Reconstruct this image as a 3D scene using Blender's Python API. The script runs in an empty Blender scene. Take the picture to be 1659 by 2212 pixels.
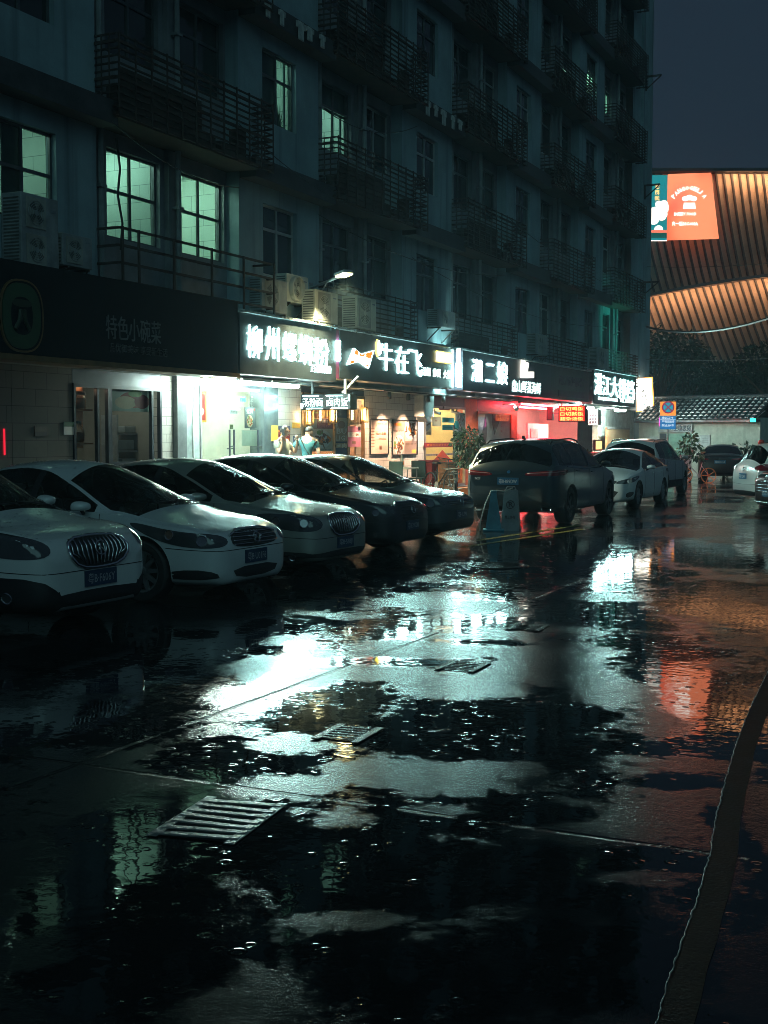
import bpy, bmesh, math, random
from mathutils import Vector, Matrix, Euler
from mathutils.bvhtree import BVHTree
random.seed(7)
S = bpy.context.scene
COL = S.collection
R = math.radians
PI = math.pi

# ---------------------------------------------------------------- camera
FPX, CX, CY, HC = 2680.0, 829.5, 1106.0, 1.75
YAW, PITCH = R(25.4), math.atan(161 / 2680.0)
FWD = Vector((-math.sin(YAW), math.cos(YAW), 0))
RGT = Vector((math.cos(YAW), math.sin(YAW), 0))
cam_d = bpy.data.cameras.new('camera')
cam = bpy.data.objects.new('camera', cam_d)
COL.objects.link(cam)
cam.location = (0, 0, HC)
cam.rotation_euler = (PI / 2 - PITCH, 0, YAW)
cam_d.sensor_fit = 'VERTICAL'
cam_d.sensor_height = 36
cam_d.lens = FPX / 2212 * 36
cam_d.clip_start = 0.1
cam_d.clip_end = 900
S.camera = cam

def ray(px, py):
    return (FWD * math.cos(PITCH) - Vector((0, 0, 1)) * math.sin(PITCH)
            + RGT * ((px - CX) / FPX)
            + (FWD * math.sin(PITCH) + Vector((0, 0, 1)) * math.cos(PITCH)) * ((CY - py) / FPX))
def on_x(px, py, X):           # measured point of the photograph on the vertical plane x = X
    r = ray(px, py); t = X / r.x
    return (t * r.y, HC + t * r.z)
def fy(px, X): return on_x(px, 945, X)[0]
def fz(px, py, X): return on_x(px, py, X)[1]
def on_y(px, py, Y):
    r = ray(px, py); t = Y / r.y
    return (t * r.x, HC + t * r.z)
def on_g(px, py, z=0.0):
    r = ray(px, py); t = (z - HC) / r.z
    return (t * r.x, t * r.y)

# ---------------------------------------------------------------- materials
def new_mat(name):
    m = bpy.data.materials.new(name); m.use_nodes = True
    nt = m.node_tree; nt.nodes.clear()
    out = nt.nodes.new('ShaderNodeOutputMaterial')
    return m, nt, out
def N(nt, t, **kw):
    n = nt.nodes.new(t)
    for k, v in kw.items():
        if k.startswith('i_'):
            n.inputs[k[2:].replace('_', ' ')].default_value = v
        else: setattr(n, k, v)
    return n
def setin(n, **kw):
    for k, v in kw.items(): n.inputs[k.replace('_', ' ')].default_value = v
def c4(c): return (c[0], c[1], c[2], 1)
def math_n(nt, op, a, b=None, clamp=False):
    n = nt.nodes.new('ShaderNodeMath'); n.operation = op; n.use_clamp = clamp
    for i, v in enumerate((a, b)):
        if v is None: continue
        if isinstance(v, (int, float)): n.inputs[i].default_value = v
        else: nt.links.new(v, n.inputs[i])
    return n.outputs[0]
def ramp(nt, fac, p0, p1, c0=0.0, c1=1.0):
    n = nt.nodes.new('ShaderNodeMapRange'); n.interpolation_type = 'SMOOTHSTEP'
    nt.links.new(fac, n.inputs[0])
    n.inputs[1].default_value = p0; n.inputs[2].default_value = p1
    n.inputs[3].default_value = c0; n.inputs[4].default_value = c1
    return n.outputs[0]
def mixc(nt, fac, a, b, blend='MIX'):
    n = nt.nodes.new('ShaderNodeMix'); n.data_type = 'RGBA'; n.blend_type = blend
    for s, v in ((n.inputs[0], fac), (n.inputs[6], a), (n.inputs[7], b)):
        if isinstance(v, (int, float)): s.default_value = v
        elif isinstance(v, tuple): s.default_value = c4(v)
        else: nt.links.new(v, s)
    return n.outputs[2]
def noise(nt, scale, detail=4, rough=0.55, vec=None, dist=0.0):
    n = nt.nodes.new('ShaderNodeTexNoise')
    n.inputs['Scale'].default_value = scale; n.inputs['Detail'].default_value = detail
    n.inputs['Roughness'].default_value = rough; n.inputs['Distortion'].default_value = dist
    if vec is not None: nt.links.new(vec, n.inputs['Vector'])
    return n
def objco(nt, scale=(1, 1, 1)):
    t = nt.nodes.new('ShaderNodeTexCoord')
    m = nt.nodes.new('ShaderNodeMapping'); m.inputs['Scale'].default_value = scale
    nt.links.new(t.outputs['Object'], m.inputs[0])
    return m.outputs[0]

_mc = {}
def mat(name, color, rough=0.6, metal=0.0, coat=0.0, var=0.18, vscale=3.0, bump=0.0, bscale=60.0, spec=0.5, streak=0.0):
    if name in _mc: return _mc[name]
    m, nt, out = new_mat(name)
    p = N(nt, 'ShaderNodeBsdfPrincipled')
    setin(p, Roughness=rough, Metallic=metal, Coat_Weight=coat, Coat_Roughness=0.05)
    p.inputs['Specular IOR Level'].default_value = spec
    co = objco(nt)
    n1 = noise(nt, vscale, 5, 0.6, co)
    dark = tuple(c * (1 - var * 1.6) for c in color); lite = tuple(min(1, c * (1 + var)) for c in color)
    colr = mixc(nt, ramp(nt, n1.outputs[0], 0.3, 0.7), dark, lite)
    if streak > 0:
        n2 = noise(nt, 1.0, 4, 0.6, objco(nt, (2.2, 2.2, 0.12)))
        colr = mixc(nt, ramp(nt, n2.outputs[0], 0.5, 0.75, 0, streak), colr, tuple(c * 0.35 for c in color))
    nt.links.new(colr, p.inputs['Base Color'])
    nt.links.new(ramp(nt, n1.outputs[0], 0.2, 0.8, rough * 0.85, min(1, rough * 1.15)), p.inputs['Roughness'])
    if bump > 0:
        b = N(nt, 'ShaderNodeBump'); setin(b, Strength=bump, Distance=0.01)
        n3 = noise(nt, bscale, 3, 0.6, co)
        nt.links.new(n3.outputs[0], b.inputs['Height']); nt.links.new(b.outputs[0], p.inputs['Normal'])
    nt.links.new(p.outputs[0], out.inputs[0])
    _mc[name] = m
    return m
def emit(name, color, strength):
    if name in _mc: return _mc[name]
    m, nt, out = new_mat(name)
    e = N(nt, 'ShaderNodeEmission'); setin(e, Color=c4(color), Strength=strength)
    nt.links.new(e.outputs[0], out.inputs[0]); _mc[name] = m
    return m
def glass(name, tint=(0.6, 0.75, 0.72), refl=1.0, rough=0.02, bump=0.0, bscale=60):
    if name in _mc: return _mc[name]
    m, nt, out = new_mat(name)
    t = N(nt, 'ShaderNodeBsdfTransparent'); setin(t, Color=c4(tint))
    g = N(nt, 'ShaderNodeBsdfGlossy'); setin(g, Color=(1, 1, 1, 1), Roughness=rough)
    f = N(nt, 'ShaderNodeFresnel'); setin(f, IOR=1.5)
    mx = N(nt, 'ShaderNodeMixShader')
    if bump > 0:
        b = N(nt, 'ShaderNodeBump'); setin(b, Strength=bump, Distance=0.004)
        v = N(nt, 'ShaderNodeTexVoronoi'); setin(v, Scale=bscale); nt.links.new(objco(nt), v.inputs['Vector'])
        nn = noise(nt, 4, 3, 0.5, objco(nt))
        h = math_n(nt, 'MULTIPLY', ramp(nt, v.outputs['Distance'], 0.0, 0.45, 1, 0), ramp(nt, nn.outputs[0], 0.4, 0.6))
        nt.links.new(h, b.inputs['Height']); nt.links.new(b.outputs[0], g.inputs['Normal']); nt.links.new(b.outputs[0], f.inputs['Normal'])
    fac = math_n(nt, 'MULTIPLY', f.outputs[0], refl, True)
    nt.links.new(fac, mx.inputs[0]); nt.links.new(t.outputs[0], mx.inputs[1]); nt.links.new(g.outputs[0], mx.inputs[2])
    nt.links.new(mx.outputs[0], out.inputs[0]); _mc[name] = m
    return m
def paint(name, color, metal=0.0, rough=0.35):
    """wet car paint: clear coat with rain beads"""
    if name in _mc: return _mc[name]
    m, nt, out = new_mat(name)
    p = N(nt, 'ShaderNodeBsdfPrincipled')
    setin(p, Base_Color=c4(color), Roughness=rough, Metallic=metal, Coat_Weight=1.0, Coat_Roughness=0.04)
    co = objco(nt)
    v = N(nt, 'ShaderNodeTexVoronoi'); setin(v, Scale=34); nt.links.new(co, v.inputs['Vector'])
    nn = noise(nt, 60, 3, 0.6, co)
    h = math_n(nt, 'ADD', ramp(nt, v.outputs['Distance'], 0.10, 0.36, 1, 0), nn.outputs[0])
    b = N(nt, 'ShaderNodeBump'); setin(b, Strength=0.16, Distance=0.004)
    nt.links.new(h, b.inputs['Height'])
    nt.links.new(b.outputs[0], p.inputs['Coat Normal'])
    n1 = noise(nt, 2.0, 3, 0.5, co)
    nt.links.new(mixc(nt, n1.outputs[0], tuple(c * 0.8 for c in color), color), p.inputs['Base Color'])
    nt.links.new(p.outputs[0], out.inputs[0]); _mc[name] = m
    return m

def tiles(name, col, sy=0.30, sz=0.12, rough=0.25):
    m, nt, out = new_mat(name); p = N(nt, 'ShaderNodeBsdfPrincipled'); co = nt.nodes.new('ShaderNodeTexCoord')
    mp = nt.nodes.new('ShaderNodeSeparateXYZ'); nt.links.new(co.outputs['Object'], mp.inputs[0])
    cb = nt.nodes.new('ShaderNodeCombineXYZ'); nt.links.new(math_n(nt, 'ADD', mp.outputs[1], mp.outputs[0]), cb.inputs[0]); nt.links.new(mp.outputs[2], cb.inputs[1])
    b = N(nt, 'ShaderNodeTexBrick'); setin(b, Scale=1.0, Mortar_Size=0.006, Brick_Width=sy, Row_Height=sz, Color1=c4(col), Color2=c4(tuple(c * .9 for c in col)), Mortar=c4(tuple(c * .45 for c in col)))
    nt.links.new(cb.outputs[0], b.inputs['Vector']); nt.links.new(b.outputs['Color'], p.inputs['Base Color']); setin(p, Roughness=rough)
    nt.links.new(p.outputs[0], out.inputs[0]); return m
# ---------------------------------------------------------------- mesh builder
class MB:
    def __init__(s): s.v = []; s.f = []; s.m = []
    def add(s, vs, fs, mi=0):
        o = len(s.v); s.v += [tuple(p) for p in vs]
        for f in fs: s.f.append(tuple(i + o for i in f)); s.m.append(mi)
        return s
    def box(s, lo, hi, mi=0, M=None):
        x0, y0, z0 = lo; x1, y1, z1 = hi
        vs = [(x0, y0, z0), (x1, y0, z0), (x1, y1, z0), (x0, y1, z0), (x0, y0, z1), (x1, y0, z1), (x1, y1, z1), (x0, y1, z1)]
        if M is not None: vs = [M @ Vector(v) for v in vs]
        return s.add(vs, [(0, 3, 2, 1), (4, 5, 6, 7), (0, 1, 5, 4), (1, 2, 6, 5), (2, 3, 7, 6), (3, 0, 4, 7)], mi)
    def bbox(s, lo, hi, b=0.01, mi=0, M=None):
        """box with chamfered edges"""
        bm = bmesh.new(); bmesh.ops.create_cube(bm, size=1)
        for v in bm.verts:
            v.co = Vector(((lo[i] + hi[i]) / 2 + v.co[i] * (hi[i] - lo[i]) for i in range(3)))
        bmesh.ops.bevel(bm, geom=list(bm.edges), offset=b, segments=2, affect='EDGES', profile=0.5)
        s.bm(bm, mi, M); bm.free(); return s
    def bm(s, bm, mi=0, M=None):
        bm.verts.index_update()
        vs = [(M @ v.co) if M is not None else v.co.copy() for v in bm.verts]
        return s.add(vs, [[v.index for v in f.verts] for f in bm.faces], mi)
    def quad(s, a, b, c, d, mi=0): return s.add([a, b, c, d], [(0, 1, 2, 3)], mi)
    def tube(s, pts, r, n=8, mi=0, caps=True, closed=False):
        pts = [Vector(p) for p in pts]; k = len(pts); rings = []; up = None
        rr = r if isinstance(r, (list, tuple)) else [r] * k
        for i, p in enumerate(pts):
            if closed: t = pts[(i + 1) % k] - pts[i - 1]
            else: t = pts[min(i + 1, k - 1)] - pts[max(i - 1, 0)]
            t.normalize()
            if up is None:
                up = Vector((0, 0, 1)) if abs(t.z) < 0.9 else Vector((1, 0, 0))
            a = t.cross(up)
            if a.length < 1e-6: a = t.orthogonal()
            a.normalize(); b = a.cross(t); up = b
            rings.append([p + (a * math.cos(2 * PI * j / n) + b * math.sin(2 * PI * j / n)) * rr[i] for j in range(n)])
        vs = [q for ring in rings for q in ring]; fs = []
        for i in range(k if closed else k - 1):
            for j in range(n):
                fs.append((i * n + j, i * n + (j + 1) % n, ((i + 1) % k) * n + (j + 1) % n, ((i + 1) % k) * n + j))
        if caps and not closed:
            fs.append(tuple(range(n - 1, -1, -1))); fs.append(tuple((k - 1) * n + j for j in range(n)))
        return s.add(vs, fs, mi)
    def cyl(s, a, b, r, n=16, mi=0): return s.tube([a, b], r, n, mi)
    def lathe(s, prof, n=24, M=None, mi=0, closed=False):
        """prof: list of (r, z) turned round local z"""
        vs = []; fs = []; k = len(prof)
        for j in range(n):
            a = 2 * PI * j / n
            for r, z in prof: vs.append(Vector((r * math.cos(a), r * math.sin(a), z)))
        if M is not None: vs = [M @ v for v in vs]
        for j in range(n):
            for i in range(k if closed else k - 1):
                i2 = (i + 1) % k
                fs.append((j * k + i, ((j + 1) % n) * k + i, ((j + 1) % n) * k + i2, j * k + i2))
        return s.add(vs, fs, mi)
    def disc(s, c, nrm, r, n=20, mi=0, rx=None):
        c = Vector(c); q = Vector(nrm).normalized().to_track_quat('Z', 'Y')
        rx = rx or r
        return s.add([c + q @ Vector((rx * math.cos(2 * PI * j / n), r * math.sin(2 * PI * j / n), 0)) for j in range(n)], [tuple(range(n))], mi)
    def prism(s, pts, ext, mi=0):
        """planar polygon pts (3D) extruded by vector ext"""
        k = len(pts); e = Vector(ext); a = [Vector(p) for p in pts]
        return s.add(a + [p + e for p in a], [tuple(range(k - 1, -1, -1)), tuple(range(k, 2 * k))] +
                     [(i, (i + 1) % k, k + (i + 1) % k, k + i) for i in range(k)], mi)
    def build(s, name, mats, parent=None, smooth=False, loc=None, sharp=None):
        me = bpy.data.meshes.new(name); me.from_pydata([tuple(v) for v in s.v], [], s.f)
        if not isinstance(mats, (list, tuple)): mats = [mats]
        for m in mats: me.materials.append(m)
        if len(mats) > 1: me.polygons.foreach_set('material_index', s.m)
        if smooth:
            me.polygons.foreach_set('use_smooth', [True] * len(me.polygons))
            if sharp: me.set_sharp_from_angle(angle=R(sharp))
        me.update()
        o = bpy.data.objects.new(name, me); COL.objects.link(o)
        if parent is not None: o.parent = parent
        if loc is not None: o.location = loc
        return o

def tag(o, label=None, cat=None, group=None, kind=None):
    if label: o['label'] = label
    if cat: o['category'] = cat; o['kind'] = 'thing'
    if group: o['group'] = group
    if kind: o['kind'] = kind
    return o
def thing(name, label, cat, loc=(0, 0, 0), rz=0.0, group=None):
    o = bpy.data.objects.new(name, None); COL.objects.link(o)
    o.location = loc; o.rotation_euler = (0, 0, rz); o.empty_display_size = 0.2
    return tag(o, label, cat, group)
def kids(o): return [c for c in bpy.data.objects if c.parent == o]
def copy_tree(o, parent=None, table=None):
    c = o.copy(); COL.objects.link(c); c.parent = parent
    for ch in kids(o): copy_tree(ch, c)
    return c

_tc = {}
def text_geo(body, res=3, bold=0.0, shear=0.0):
    k = (body, res, bold, shear)
    if k not in _tc:
        cu = bpy.data.curves.new('t', 'FONT'); cu.body = body; cu.resolution_u = res; cu.offset = bold; cu.shear = shear
        ob = bpy.data.objects.new('t', cu)
        me = ob.to_mesh()
        vs = [v.co.copy() for v in me.vertices]; fs = [tuple(p.vertices) for p in me.polygons]
        ob.to_mesh_clear(); bpy.data.objects.remove(ob); bpy.data.curves.remove(cu)
        _tc[k] = (vs, fs)
    return _tc[k]
def text_on(mb, body, o, u, v, w, h, depth=0.03, res=3, bold=0.0, mi=0, shear=0.0):
    """writes body in the rectangle with lower left corner o, unit axes u (right) and v (up), w x h metres; depth along u x v"""
    vs, fs = text_geo(body, res, bold, shear)
    if not vs: return mb
    x0 = min(p.x for p in vs); x1 = max(p.x for p in vs); y0 = min(p.y for p in vs); y1 = max(p.y for p in vs)
    o = Vector(o); u = Vector(u); v = Vector(v); n = u.cross(v)
    def P(p, d): return o + u * ((p.x - x0) / max(1e-6, x1 - x0) * w) + v * ((p.y - y0) / max(1e-6, y1 - y0) * h) + n * d
    k = len(vs)
    mb.add([P(p, depth) for p in vs], fs, mi)
    if depth > 0.004:                      # side walls along outline edges
        cnt = {}
        for f in fs:
            for i in range(len(f)):
                e = (f[i], f[(i + 1) % len(f)]); cnt[e] = 1
        side = [(a, b) for (a, b) in cnt if (b, a) not in cnt]
        base = [P(p, 0) for p in vs] + [P(p, depth) for p in vs]
        used = sorted({i for e in side for i in e}); ix = {i: j for j, i in enumerate(used)}; m = len(used)
        mb.add([base[i] for i in used] + [base[i + k] for i in used], [(ix[a], ix[b], m + ix[b], m + ix[a]) for a, b in side], mi)
    return mb
XU = (0, 1, 0); ZU = (0, 0, 1)           # axes of a board facing the road (+x)
XP = (1, 0, 0)                           # axes of a board facing the camera (-y)

def lamp(name, kind, loc, energy, color, size=0.1, direction=None, parent=None, **kw):
    d = bpy.data.lights.new(name, kind); d.energy = energy; d.color = color
    if kind in ('POINT', 'SPOT'): d.shadow_soft_size = size
    if kind == 'AREA': d.size = size
    for k, v in kw.items(): setattr(d, k, v)
    o = bpy.data.objects.new(name, d); COL.objects.link(o); o.location = loc
    if direction is not None: o.rotation_euler = Vector(direction).to_track_quat('-Z', 'Y').to_euler()
    if parent is not None: o.parent = parent
    return o

# ---------------------------------------------------------------- night sky, exposure
w = bpy.data.worlds.new('World'); S.world = w; w.use_nodes = True
bg = w.node_tree.nodes['Background']
bg.inputs[0].default_value = (0.17, 0.31, 0.50, 1); bg.inputs[1].default_value = 0.024
# added fill for city glow: faint, very soft sun lamp over the camera's shoulder
_sd = bpy.data.lights.new('night_fill', 'SUN'); _sd.energy = 0.07; _sd.angle = R(50); _sd.color = (0.40, 0.95, 0.98)
_so = bpy.data.objects.new('night_fill', _sd); COL.objects.link(_so); _so.rotation_euler = Vector((-.55, .62, -.56)).to_track_quat('-Z', 'Y').to_euler()
S.view_settings.view_transform = 'Standard'; S.view_settings.look = 'None'
S.view_settings.exposure = 1.8; S.view_settings.gamma = 1.0
S.render.engine = 'CYCLES'
S.cycles.use_denoising = True
S.cycles.filter_width = 0.85
S.cycles.max_bounces = 8; S.cycles.diffuse_bounces = 3; S.cycles.glossy_bounces = 4
S.cycles.transparent_max_bounces = 16; S.cycles.transmission_bounces = 4; S.cycles.volume_bounces = 0
S.cycles.sample_clamp_indirect = 4.0
S.cycles.caustics_reflective = False; S.cycles.caustics_refractive = False
HAZE = 0.0014
# ================================================================ ground
def ground_material():
    m, nt, out = new_mat('wet_concrete')
    p = N(nt, 'ShaderNodeBsdfPrincipled')
    tc = nt.nodes.new('ShaderNodeTexCoord'); pos = tc.outputs['Object']
    sep = nt.nodes.new('ShaderNodeSeparateXYZ'); nt.links.new(pos, sep.inputs[0])
    X, Y = sep.outputs[0], sep.outputs[1]
    big = noise(nt, 0.55, 5, 0.62, pos).outputs[0]
    mid = noise(nt, 1.6, 5, 0.65, pos).outputs[0]
    fine = noise(nt, 9, 4, 0.65, pos).outputs[0]
    wob = math_n(nt, 'ADD', math_n(nt, 'MULTIPLY', math_n(nt, 'SUBTRACT', mid, 0.5), 1.5), math_n(nt, 'MULTIPLY', math_n(nt, 'SUBTRACT', fine, 0.5), 0.7))
    at = nt.nodes.new('ShaderNodeAttribute'); at.attribute_name = 'level'
    asep = nt.nodes.new('ShaderNodeSeparateColor'); nt.links.new(at.outputs['Color'], asep.inputs[0])
    pud = ramp(nt, math_n(nt, 'ADD', asep.outputs[0], math_n(nt, 'MULTIPLY', wob, -1.5)), 0.12, 0.92)
    dry = ramp(nt, math_n(nt, 'ADD', asep.outputs[1], math_n(nt, 'MULTIPLY', wob, -1.9)), 0.2, 0.95)
    # natural low spots everywhere else
    base = ramp(nt, math_n(nt, 'ADD', big, math_n(nt, 'MULTIPLY', math_n(nt, 'SUBTRACT', fine, 0.5), 0.25)), 0.46, 0.56)
    P = math_n(nt, 'MAXIMUM', math_n(nt, 'MULTIPLY', base, math_n(nt, 'SUBTRACT', 1.0, dry)), math_n(nt, 'MULTIPLY', pud, math_n(nt, 'SUBTRACT', 1.0, math_n(nt, 'MULTIPLY', dry, 0.85))), True)
    dith = noise(nt, 48, 3, 0.7, pos).outputs[0]
    P = ramp(nt, math_n(nt, 'ADD', P, math_n(nt, 'MULTIPLY', math_n(nt, 'SUBTRACT', dith, 0.5), 1.1)), 0.12, 0.88)
    # joints between the slabs
    j1 = math_n(nt, 'ABSOLUTE', math_n(nt, 'ADD', X, 4.3))
    yy = math_n(nt, 'ABSOLUTE', math_n(nt, 'SUBTRACT', math_n(nt, 'MODULO', math_n(nt, 'ADD', Y, 100.0), 5.4), (100 + 5.23) % 5.4))
    jn = math_n(nt, 'MINIMUM', math_n(nt, 'ADD', j1, math_n(nt, 'MULTIPLY', math_n(nt, 'SUBTRACT', fine, .5), 0.02)), math_n(nt, 'ADD', yy, math_n(nt, 'MULTIPLY', math_n(nt, 'SUBTRACT', fine, .5), 0.02)))
    joint = ramp(nt, jn, 0.006, 0.022, 1, 0)
    # colour: dark soaked concrete
    col = mixc(nt, ramp(nt, big, 0.35, 0.65), (0.012, 0.014, 0.016), (0.028, 0.030, 0.032))
    col = mixc(nt, ramp(nt, fine, 0.35, 0.7, 0, 0.6), col, (0.018, 0.019, 0.02))
    col = mixc(nt, math_n(nt, 'MULTIPLY', joint, 0.8), col, (0.012, 0.012, 0.012))
    col = mixc(nt, math_n(nt, 'MULTIPLY', P, 0.75), col, (0.010, 0.011, 0.012))
    nt.links.new(col, p.inputs['Base Color'])
    rough_r = ramp(nt, mid, 0.3, 0.7, 0.11, 0.21)
    mx = nt.nodes.new('ShaderNodeMix'); mx.data_type = 'FLOAT'
    nt.links.new(P, mx.inputs[0]); nt.links.new(rough_r, mx.inputs[2]); mx.inputs[3].default_value = 0.025
    nt.links.new(mx.outputs[0], p.inputs['Roughness'])
    setin(p, IOR=1.36); p.inputs['Specular IOR Level'].default_value = 0.5
    # bump: grain outside the puddles, ripples and rain rings inside
    grain = noise(nt, 70, 3, 0.7, pos).outputs[0]
    agg = noise(nt, 22, 3, 0.6, pos).outputs[0]
    g = math_n(nt, 'ADD', math_n(nt, 'MULTIPLY', grain, 0.5), math_n(nt, 'MULTIPLY', agg, 0.6))
    wave = noise(nt, 2.6, 3, 0.5, objco(nt, (1.0, 1.6, 1))).outputs[0]
    wave2 = noise(nt, 9, 2, 0.5, pos).outputs[0]
    wv = math_n(nt, 'ADD', math_n(nt, 'MULTIPLY', wave, 0.55), math_n(nt, 'MULTIPLY', wave2, 0.22))
    rings = None
    for sc, thr in ((4.6, 0.66), (8.0, 0.62), (15.0, 0.66)):
        v = N(nt, 'ShaderNodeTexVoronoi'); setin(v, Scale=sc, Randomness=0.9); nt.links.new(pos, v.inputs['Vector'])
        d = math_n(nt, 'DIVIDE', v.outputs['Distance'], sc)          # metres
        sc2 = nt.nodes.new('ShaderNodeSeparateColor'); nt.links.new(v.outputs['Color'], sc2.inputs[0])
        on = math_n(nt, 'GREATER_THAN', sc2.outputs[0], thr)
        rad = math_n(nt, 'ADD', 0.006, math_n(nt, 'MULTIPLY', sc2.outputs[1], 0.022))
        q = math_n(nt, 'ABSOLUTE', math_n(nt, 'SUBTRACT', d, rad))
        rg = math_n(nt, 'MULTIPLY', ramp(nt, q, 0.0, 0.012, 1, 0), on)
        rings = rg if rings is None else math_n(nt, 'MAXIMUM', rings, rg)
    rings = math_n(nt, 'MULTIPLY', rings, ramp(nt, noise(nt, 1.1, 3, .6, pos).outputs[0], .40, .58))
    b1 = N(nt, 'ShaderNodeBump'); setin(b1, Distance=0.012, Strength=0.55)
    hmix = nt.nodes.new('ShaderNodeMix'); hmix.data_type = 'FLOAT'
    nt.links.new(P, hmix.inputs[0])
    nt.links.new(math_n(nt, 'SUBTRACT', math_n(nt, 'MULTIPLY', g, GRAIN), math_n(nt, 'MULTIPLY', joint, 0.8)), hmix.inputs[2])
    nt.links.new(math_n(nt, 'ADD', math_n(nt, 'MULTIPLY', wv, RIPPLE), math_n(nt, 'MULTIPLY', rings, RING)), hmix.inputs[3])
    nt.links.new(hmix.outputs[0], b1.inputs['Height'])
    nt.links.new(b1.outputs[0], p.inputs['Normal'])
    nt.links.new(p.outputs[0], out.inputs[0])
    return m
GRAIN, RIPPLE, RING = 0.33, 0.42, 0.20
def pe(px, py, wpx, hpx, rot=0.0):
    """a puddle outline measured in the photograph -> its ellipse on the ground"""
    x, y = on_g(px, py); a = on_g(px - wpx, py); b = on_g(px + wpx, py); c = on_g(px, py - hpx); d = on_g(px, py + hpx)
    u = Vector((b[0] - a[0], b[1] - a[1])); v = Vector((d[0] - c[0], d[1] - c[1]))
    return (0.5 * (c[0] + d[0]), 0.5 * (c[1] + d[1]), u.length / 2, v.length / 2, math.atan2(u.y, u.x))
PUDDLES = [pe(*a) for a in (
    (1060, 1560, 290, 85), (700, 1545, 170, 70), (560, 1660, 130, 55), (420, 1640, 110, 40), (330, 1430, 330, 80),
    (800, 1355, 180, 25), (620, 1345, 120, 18), (1330, 1340, 110, 80), (1480, 1500, 110, 110), (1180, 1190, 160, 60),
    (1080, 1235, 110, 30), (1340, 1230, 120, 45), (1520, 1200, 150, 40), (300, 1900, 290, 170), (700, 1870, 260, 60),
    (1150, 1900, 260, 70), (900, 2120, 260, 90), (1250, 2080, 250, 120), (250, 2120, 260, 80), (1560, 1330, 140, 60),
    (850, 1430, 180, 14), (1000, 1390, 160, 10), (760, 1490, 90, 20), (1090, 1640, 240, 40), (700, 1250, 200, 50),
    (200, 1560, 240, 60), (1480, 1690, 130, 22), (1130, 1760, 200, 25), (1655, 1950, 45, 260), (1659, 1650, 20, 90))]
RAISED = [pe(*a) for a in (
    (900, 1400, 160, 14), (830, 1455, 130, 16), (1010, 1495, 130, 18), (620, 1610, 130, 22), (860, 1680, 190, 40),
    (1060, 1660, 130, 22), (640, 1700, 130, 30), (1330, 1800, 170, 25), (760, 1990, 150, 30), (520, 2170, 150, 30),
    (1000, 1310, 160, 14), (560, 1440, 100, 20), (1290, 1290, 90, 10), (520, 1500, 70, 14), (1400, 1900, 140, 20),
    (720, 1760, 120, 26), (960, 1750, 110, 14))]
gm = ground_material()
import numpy as np
def axis(lo, f0, f1, hi, step, g=1.25):
    a = list(np.arange(f0, f1, step)); s_ = step
    while a[-1] < hi: s_ *= g; a.append(min(hi, a[-1] + s_))
    s_ = step
    while a[0] > lo: s_ *= g; a.insert(0, max(lo, a[0] - s_))
    return np.array(a)
gx, gy = axis(-260, -9.5, 3.5, 260, .06), axis(-40, 1.8, 20, 420, .06, 1.12)
GX, GY = np.meshgrid(gx, gy)
def level(blobs):
    acc = np.zeros_like(GX)
    for (bx, by, rx, ry, rot) in blobs:
        c_, s_ = math.cos(rot), math.sin(rot); dx, dy = GX - bx, GY - by
        d = np.hypot((dx * c_ + dy * s_) / rx, (-dx * s_ + dy * c_) / ry)
        acc = np.maximum(acc, np.clip((1.5 - d) / 1.0, 0, 1))
    return acc
gme = bpy.data.meshes.new('ground'); nx, ny = len(gx), len(gy)
gme.vertices.add(nx * ny); gme.vertices.foreach_set('co', np.stack([GX, GY, np.zeros_like(GX)], -1).ravel().astype(np.float32))
ii = (np.arange(ny - 1)[:, None] * nx + np.arange(nx - 1)[None, :]).ravel()
lp = np.stack([ii, ii + 1, ii + nx + 1, ii + nx], -1).ravel().astype(np.int32); nf = len(ii)
gme.loops.add(4 * nf); gme.loops.foreach_set('vertex_index', lp)
gme.polygons.add(nf); gme.polygons.foreach_set('loop_start', np.arange(nf, dtype=np.int32) * 4)
gme.update(calc_edges=True); gme.validate()
ca = gme.attributes.new('level', 'FLOAT_COLOR', 'POINT')
ca.data.foreach_set('color', np.stack([level(PUDDLES), level(RAISED), np.zeros_like(GX), np.ones_like(GX)], -1).ravel().astype(np.float32))
gme.materials.append(gm); g_ob = bpy.data.objects.new('ground', gme); COL.objects.link(g_ob); tag(g_ob, kind='structure')

pave_m = mat('wet_paving', (0.16, 0.155, 0.15), 0.28, bump=0.25, bscale=30)
pv = MB(); pv.bbox((-16.4, -2, -0.1), (-12.35, 60.5, 0.2), 0.015)
for i in range(42): pv.box((-12.36, -2 + i * 1.5, -0.05), (-12.30, -2 + i * 1.5 + 1.488, 0.188))
tag(pv.build('pavement', pave_m), kind='structure')

# rough raised joint of the slab on the right, and the asphalt band beside it
rng = random.Random(3)
pts = [on_g(*p) for p in ((1418, 2212), (1440, 2130), (1497, 1970), (1520, 1895), (1533, 1850), (1548, 1760), (1570, 1680), (1590, 1610), (1612, 1550), (1640, 1490), (1659, 1452))]
pts = [(pts[0][0] + .05, -1.0)] + pts + [(pts[-1][0] - .5, pts[-1][1] + 6)]
ln = []
for a, b in zip(pts, pts[1:]):
    k = max(2, int((Vector(b) - Vector(a)).length / 0.03))
    for i in range(k):
        t = i / k; ln.append(Vector((a[0] + (b[0] - a[0]) * t + rng.uniform(-.004, .004), a[1] + (b[1] - a[1]) * t, 0.004)))
mbj = MB(); mbj.tube(ln, [rng.uniform(0.0015, 0.004) for _ in ln], 5)
tag(mbj.build('slab_joint', mat('joint_mortar', (0.26, 0.25, 0.24), 0.35, bump=0.4), smooth=True), kind='structure')
ban = MB(); wd = 0.11
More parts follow.
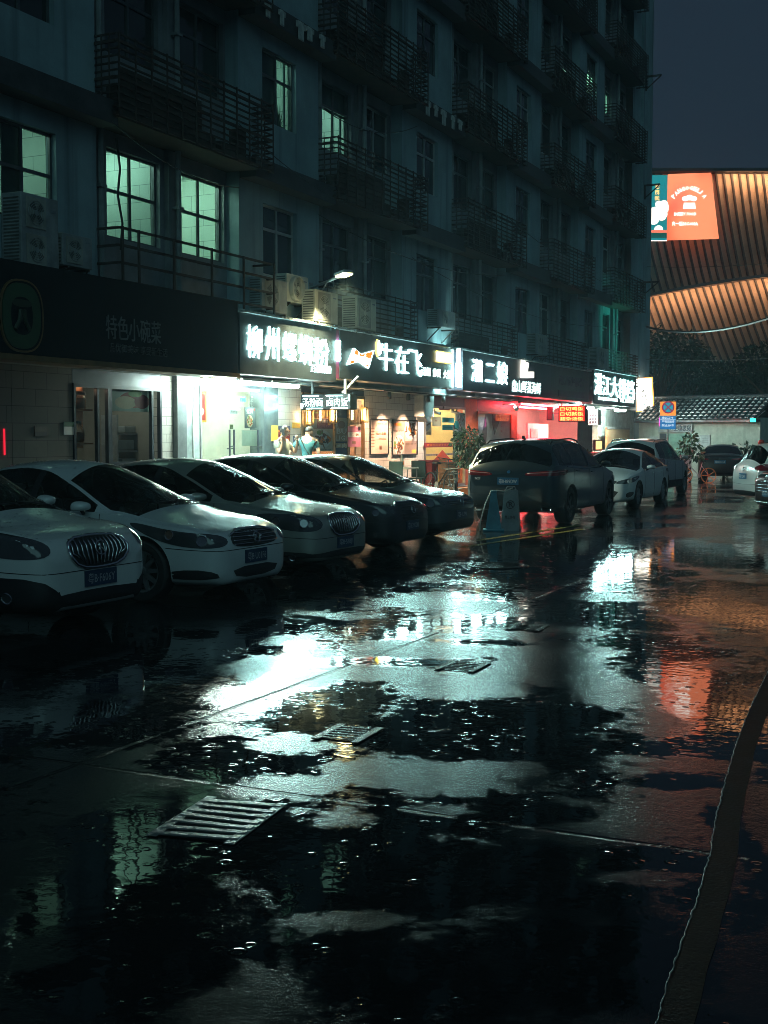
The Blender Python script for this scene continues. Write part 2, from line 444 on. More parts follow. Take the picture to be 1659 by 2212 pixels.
for i in range(0, len(ln) - 8, 8):
    a, b = ln[i], ln[i + 8]
    ban.quad((a.x, a.y, 0.004), (a.x + wd, a.y, 0.004), (b.x + wd, b.y, 0.004), (b.x, b.y, 0.004))
tag(ban.build('asphalt_band', mat('wet_asphalt_band', (0.022, 0.014, 0.009), 0.5, bump=0.25, bscale=60, var=.5, vscale=5, spec=.12)), kind='structure')
# faint yellow bay lines beside the parked cars
mx_, my_ = on_g(1075, 1222); mh = thing('manhole_cover', 'round iron manhole cover in the wet street before the dark SUV', 'manhole cover', (mx_, my_, .003)); k_ = MB(); k_.lathe([(0, .006), (.33, .006), (.34, 0)], 32); mh_m = mat('wet_iron_cover', (.05, .05, .05), .25, .3, bump=.4); k_.build('cover', mh_m, mh)
k_ = MB(); k_.lathe([(.355, 0), (.36, .010), (.42, .010), (.43, 0)], 32); k_.build('rim', mh_m, mh); k_ = MB()
for i_ in range(-3, 4): k_.box((-.26, i_ * .085 - .012, .0065), (.26, i_ * .085 + .012, .011))
k_.build('tread', mh_m, mh)
yl = MB()
for (p, q) in (((1000, 1182), (1260, 1143)), ((1030, 1168), (1250, 1135))):
    a, b = Vector(on_g(*p)), Vector(on_g(*q)); d = (b - a).normalized(); n = Vector((-d.y, d.x)) * 0.06
    yl.quad((a.x - n.x, a.y - n.y, .004), (b.x - n.x, b.y - n.y, .004), (b.x + n.x, b.y + n.y, .004), (a.x + n.x, a.y + n.y, .004))
tag(yl.build('road_marking', mat('worn_yellow_paint', (0.30, 0.24, 0.06), 0.3, var=0.35, vscale=12)), kind='structure')

# ================================================================ apartment block
XB, XR = -14.4, -14.72                         # bay face, recess face
BAY, REC, PER, FIRST = 3.6, 4.81, 8.41, 23.06
NF, FH = 7, 3.4                                 # floors above the shops
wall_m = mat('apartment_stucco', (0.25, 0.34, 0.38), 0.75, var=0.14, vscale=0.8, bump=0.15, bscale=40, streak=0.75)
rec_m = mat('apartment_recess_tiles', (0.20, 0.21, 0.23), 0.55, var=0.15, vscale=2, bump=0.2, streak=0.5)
ledge_m = mat('ledge_tiles', (0.045, 0.045, 0.05), 0.6, var=0.3)
frame_m = mat('window_aluminium', (0.09, 0.10, 0.11), 0.4, 0.3)
lframe_m = mat('pale_aluminium', (0.45, 0.47, 0.47), 0.35, 0.5)
dark_glass = mat('dark_window_glass', (0.012, 0.018, 0.02), 0.08, spec=0.8, var=0.1)
lit_glass = glass('lit_window_glass', (0.62, 0.80, 0.76), 0.7)
pipe_m = mat('pvc_pipe', (0.22, 0.24, 0.25), 0.5)
rust_m = mat('rusty_bars', (0.045, 0.028, 0.022), 0.7, var=0.3, vscale=8)
sheet_m = mat('rusty_sheet', (0.055, 0.036, 0.028), 0.8, var=0.4, vscale=3)

block = thing('apartment_building', 'grimy grey-blue apartment block with barred balconies and a few lit windows above the shops', 'building', (XB, 0, 0))
def loc(v): return (v[0] - XB, v[1], v[2])
wb, rb = MB(), MB()
def wall_open(mb, X, y0, y1, z0, z1, opens, depth=0.22):
    ys = sorted({y0, y1, *[o[0] for o in opens], *[o[1] for o in opens]}); zs = sorted({z0, z1, *[o[2] for o in opens], *[o[3] for o in opens]})
    for a, b in zip(ys, ys[1:]):
        for c, d in zip(zs, zs[1:]):
            if any(o[0] <= a and b <= o[1] and o[2] <= c and d <= o[3] for o in opens): continue
            mb.quad(loc((X, a, c)), loc((X, b, c)), loc((X, b, d)), loc((X, a, d)))
    for (a, b, c, d) in opens:
        for p, q in (((a, c), (b, c)), ((b, c), (b, d)), ((b, d), (a, d)), ((a, d), (a, c))):
            mb.quad(loc((X, p[0], p[1])), loc((X - depth, p[0], p[1])), loc((X - depth, q[0], q[1])), loc((X, q[0], q[1])))
Z0, ZT = 3.0, 3.0 + 1.0 + NF * FH + 1.2
windows = []
for k in range(-2, 4):
    yb = FIRST + k * PER
    opb, opr = [], []
    for n in range({-2: 2, -1: 3}.get(k, NF)):
        zz = 5.38 + FH * n
        w1 = (yb + 1.0, yb + 2.52, zz, zz + 1.58); opb.append(w1); windows.append((XB, w1, k, n, 0))
        w2 = (yb + BAY + 0.7, yb + BAY + 2.38, zz + .12, zz + 1.78); w3 = (yb + BAY + 3.03, yb + BAY + 4.72, zz + .12, zz + 1.78)
        opr += [w2, w3]; windows.append((XR, w2, k, n, 1)); windows.append((XR, w3, k, n, 2))
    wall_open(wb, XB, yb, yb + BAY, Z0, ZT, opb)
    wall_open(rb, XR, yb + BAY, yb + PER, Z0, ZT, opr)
    for yy in (yb, yb + BAY): wb.quad(loc((XR - .01, yy, Z0)), loc((XB, yy, Z0)), loc((XB, yy, ZT)), loc((XR - .01, yy, ZT)))
    rb.box(loc((XR, yb + BAY + 2.52, Z0)), loc((XR + .12, yb + BAY + 2.88, ZT)))
yE0 = FIRST + 4 * PER
wall_open(wb, XB, yE0, 60.0, Z0, ZT, [])
yS0 = FIRST - 2 * PER
wb.box(loc((XB - 12, yS0, Z0)), loc((XR - 5.0, 60, ZT))); wb.box(loc((XR - 5.0, yS0, ZT - .02)), loc((XB + .25, 60, ZT + .35)))
wb.quad(loc((XB, 60, 0)), loc((XB - 12, 60, 0)), loc((XB - 12, 60, ZT)), loc((XB, 60, ZT)))
wb.box(loc((XB - 12, yS0 - .2, 0)), loc((XB + .02, yS0, ZT)))
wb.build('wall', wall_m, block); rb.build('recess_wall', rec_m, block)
# corner pier with its steel brackets
cp = MB(); cp.box(loc((XB, 58.2, 4.4)), loc((XB + .12, 60.02, ZT - .5)))
cp.build('corner_pier', wall_m, block)
for z in (9.0, 13.5, 18.5):
    br = MB()
    br.box(loc((XB + .12, 58.5, z)), loc((XB + .87, 58.56, z + .08))); br.box(loc((XB + .12, 58.5, z - .6)), loc((XB + .19, 58.56, z)))
    br.tube([loc((XB + .15, 58.53, z - .55)), loc((XB + .82, 58.53, z))], .03, 5); br.build('bracket', rust_m, block)
for k in range(-2, 4):
    yb = FIRST + k * PER
    for n in range(NF):
        z = 7.32 + FH * n
        MB().box(loc((XB + .002, yb + .03, z)), loc((XB + .42, yb + BAY + .1, z + .42))).build('ledge', ledge_m, block)

def window_part(X, o, frame_mat, glass_mat, cols=2, top=0.34, name='window'):
    y0, y1, z0, z1 = o; fm = MB(); t = .05; xf = X - .10
    def bar(a, b, c, d, dx=0.0): fm.box(loc((xf - .045 + dx, a, c)), loc((xf + dx, b, d)))
    bar(y0, y0 + t, z0, z1); bar(y1 - t, y1, z0, z1); bar(y0 + t, y1 - t, z0, z0 + t); bar(y0 + t, y1 - t, z1 - t, z1)
    zt = z1 - (z1 - z0) * top
    bar(y0 + t, y1 - t, zt - .03, zt + .03, .003)
    for c in range(1, cols):
        yc = y0 + (y1 - y0) * c / cols
        bar(yc - .03, yc + .03, z0 + t, zt - .03, .006); bar(yc - .025, yc + .025, zt + .03, z1 - t, .006)
    f = fm.build('window', frame_mat, block)
    MB().quad(loc((xf - .03, y0 + t * .5, z0 + t * .5)), loc((xf - .03, y1 - t * .5, z0 + t * .5)), loc((xf - .03, y1 - t * .5, z1 - t * .5)), loc((xf - .03, y0 + t * .5, z1 - t * .5))).build('pane', glass_mat, f)
    return f
room_m = tiles('room_wall_tiles', (0.60, 0.70, 0.64), .62, .34, .6)
room_lamps = []
def room(o, X, color, energy, lampz=0.25, depth=3.2, lx=1.2, tube=True):
    y0, y1, z0, z1 = o; rm = MB(); a, b, c, d = y0 - .6, y1 + .6, z0 - .9, z1 + .35; xa, xb = X - .23, X - depth
    q = lambda *p: rm.quad(*[loc(v) for v in p])
    q((xb, a, c), (xb, b, c), (xb, b, d), (xb, a, d)); q((xa, a, c), (xb, a, c), (xb, a, d), (xa, a, d)); q((xa, b, c), (xb, b, c), (xb, b, d), (xa, b, d))
    q((xa, a, d), (xb, a, d), (xb, b, d), (xa, b, d)); q((xa, a, c), (xb, a, c), (xb, b, c), (xa, b, c))
    # front wall inside the room round the opening
    q((xa, a, c), (xa, y0, c), (xa, y0, d), (xa, a, d)); q((xa, y1, c), (xa, b, c), (xa, b, d), (xa, y1, d)); q((xa, y0, c), (xa, y1, c), (xa, y1, z0), (xa, y0, z0)); q((xa, y0, z1), (xa, y1, z1), (xa, y1, d), (xa, y0, d))
    rg2 = random.Random(int(y0 * 100 + z0)); ro = rm.build('room', room_m, block); fu = MB()
    for i in range(5):
        ya = rg2.uniform(a, b - .6); hh = rg2.uniform(1.3, 2.75); fu.box(loc((xb + .01, ya, c)), loc((xb + rg2.uniform(.2, .6), ya + rg2.uniform(.4, .9), c + hh)))
    fu.box(loc((xb + .6, a + .005, c + .6)), loc((xa - .3, a + .35, c + rg2.uniform(1.2, 1.9)))); fu.box(loc((xb + .005, a, d - .5)), loc((xb + .05, b, d - .44)))
    fu.build('furniture', mat('room_furniture', (.20, .27, .25), .6, var=.5, vscale=2), ro)
    if tube:
        tb = MB(); tb.box(loc((X - lx - .6, (y0 + y1) / 2 - .06, d - .12)), loc((X - lx + .6, (y0 + y1) / 2 + .06, d - .04)))
        tb.build('ceiling_light', emit('ceiling_tube_%d_%.2f' % (energy, color[0]), color, energy * .10), ro)
TEAL = (0.66, 1.0, 0.84); PALE = (0.75, 0.95, 0.92)
LIT = {(-1, 0, 0): (TEAL, 40), (-1, 0, 1): (TEAL, 75), (-1, 0, 2): ((0.70, 1.0, 0.80), 120), (0, 1, 0): ((0.6, 1.0, 0.85), 45), (0, 1, 1): ((0.62, .95, .85), 80),
       (3, 3, 0): ((.6, 1, .8), 260), (2, 3, 2): ((.8, 1, .95), 200), (3, 3, 1): ((.55, 1, .78), 160)}
half_m = mat('window_film', (0.05, 0.09, 0.085), 0.5)
for (X, o, k, n, s) in windows:
    lit = LIT.get((k, n, s))
    wf = window_part(X, o, lframe_m if (k * 7 + n * 3 + s) % 5 == 0 and not lit else frame_m, lit_glass if lit else dark_glass, 2, .46 if (k, n) == (-1, 0) else .34)
    if lit:
        room(o, X, lit[0], lit[1])
        y0, y1, z0, z1 = o; ym = (y0 + y1) / 2; xc = X - .2
        cur = MB(); zt = z1 - (z1 - z0) * .34
        if (k, n, s) == (-1, 0, 0):         # dark curtain over the middle, film over the lower left panes
            cur.box(loc((xc - .02, ym - .36, z0)), loc((xc, ym + .06, z1)))
        elif (k, n, s) == (0, 1, 0):
            cur.box(loc((xc - .02, y0, z0)), loc((xc, ym + .16, z1)))
        elif (k, n, s) == (0, 1, 1):
            cur.box(loc((xc - .02, y0, zt - .05)), loc((xc, y1, z1)))
        elif (k, n, s) == (2, 3, 2): cur.box(loc((xc - .02, y0, z0 + .55)), loc((xc, y1, z1)))
        elif k == 3: cur.box(loc((xc - .02, y0, zt - .1)), loc((xc, y1, z1)))
        if cur.v: cur.build('curtain', half_m, block)
        if (k, n) == (-1, 0): continue
        dr = MB(); rg2 = random.Random(int(y0 * 77)); wl_ = rg2.uniform(.10, .24)
        for (ca, cb2) in ((y0 + .05, y0 + .05 + wl_), (y1 - .05 - wl_ * rg2.uniform(.4, 1), y1 - .05)):
            nn = 7
            for i in range(nn):
                u0_, u1_ = ca + (cb2 - ca) * i / nn, ca + (cb2 - ca) * (i + 1) / nn; xo0, xo1 = (.03 if i % 2 else 0), (0 if i % 2 else .03)
                dr.quad(loc((X - .26 - xo0, u0_, z0 - .1)), loc((X - .26 - xo1, u1_, z0 - .1)), loc((X - .26 - xo1, u1_, z1 + .1)), loc((X - .26 - xo0, u0_, z1 + .1)))
        dr.build('drape', mat('window_drape', (.16, .26, .25), .8), block)
# house plant silhouettes on the lit sill
leafm = mat('sill_plant_leaves', (0.03, 0.07, 0.035), 0.6)
sp = MB(); rng = random.Random(5)
o = next(w for (X, w, k, n, s) in windows if (k, n, s) == (0, 1, 0)); yc = o[1] - .38
for i in range(60):
    a = rng.uniform(0, 2 * PI); l = rng.uniform(.15, .5); b = Vector((XB - .28, yc + rng.uniform(-.05, .05), o[2] + .1))
    t = b + Vector((.0, math.cos(a) * l * .6, abs(math.sin(a)) * l + .1)); n_ = Vector((.02, .02, .0))
    sp.add([loc(b), loc(b + n_), loc(t)], [(0, 1, 2)])
sp.box(loc((XB - .34, yc - .1, o[2])), loc((XB - .2, yc + .1, o[2] + .12)))
tag(sp.build('potted_plant', leafm, None, loc=(XB, 0, 0)), 'spiky house plant silhouetted on the sill of the half-lit third floor window', 'plant')

# drain pipes
pm = MB()
for k in range(-2, 4):
    yb = FIRST + k * PER
    for yy in (yb + BAY + .25, yb + BAY + 2.7):
        pm.tube([loc((XR + .22, yy, 3.6)), loc((XR + .22, yy, ZT - .4))], .06, 8)
        for n in range(NF * 2): pm.box(loc((XR + .0, yy - .09, 4.6 + n * 1.7)), loc((XR + .30, yy + .09, 4.65 + n * 1.7)))
pm.build('drain_pipe', pipe_m, block, smooth=True, sharp=40)

# barred balcony cages
cg, ch = MB(), MB()
LY = REC + .55; XW, XF = 0.02, 0.52; H = 1.45
ch.box((XR - XB + .02, 0.02, 0), (XF - .03, LY - .5, .07))
for i in range(12):
    z = .06 + i * (H - .06) / 11; r = .016 if i % 5 else .026
    cg.box((XF - r, 0, z - r), (XF + r, LY, z + r)); cg.box((XW, -r, z - r), (XF - r, r, z + r)); cg.box((XW, LY - r, z - r), (XF - r, LY + r, z + r))
for i in range(12):
    y = LY * i / 11; cg.box((XF + .017, y - .013, .0), (XF + .043, y + .013, H + .03))
for y in (0, LY):
    for x in (.18, .35): cg.box((x - .012, y - .03, 0), (x + .012, y - .017, H))
cage_me = cg.build('balcony_cage', rust_m); base_me = ch.build('balcony_floor', sheet_m)
shm = MB(); rng = random.Random(11)
for i in range(7):
    y = .2 + i * .68; h = rng.uniform(.25, .9); shm.box((.05 + rng.uniform(0, .1), y, .075), (.34, y + rng.uniform(.25, .6), .075 + h))
shm.box((XF - .028, .04, .08), (XF - .022, LY * .5, .9))
clut_me = shm.build('stored_clutter', sheet_m)
rl = MB()                                        # the near floor has an open rail only
for z in (.5, .83, 1.14, 1.45):
    rl.box((XF - .022, 0, z - .022), (XF + .022, LY, z + .022)); rl.box((XW, -.022, z - .022), (XF - .022, .022, z + .022)); rl.box((XW, LY - .022, z - .022), (XF - .022, LY + .022, z + .022))
for y in (.02, .5, 1.6, 2.9, 4.1, LY - .02): rl.box((XF + .023, y - .02, 0), (XF + .06, y + .02, 1.47))
rail_me = rl.build('balcony_rail', rust_m)
for k in range(-2, 4):
    for n in range(NF):
        yb = FIRST + k * PER + BAY - .02; z = 4.05 + FH * n
        for src in (cage_me, base_me, clut_me):
            if k >= 2 and n < 2 and src is clut_me: continue
            if k == -1 and n == 0 and src is clut_me: continue
            if k == -1 and n == 0 and src is cage_me: src = rail_me
            c = src if src.parent is None else src.copy()
            if c is not src: COL.objects.link(c)
            c.parent = block; c.location = (0, yb, z); c.scale = (.45 if n == 0 and k != -1 else 1, 1, 1)
# ================================================================ shops
XS = -15.0            # shop fronts
XSG = -13.8           # faces of the sign boards
WHITE_L = emit('white_letters', (0.52, 1.0, 0.94), 22.0)
WHITE_S = emit('white_small_letters', (0.60, 1.0, 0.92), 1.6)
WARM_L = emit('warm_white_letters', (1.0, 0.97, 0.82), 1.2)
YEL_L = emit('yellow_letters', (1.0, 0.80, 0.12), 1.3)
TUBE = emit('fluorescent_tube', (0.76, 1.0, 0.88), 56.0)
ORANGE_L = emit('orange_light', (1.0, 0.14, 0.01), .75)
board_m = mat('black_sign_board', (0.028, 0.036, 0.042), 0.38, var=0.25, vscale=4, streak=0.2)
board2_m = mat('dark_slatted_board', (0.008, 0.012, 0.018), 0.7, var=0.2, spec=0.12)
purple_m = mat('dull_purple_board', (0.06, 0.035, 0.07), 0.5, var=0.3)
maroon_m = mat('maroon_board', (0.14, 0.022, 0.06), 0.5)
gold_m = mat('bronze_trim', (0.20, 0.12, 0.05), 0.4, 0.4)
corr_m = mat('corrugated_steel', (0.30, 0.34, 0.36), 0.45, 0.5, var=0.3)
metal_m = mat('painted_steel', (0.30, 0.31, 0.32), 0.4, 0.4)
black_m = mat('black_plastic', (0.02, 0.02, 0.022), 0.45)
dframe_m = mat('dark_shop_frame', (0.035, 0.045, 0.06), 0.35, 0.3)
tile_m = None
wtile_m = tiles('white_wall_tiles', (0.62, 0.60, 0.56), .36, .18)
btile_m = tiles('beige_wall_tiles', (0.19, 0.175, 0.15), .6, .3)
plas_m = mat('shop_plaster', (0.72, 0.72, 0.66), 0.6, var=0.06)
clear_m = glass('shop_glass', (0.90, 0.96, 0.93), 0.8)

def board(name, label, y0, y1, z0, z1, m, x1=XSG, depth=.5, cat='shop sign', trim=True, corrugated=True):
    t = thing(name, label, cat, (x1, y0, z0)); w_, h_ = y1 - y0, z1 - z0
    b = MB(); b.bbox((-depth, 0, 0), (0, w_, h_), .012); b.build('panel', m, t)
    if corrugated:
        c = MB(); n = int(w_ / .15)
        for i in range(n):
            y = (i + .5) * w_ / n
            c.prism([(.10, y - .055, h_ + .015), (.10, y, h_ + .06), (.10, y + .055, h_ + .015)], (-.75, 0, .10))
        c.box((-.65, 0, h_ + .003), (.1, w_, h_ + .014)); c.build('corrugated_awning', corr_m, t)
    return t
def letters(t, body, y, z, w_, h_, m, name='lettering', depth=.014, bold=.0, res=3, x=.004, shear=0):
    mb = MB(); text_on(mb, body, (x, y, z), XU, ZU, w_, h_, depth, res, bold, 0, shear)
    return mb.build(name, m, t)
def rect_px(px0, py0, px1, py1, X):
    """two measured corners on the plane x = X -> y0, y1, z0, z1"""
    a = on_x(px0, py0, X); b = on_x(px1, py1, X)
    return a[0], b[0], a[1], b[1]

# --- dark unlit sign at the left
y1 = fy(517, XSG); y0 = 9.0
t0 = board('shop_sign', 'long unlit dark sign board with a green round emblem at the left', y0, y1 - .02, 3.08, 4.55, board2_m, corrugated=False)
unlit = mat('unlit_letters', (0.11, 0.12, 0.135), 0.5)
ya = fy(231, XSG) - y0; yb_ = fy(349, XSG) - y0
letters(t0, '特色小碗菜', ya, fz(290, 738, XSG) - 3.08, yb_ - ya, .42, unlit)
letters(t0, '品优御美味 享受新生活', ya + .1, fz(290, 765, XSG) - 3.08, yb_ - ya + .1, .16, mat('unlit_small_letters', (0.05, 0.055, 0.065), .5), 'subtitle')
em = MB(); cy = fy(50, XSG) - y0; cz = fz(50, 683, XSG) - 3.08
def sq(rx, rz, p=2.6, n=40):
    o_ = []
    for i in range(n):
        a = 2 * PI * i / n; c_, s_ = math.cos(a), math.sin(a)
        o_.append((math.copysign(abs(c_) ** (2 / p), c_) * rx, math.copysign(abs(s_) ** (2 / p), s_) * rz))
    return o_
def ringp(mb, x, rx0, rz0, rx1, rz1, mi, th=.03):
    a, b = sq(rx0, rz0), sq(rx1, rz1); k = len(a)
    vs = [(x + th, cy + p[0], cz + p[1]) for p in a] + [(x + th, cy + p[0], cz + p[1]) for p in b] + [(x, cy + p[0], cz + p[1]) for p in a]
    mb.add(vs, [(i, (i + 1) % k, k + (i + 1) % k, k + i) for i in range(k)] + [(i, 2 * k + i, 2 * k + (i + 1) % k, (i + 1) % k) for i in range(k)], mi)
ringp(em, .003, .50, .58, .47, .55, 0); ringp(em, .003, .44, .52, .25, .30, 1, .02)
em.add([(.03, cy + p[0] * .55, cz + .2 + p[1] * .12) for p in sq(.4, .5)], [tuple(range(40))], 2)
for s in (-1, 1): em.tube([(.03, cy + s * .04, cz + .1), (.03, cy + s * .07, cz - .08), (.03, cy + s * .17, cz - .22)], .035, 6, 2)
em.build('emblem', [gold_m, mat('emblem_green', (.02, .07, .03), .5), mat('emblem_dark', (.012, .03, .015), .5)], t0)
tr = MB(); tr.box((-.5, 0, -.10), (.03, y1 - y0, -.005)); tr.build('lower_trim', gold_m, t0)

# --- white lit noodle sign
y0, y1 = fy(519, XSG), fy(728, XSG)
t1 = board('shop_sign', 'black sign board with five large white glowing brush characters above the bright noodle shop', y0, y1 - .03, 3.07, 4.34, board_m)
for i, (ch, a, b, ztop, zbot) in enumerate((('柳', 533, 570, 702, 775), ('州', 573, 606, 705, 781), ('螺', 611, 643, 717, 782), ('蛳', 645, 678, 722, 790), ('粉', 677, 713, 730, 795))):
    p = fy(a, XSG); q = fy(b, XSG); zt = fz((a + b) / 2, ztop, XSG); zb = fz((a + b) / 2, zbot, XSG)
    letters(t1, ch, p - y0 + (q - p) * .06, zb - 3.05, (q - p) * .86, (zt - zb) * .95, WHITE_L, bold=-.012)
p, q = fy(671, XSG), fy(715, XSG)
letters(t1, '正宗柳州螺蛳粉', p - y0, fz(693, 806, XSG) - 3.07, q - p, .19, WHITE_S, 'subtitle', bold=-.01, res=2)

# --- lit strip and beer sign
y0, y1 = fy(731, XSG), fy(981, XSG); zb2 = 3.16
t2 = board('shop_sign', 'long black sign board with a red bow tie emblem and white brush characters', y0 + .1, y1 - .25, zb2, 4.33, board_m)
y0 += .1
mp = MB(); mp.box((-.4, -.19, 0), (-.02, -.02, 1.16)); mp.box((-.4, y1 - .25 - y0 + .02, 0), (-.02, y1 - y0 - .02, 1.16)); mp.build('side_panel', maroon_m, t2)
sb = MB(); sb.bbox((-.02, -.14, .42), (.05, -.05, .90), .01); sb.build('light_strip', WHITE_L, t2)
def yy(px): return fy(px, XSG) - y0
def zz(px, py): return fz(px, py, XSG) - zb2
# bow tie emblem: outline, red field, white script
P = [(748, 791), (764, 748), (784, 768), (804, 755), (790, 793), (775, 780)]
P = [(747, 789), (762, 752), (777, 765), (805, 757), (793, 796), (772, 781)]
pp = [Vector((0, yy(a), zz(a, b))) for a, b in P]; cen = sum(pp, Vector()) / 6
bt = MB(); bt.prism([p + Vector((.003, 0, 0)) for p in pp], (.05, 0, 0), 0)
bt.prism([cen + (p - cen) * .84 + Vector((.055, 0, 0)) for p in pp], (.012, 0, 0), 1)
bw_obj = bt.build('bow_tie_emblem', [WHITE_S, ORANGE_L], t2)
mb = MB(); a = (yy(756), zz(756, 785)); text_on(mb, 'Budweiser', (.07, a[0] - .08, a[1] + .06), Vector((0, 1, -.06)).normalized(), ZU, yy(797) - yy(754), .25, .03, 3, .02, 0, .25)
mb.build('emblem_script', WHITE_S, bw_obj)
for ch, a, b, zt_, zb_ in (('牛', 819, 848, 742, 800), ('在', 854, 882, 749, 807), ('飞', 882, 911, 757, 812)):
    letters(t2, ch, yy(a), zz((a + b) / 2, zb_), yy(b) - yy(a), zz((a + b) / 2, zt_) - zz((a + b) / 2, zb_), WHITE_L, bold=-.012)
for s_, a_, b_, z_ in (('汤锅', 912, 929, 812), ('炒煲', 935, 951, 815), ('火锅', 957, 973, 818)): letters(t2, s_, yy(a_), zz((a_ + b_) / 2, z_), yy(b_) - yy(a_), .24, WHITE_S, 'small_lettering')
ov = MB(); ov.add([(.05, yy(815) + p[0], zz(815, 752) + p[1]) for p in sq(.10, .20, 2)], [tuple(range(40))]); ov.add([(.003, yy(815) + p[0] * 1.25, zz(815, 752) + p[1] * 1.15) for p in sq(.10, .20, 2)], [tuple(range(40))], 1)
ov.build('oval_light', [WARM_L, YEL_L], t2)
yb2 = MB(); yb2.bbox((.003, yy(941), zz(956, 782)), (.05, yy(973), zz(956, 762)), .01); lb = yb2.build('light_box', WARM_L, t2)
yr = MB(); yr.tube([(.03, yy(940), zz(956, 783)), (.03, yy(974), zz(956, 783)), (.03, yy(974), zz(956, 761)), (.03, yy(940), zz(956, 761))], .018, 6, closed=True); yr.build('light_box_rim', YEL_L, lb)
letters(t2, '全天营业中', yy(944), zz(956, 777), yy(970) - yy(944), .16, mat('faint_gold', (.5, .35, .1), .5), 'light_box_lettering', depth=.004, x=.053)
# glowing bottle
bo = MB(); yc = yy(989); z0_ = zz(987, 836)
prof = [(-.17, 0), (.17, 0), (.17, .62), (.06, .76), (.05, 1.12), (-.05, 1.12), (-.06, .76), (-.17, .62)]
bo.prism([(.003, yc - .05 + a, z0_ + b) for a, b in prof], (.07, 0, 0)); bo.build('bottle_light', WHITE_L, t2)
MB().prism([(.078, yc - .05 + a, z0_ + b) for a, b in [(-.045, .78), (.045, .78), (.04, 1.1), (-.04, 1.1)]], (.01, 0, 0)).build('bottle_neck_light', emit('pink_light', (1, .25, .6), 1.2), t2)

# --- third sign
y0, y1 = fy(999, XSG) + .02, fy(1190, XSG); zb3 = 3.15
t3 = board('shop_sign', 'charcoal sign board with three condensed white characters and an L shaped lamp', y0, y1 - .02, zb3, 4.34, mat('charcoal_board', (.06, .055, .075), .4, streak=.2))
def yy(px): return fy(px, XSG) - y0
def zz(px, py): return fz(px, py, XSG) - zb3
for ch, a, b, zt_, zb_ in (('湘', 1019, 1040, 776, 824), ('二', 1049, 1067, 786, 825), ('娘', 1074, 1095, 782, 830)):
    letters(t3, ch, yy(a), zz((a + b) / 2, zb_), yy(b) - yy(a), zz((a + b) / 2, zt_) - zz((a + b) / 2, zb_), WHITE_L, bold=-.012)
letters(t3, '盘山鲜蒸海鲜', yy(1105), zz(1136, 849), yy(1167) - yy(1105), .40, WHITE_S, 'subtitle', bold=-.01)
q = [(1123, 816), (1149, 816), (1149, 803), (1135, 803), (1138, 784), (1130, 782), (1129, 774), (1124, 774)]
MB().prism([(.003, yy(a), zz(a, b)) for a, b in q][::-1], (.06, 0, 0)).build('logo_light', WARM_L, t3)

# --- fourth, unlit
y0, y1 = fy(1190, XSG), fy(1279, XSG)
t4 = board('shop_sign', 'dim grey sign board with purple unlit characters between two glowing signs', y0, y1 - .05, 3.15, 4.36, mat('weathered_board', (.10, .10, .11), .6, streak=.4), x1=XSG - .12)
def yy(px): return fy(px, XSG) - y0
letters(t4, '潮汕砂锅粥', yy(1212), .55, yy(1266) - yy(1212), .36, purple_m, bold=.02)
MB().box((.003, yy(1212), .12), (.03, yy(1266), .36)).build('subtitle_band', purple_m, t4)

# --- fifth
y0, y1 = fy(1281, XSG), fy(1372, XSG); zb5 = 3.1
t5 = board('shop_sign', 'black sign board with five tall white glowing characters at the far end of the row', y0, y1, zb5, 4.46, board_m)
def yy(px): return fy(px, XSG) - y0
def zz(px, py): return fz(px, py, XSG) - zb5
for ch, a, b, zt_, zb_ in (('湛', 1284, 1299, 806, 852), ('江', 1301, 1317, 812, 854), ('大', 1318, 1335, 815, 858), ('排', 1336, 1351, 819, 861), ('档', 1352, 1368, 822, 863)):
    letters(t5, ch, yy(a), zz((a + b) / 2, zb_), yy(b) - yy(a), zz((a + b) / 2, zt_) - zz((a + b) / 2, zb_), WHITE_L, bold=-.012)
letters(t5, 'ZHAN JIANG DA PAI DANG', yy(1291), zz(1315, 868), yy(1333) - yy(1291), .17, WHITE_S, 'subtitle', bold=-.008, res=1)
letters(t5, 'TEL 2890889', yy(1338), zz(1352, 870), yy(1368) - yy(1338), .17, WHITE_S, 'phone_number', bold=.02, res=1)
# leaning light box at the very end
lbx = thing('light_box', 'leaning white light box with an orange rim past the last sign', 'light box', (-14.0, 58.15, 3.02)); lbx.rotation_euler = (0, R(-4), R(20))
MB().bbox((-.36, 0, 0), (.36, .2, 1.5), .02).build('lit_panel', WARM_L, lbx)
e = MB(); e.tube([(-.39, .1, -.03), (.39, .1, -.03), (.39, .1, 1.53), (-.39, .1, 1.53)], .05, 6, closed=True); e.build('rim', emit('orange_rim', (1, .36, .06), .8), lbx)
MB().box((-.66, .08, .6), (-.40, .14, .7)).build('bracket', metal_m, lbx)
for i in range(3): pass
s_ = MB(); text_on(s_, '特色海鲜', (-.12, -.004, .2), XP, ZU, .24, 1.1, .003, 2); s_.build('lettering', mat('faint_grey_print', (.5, .4, .35), .5), lbx)

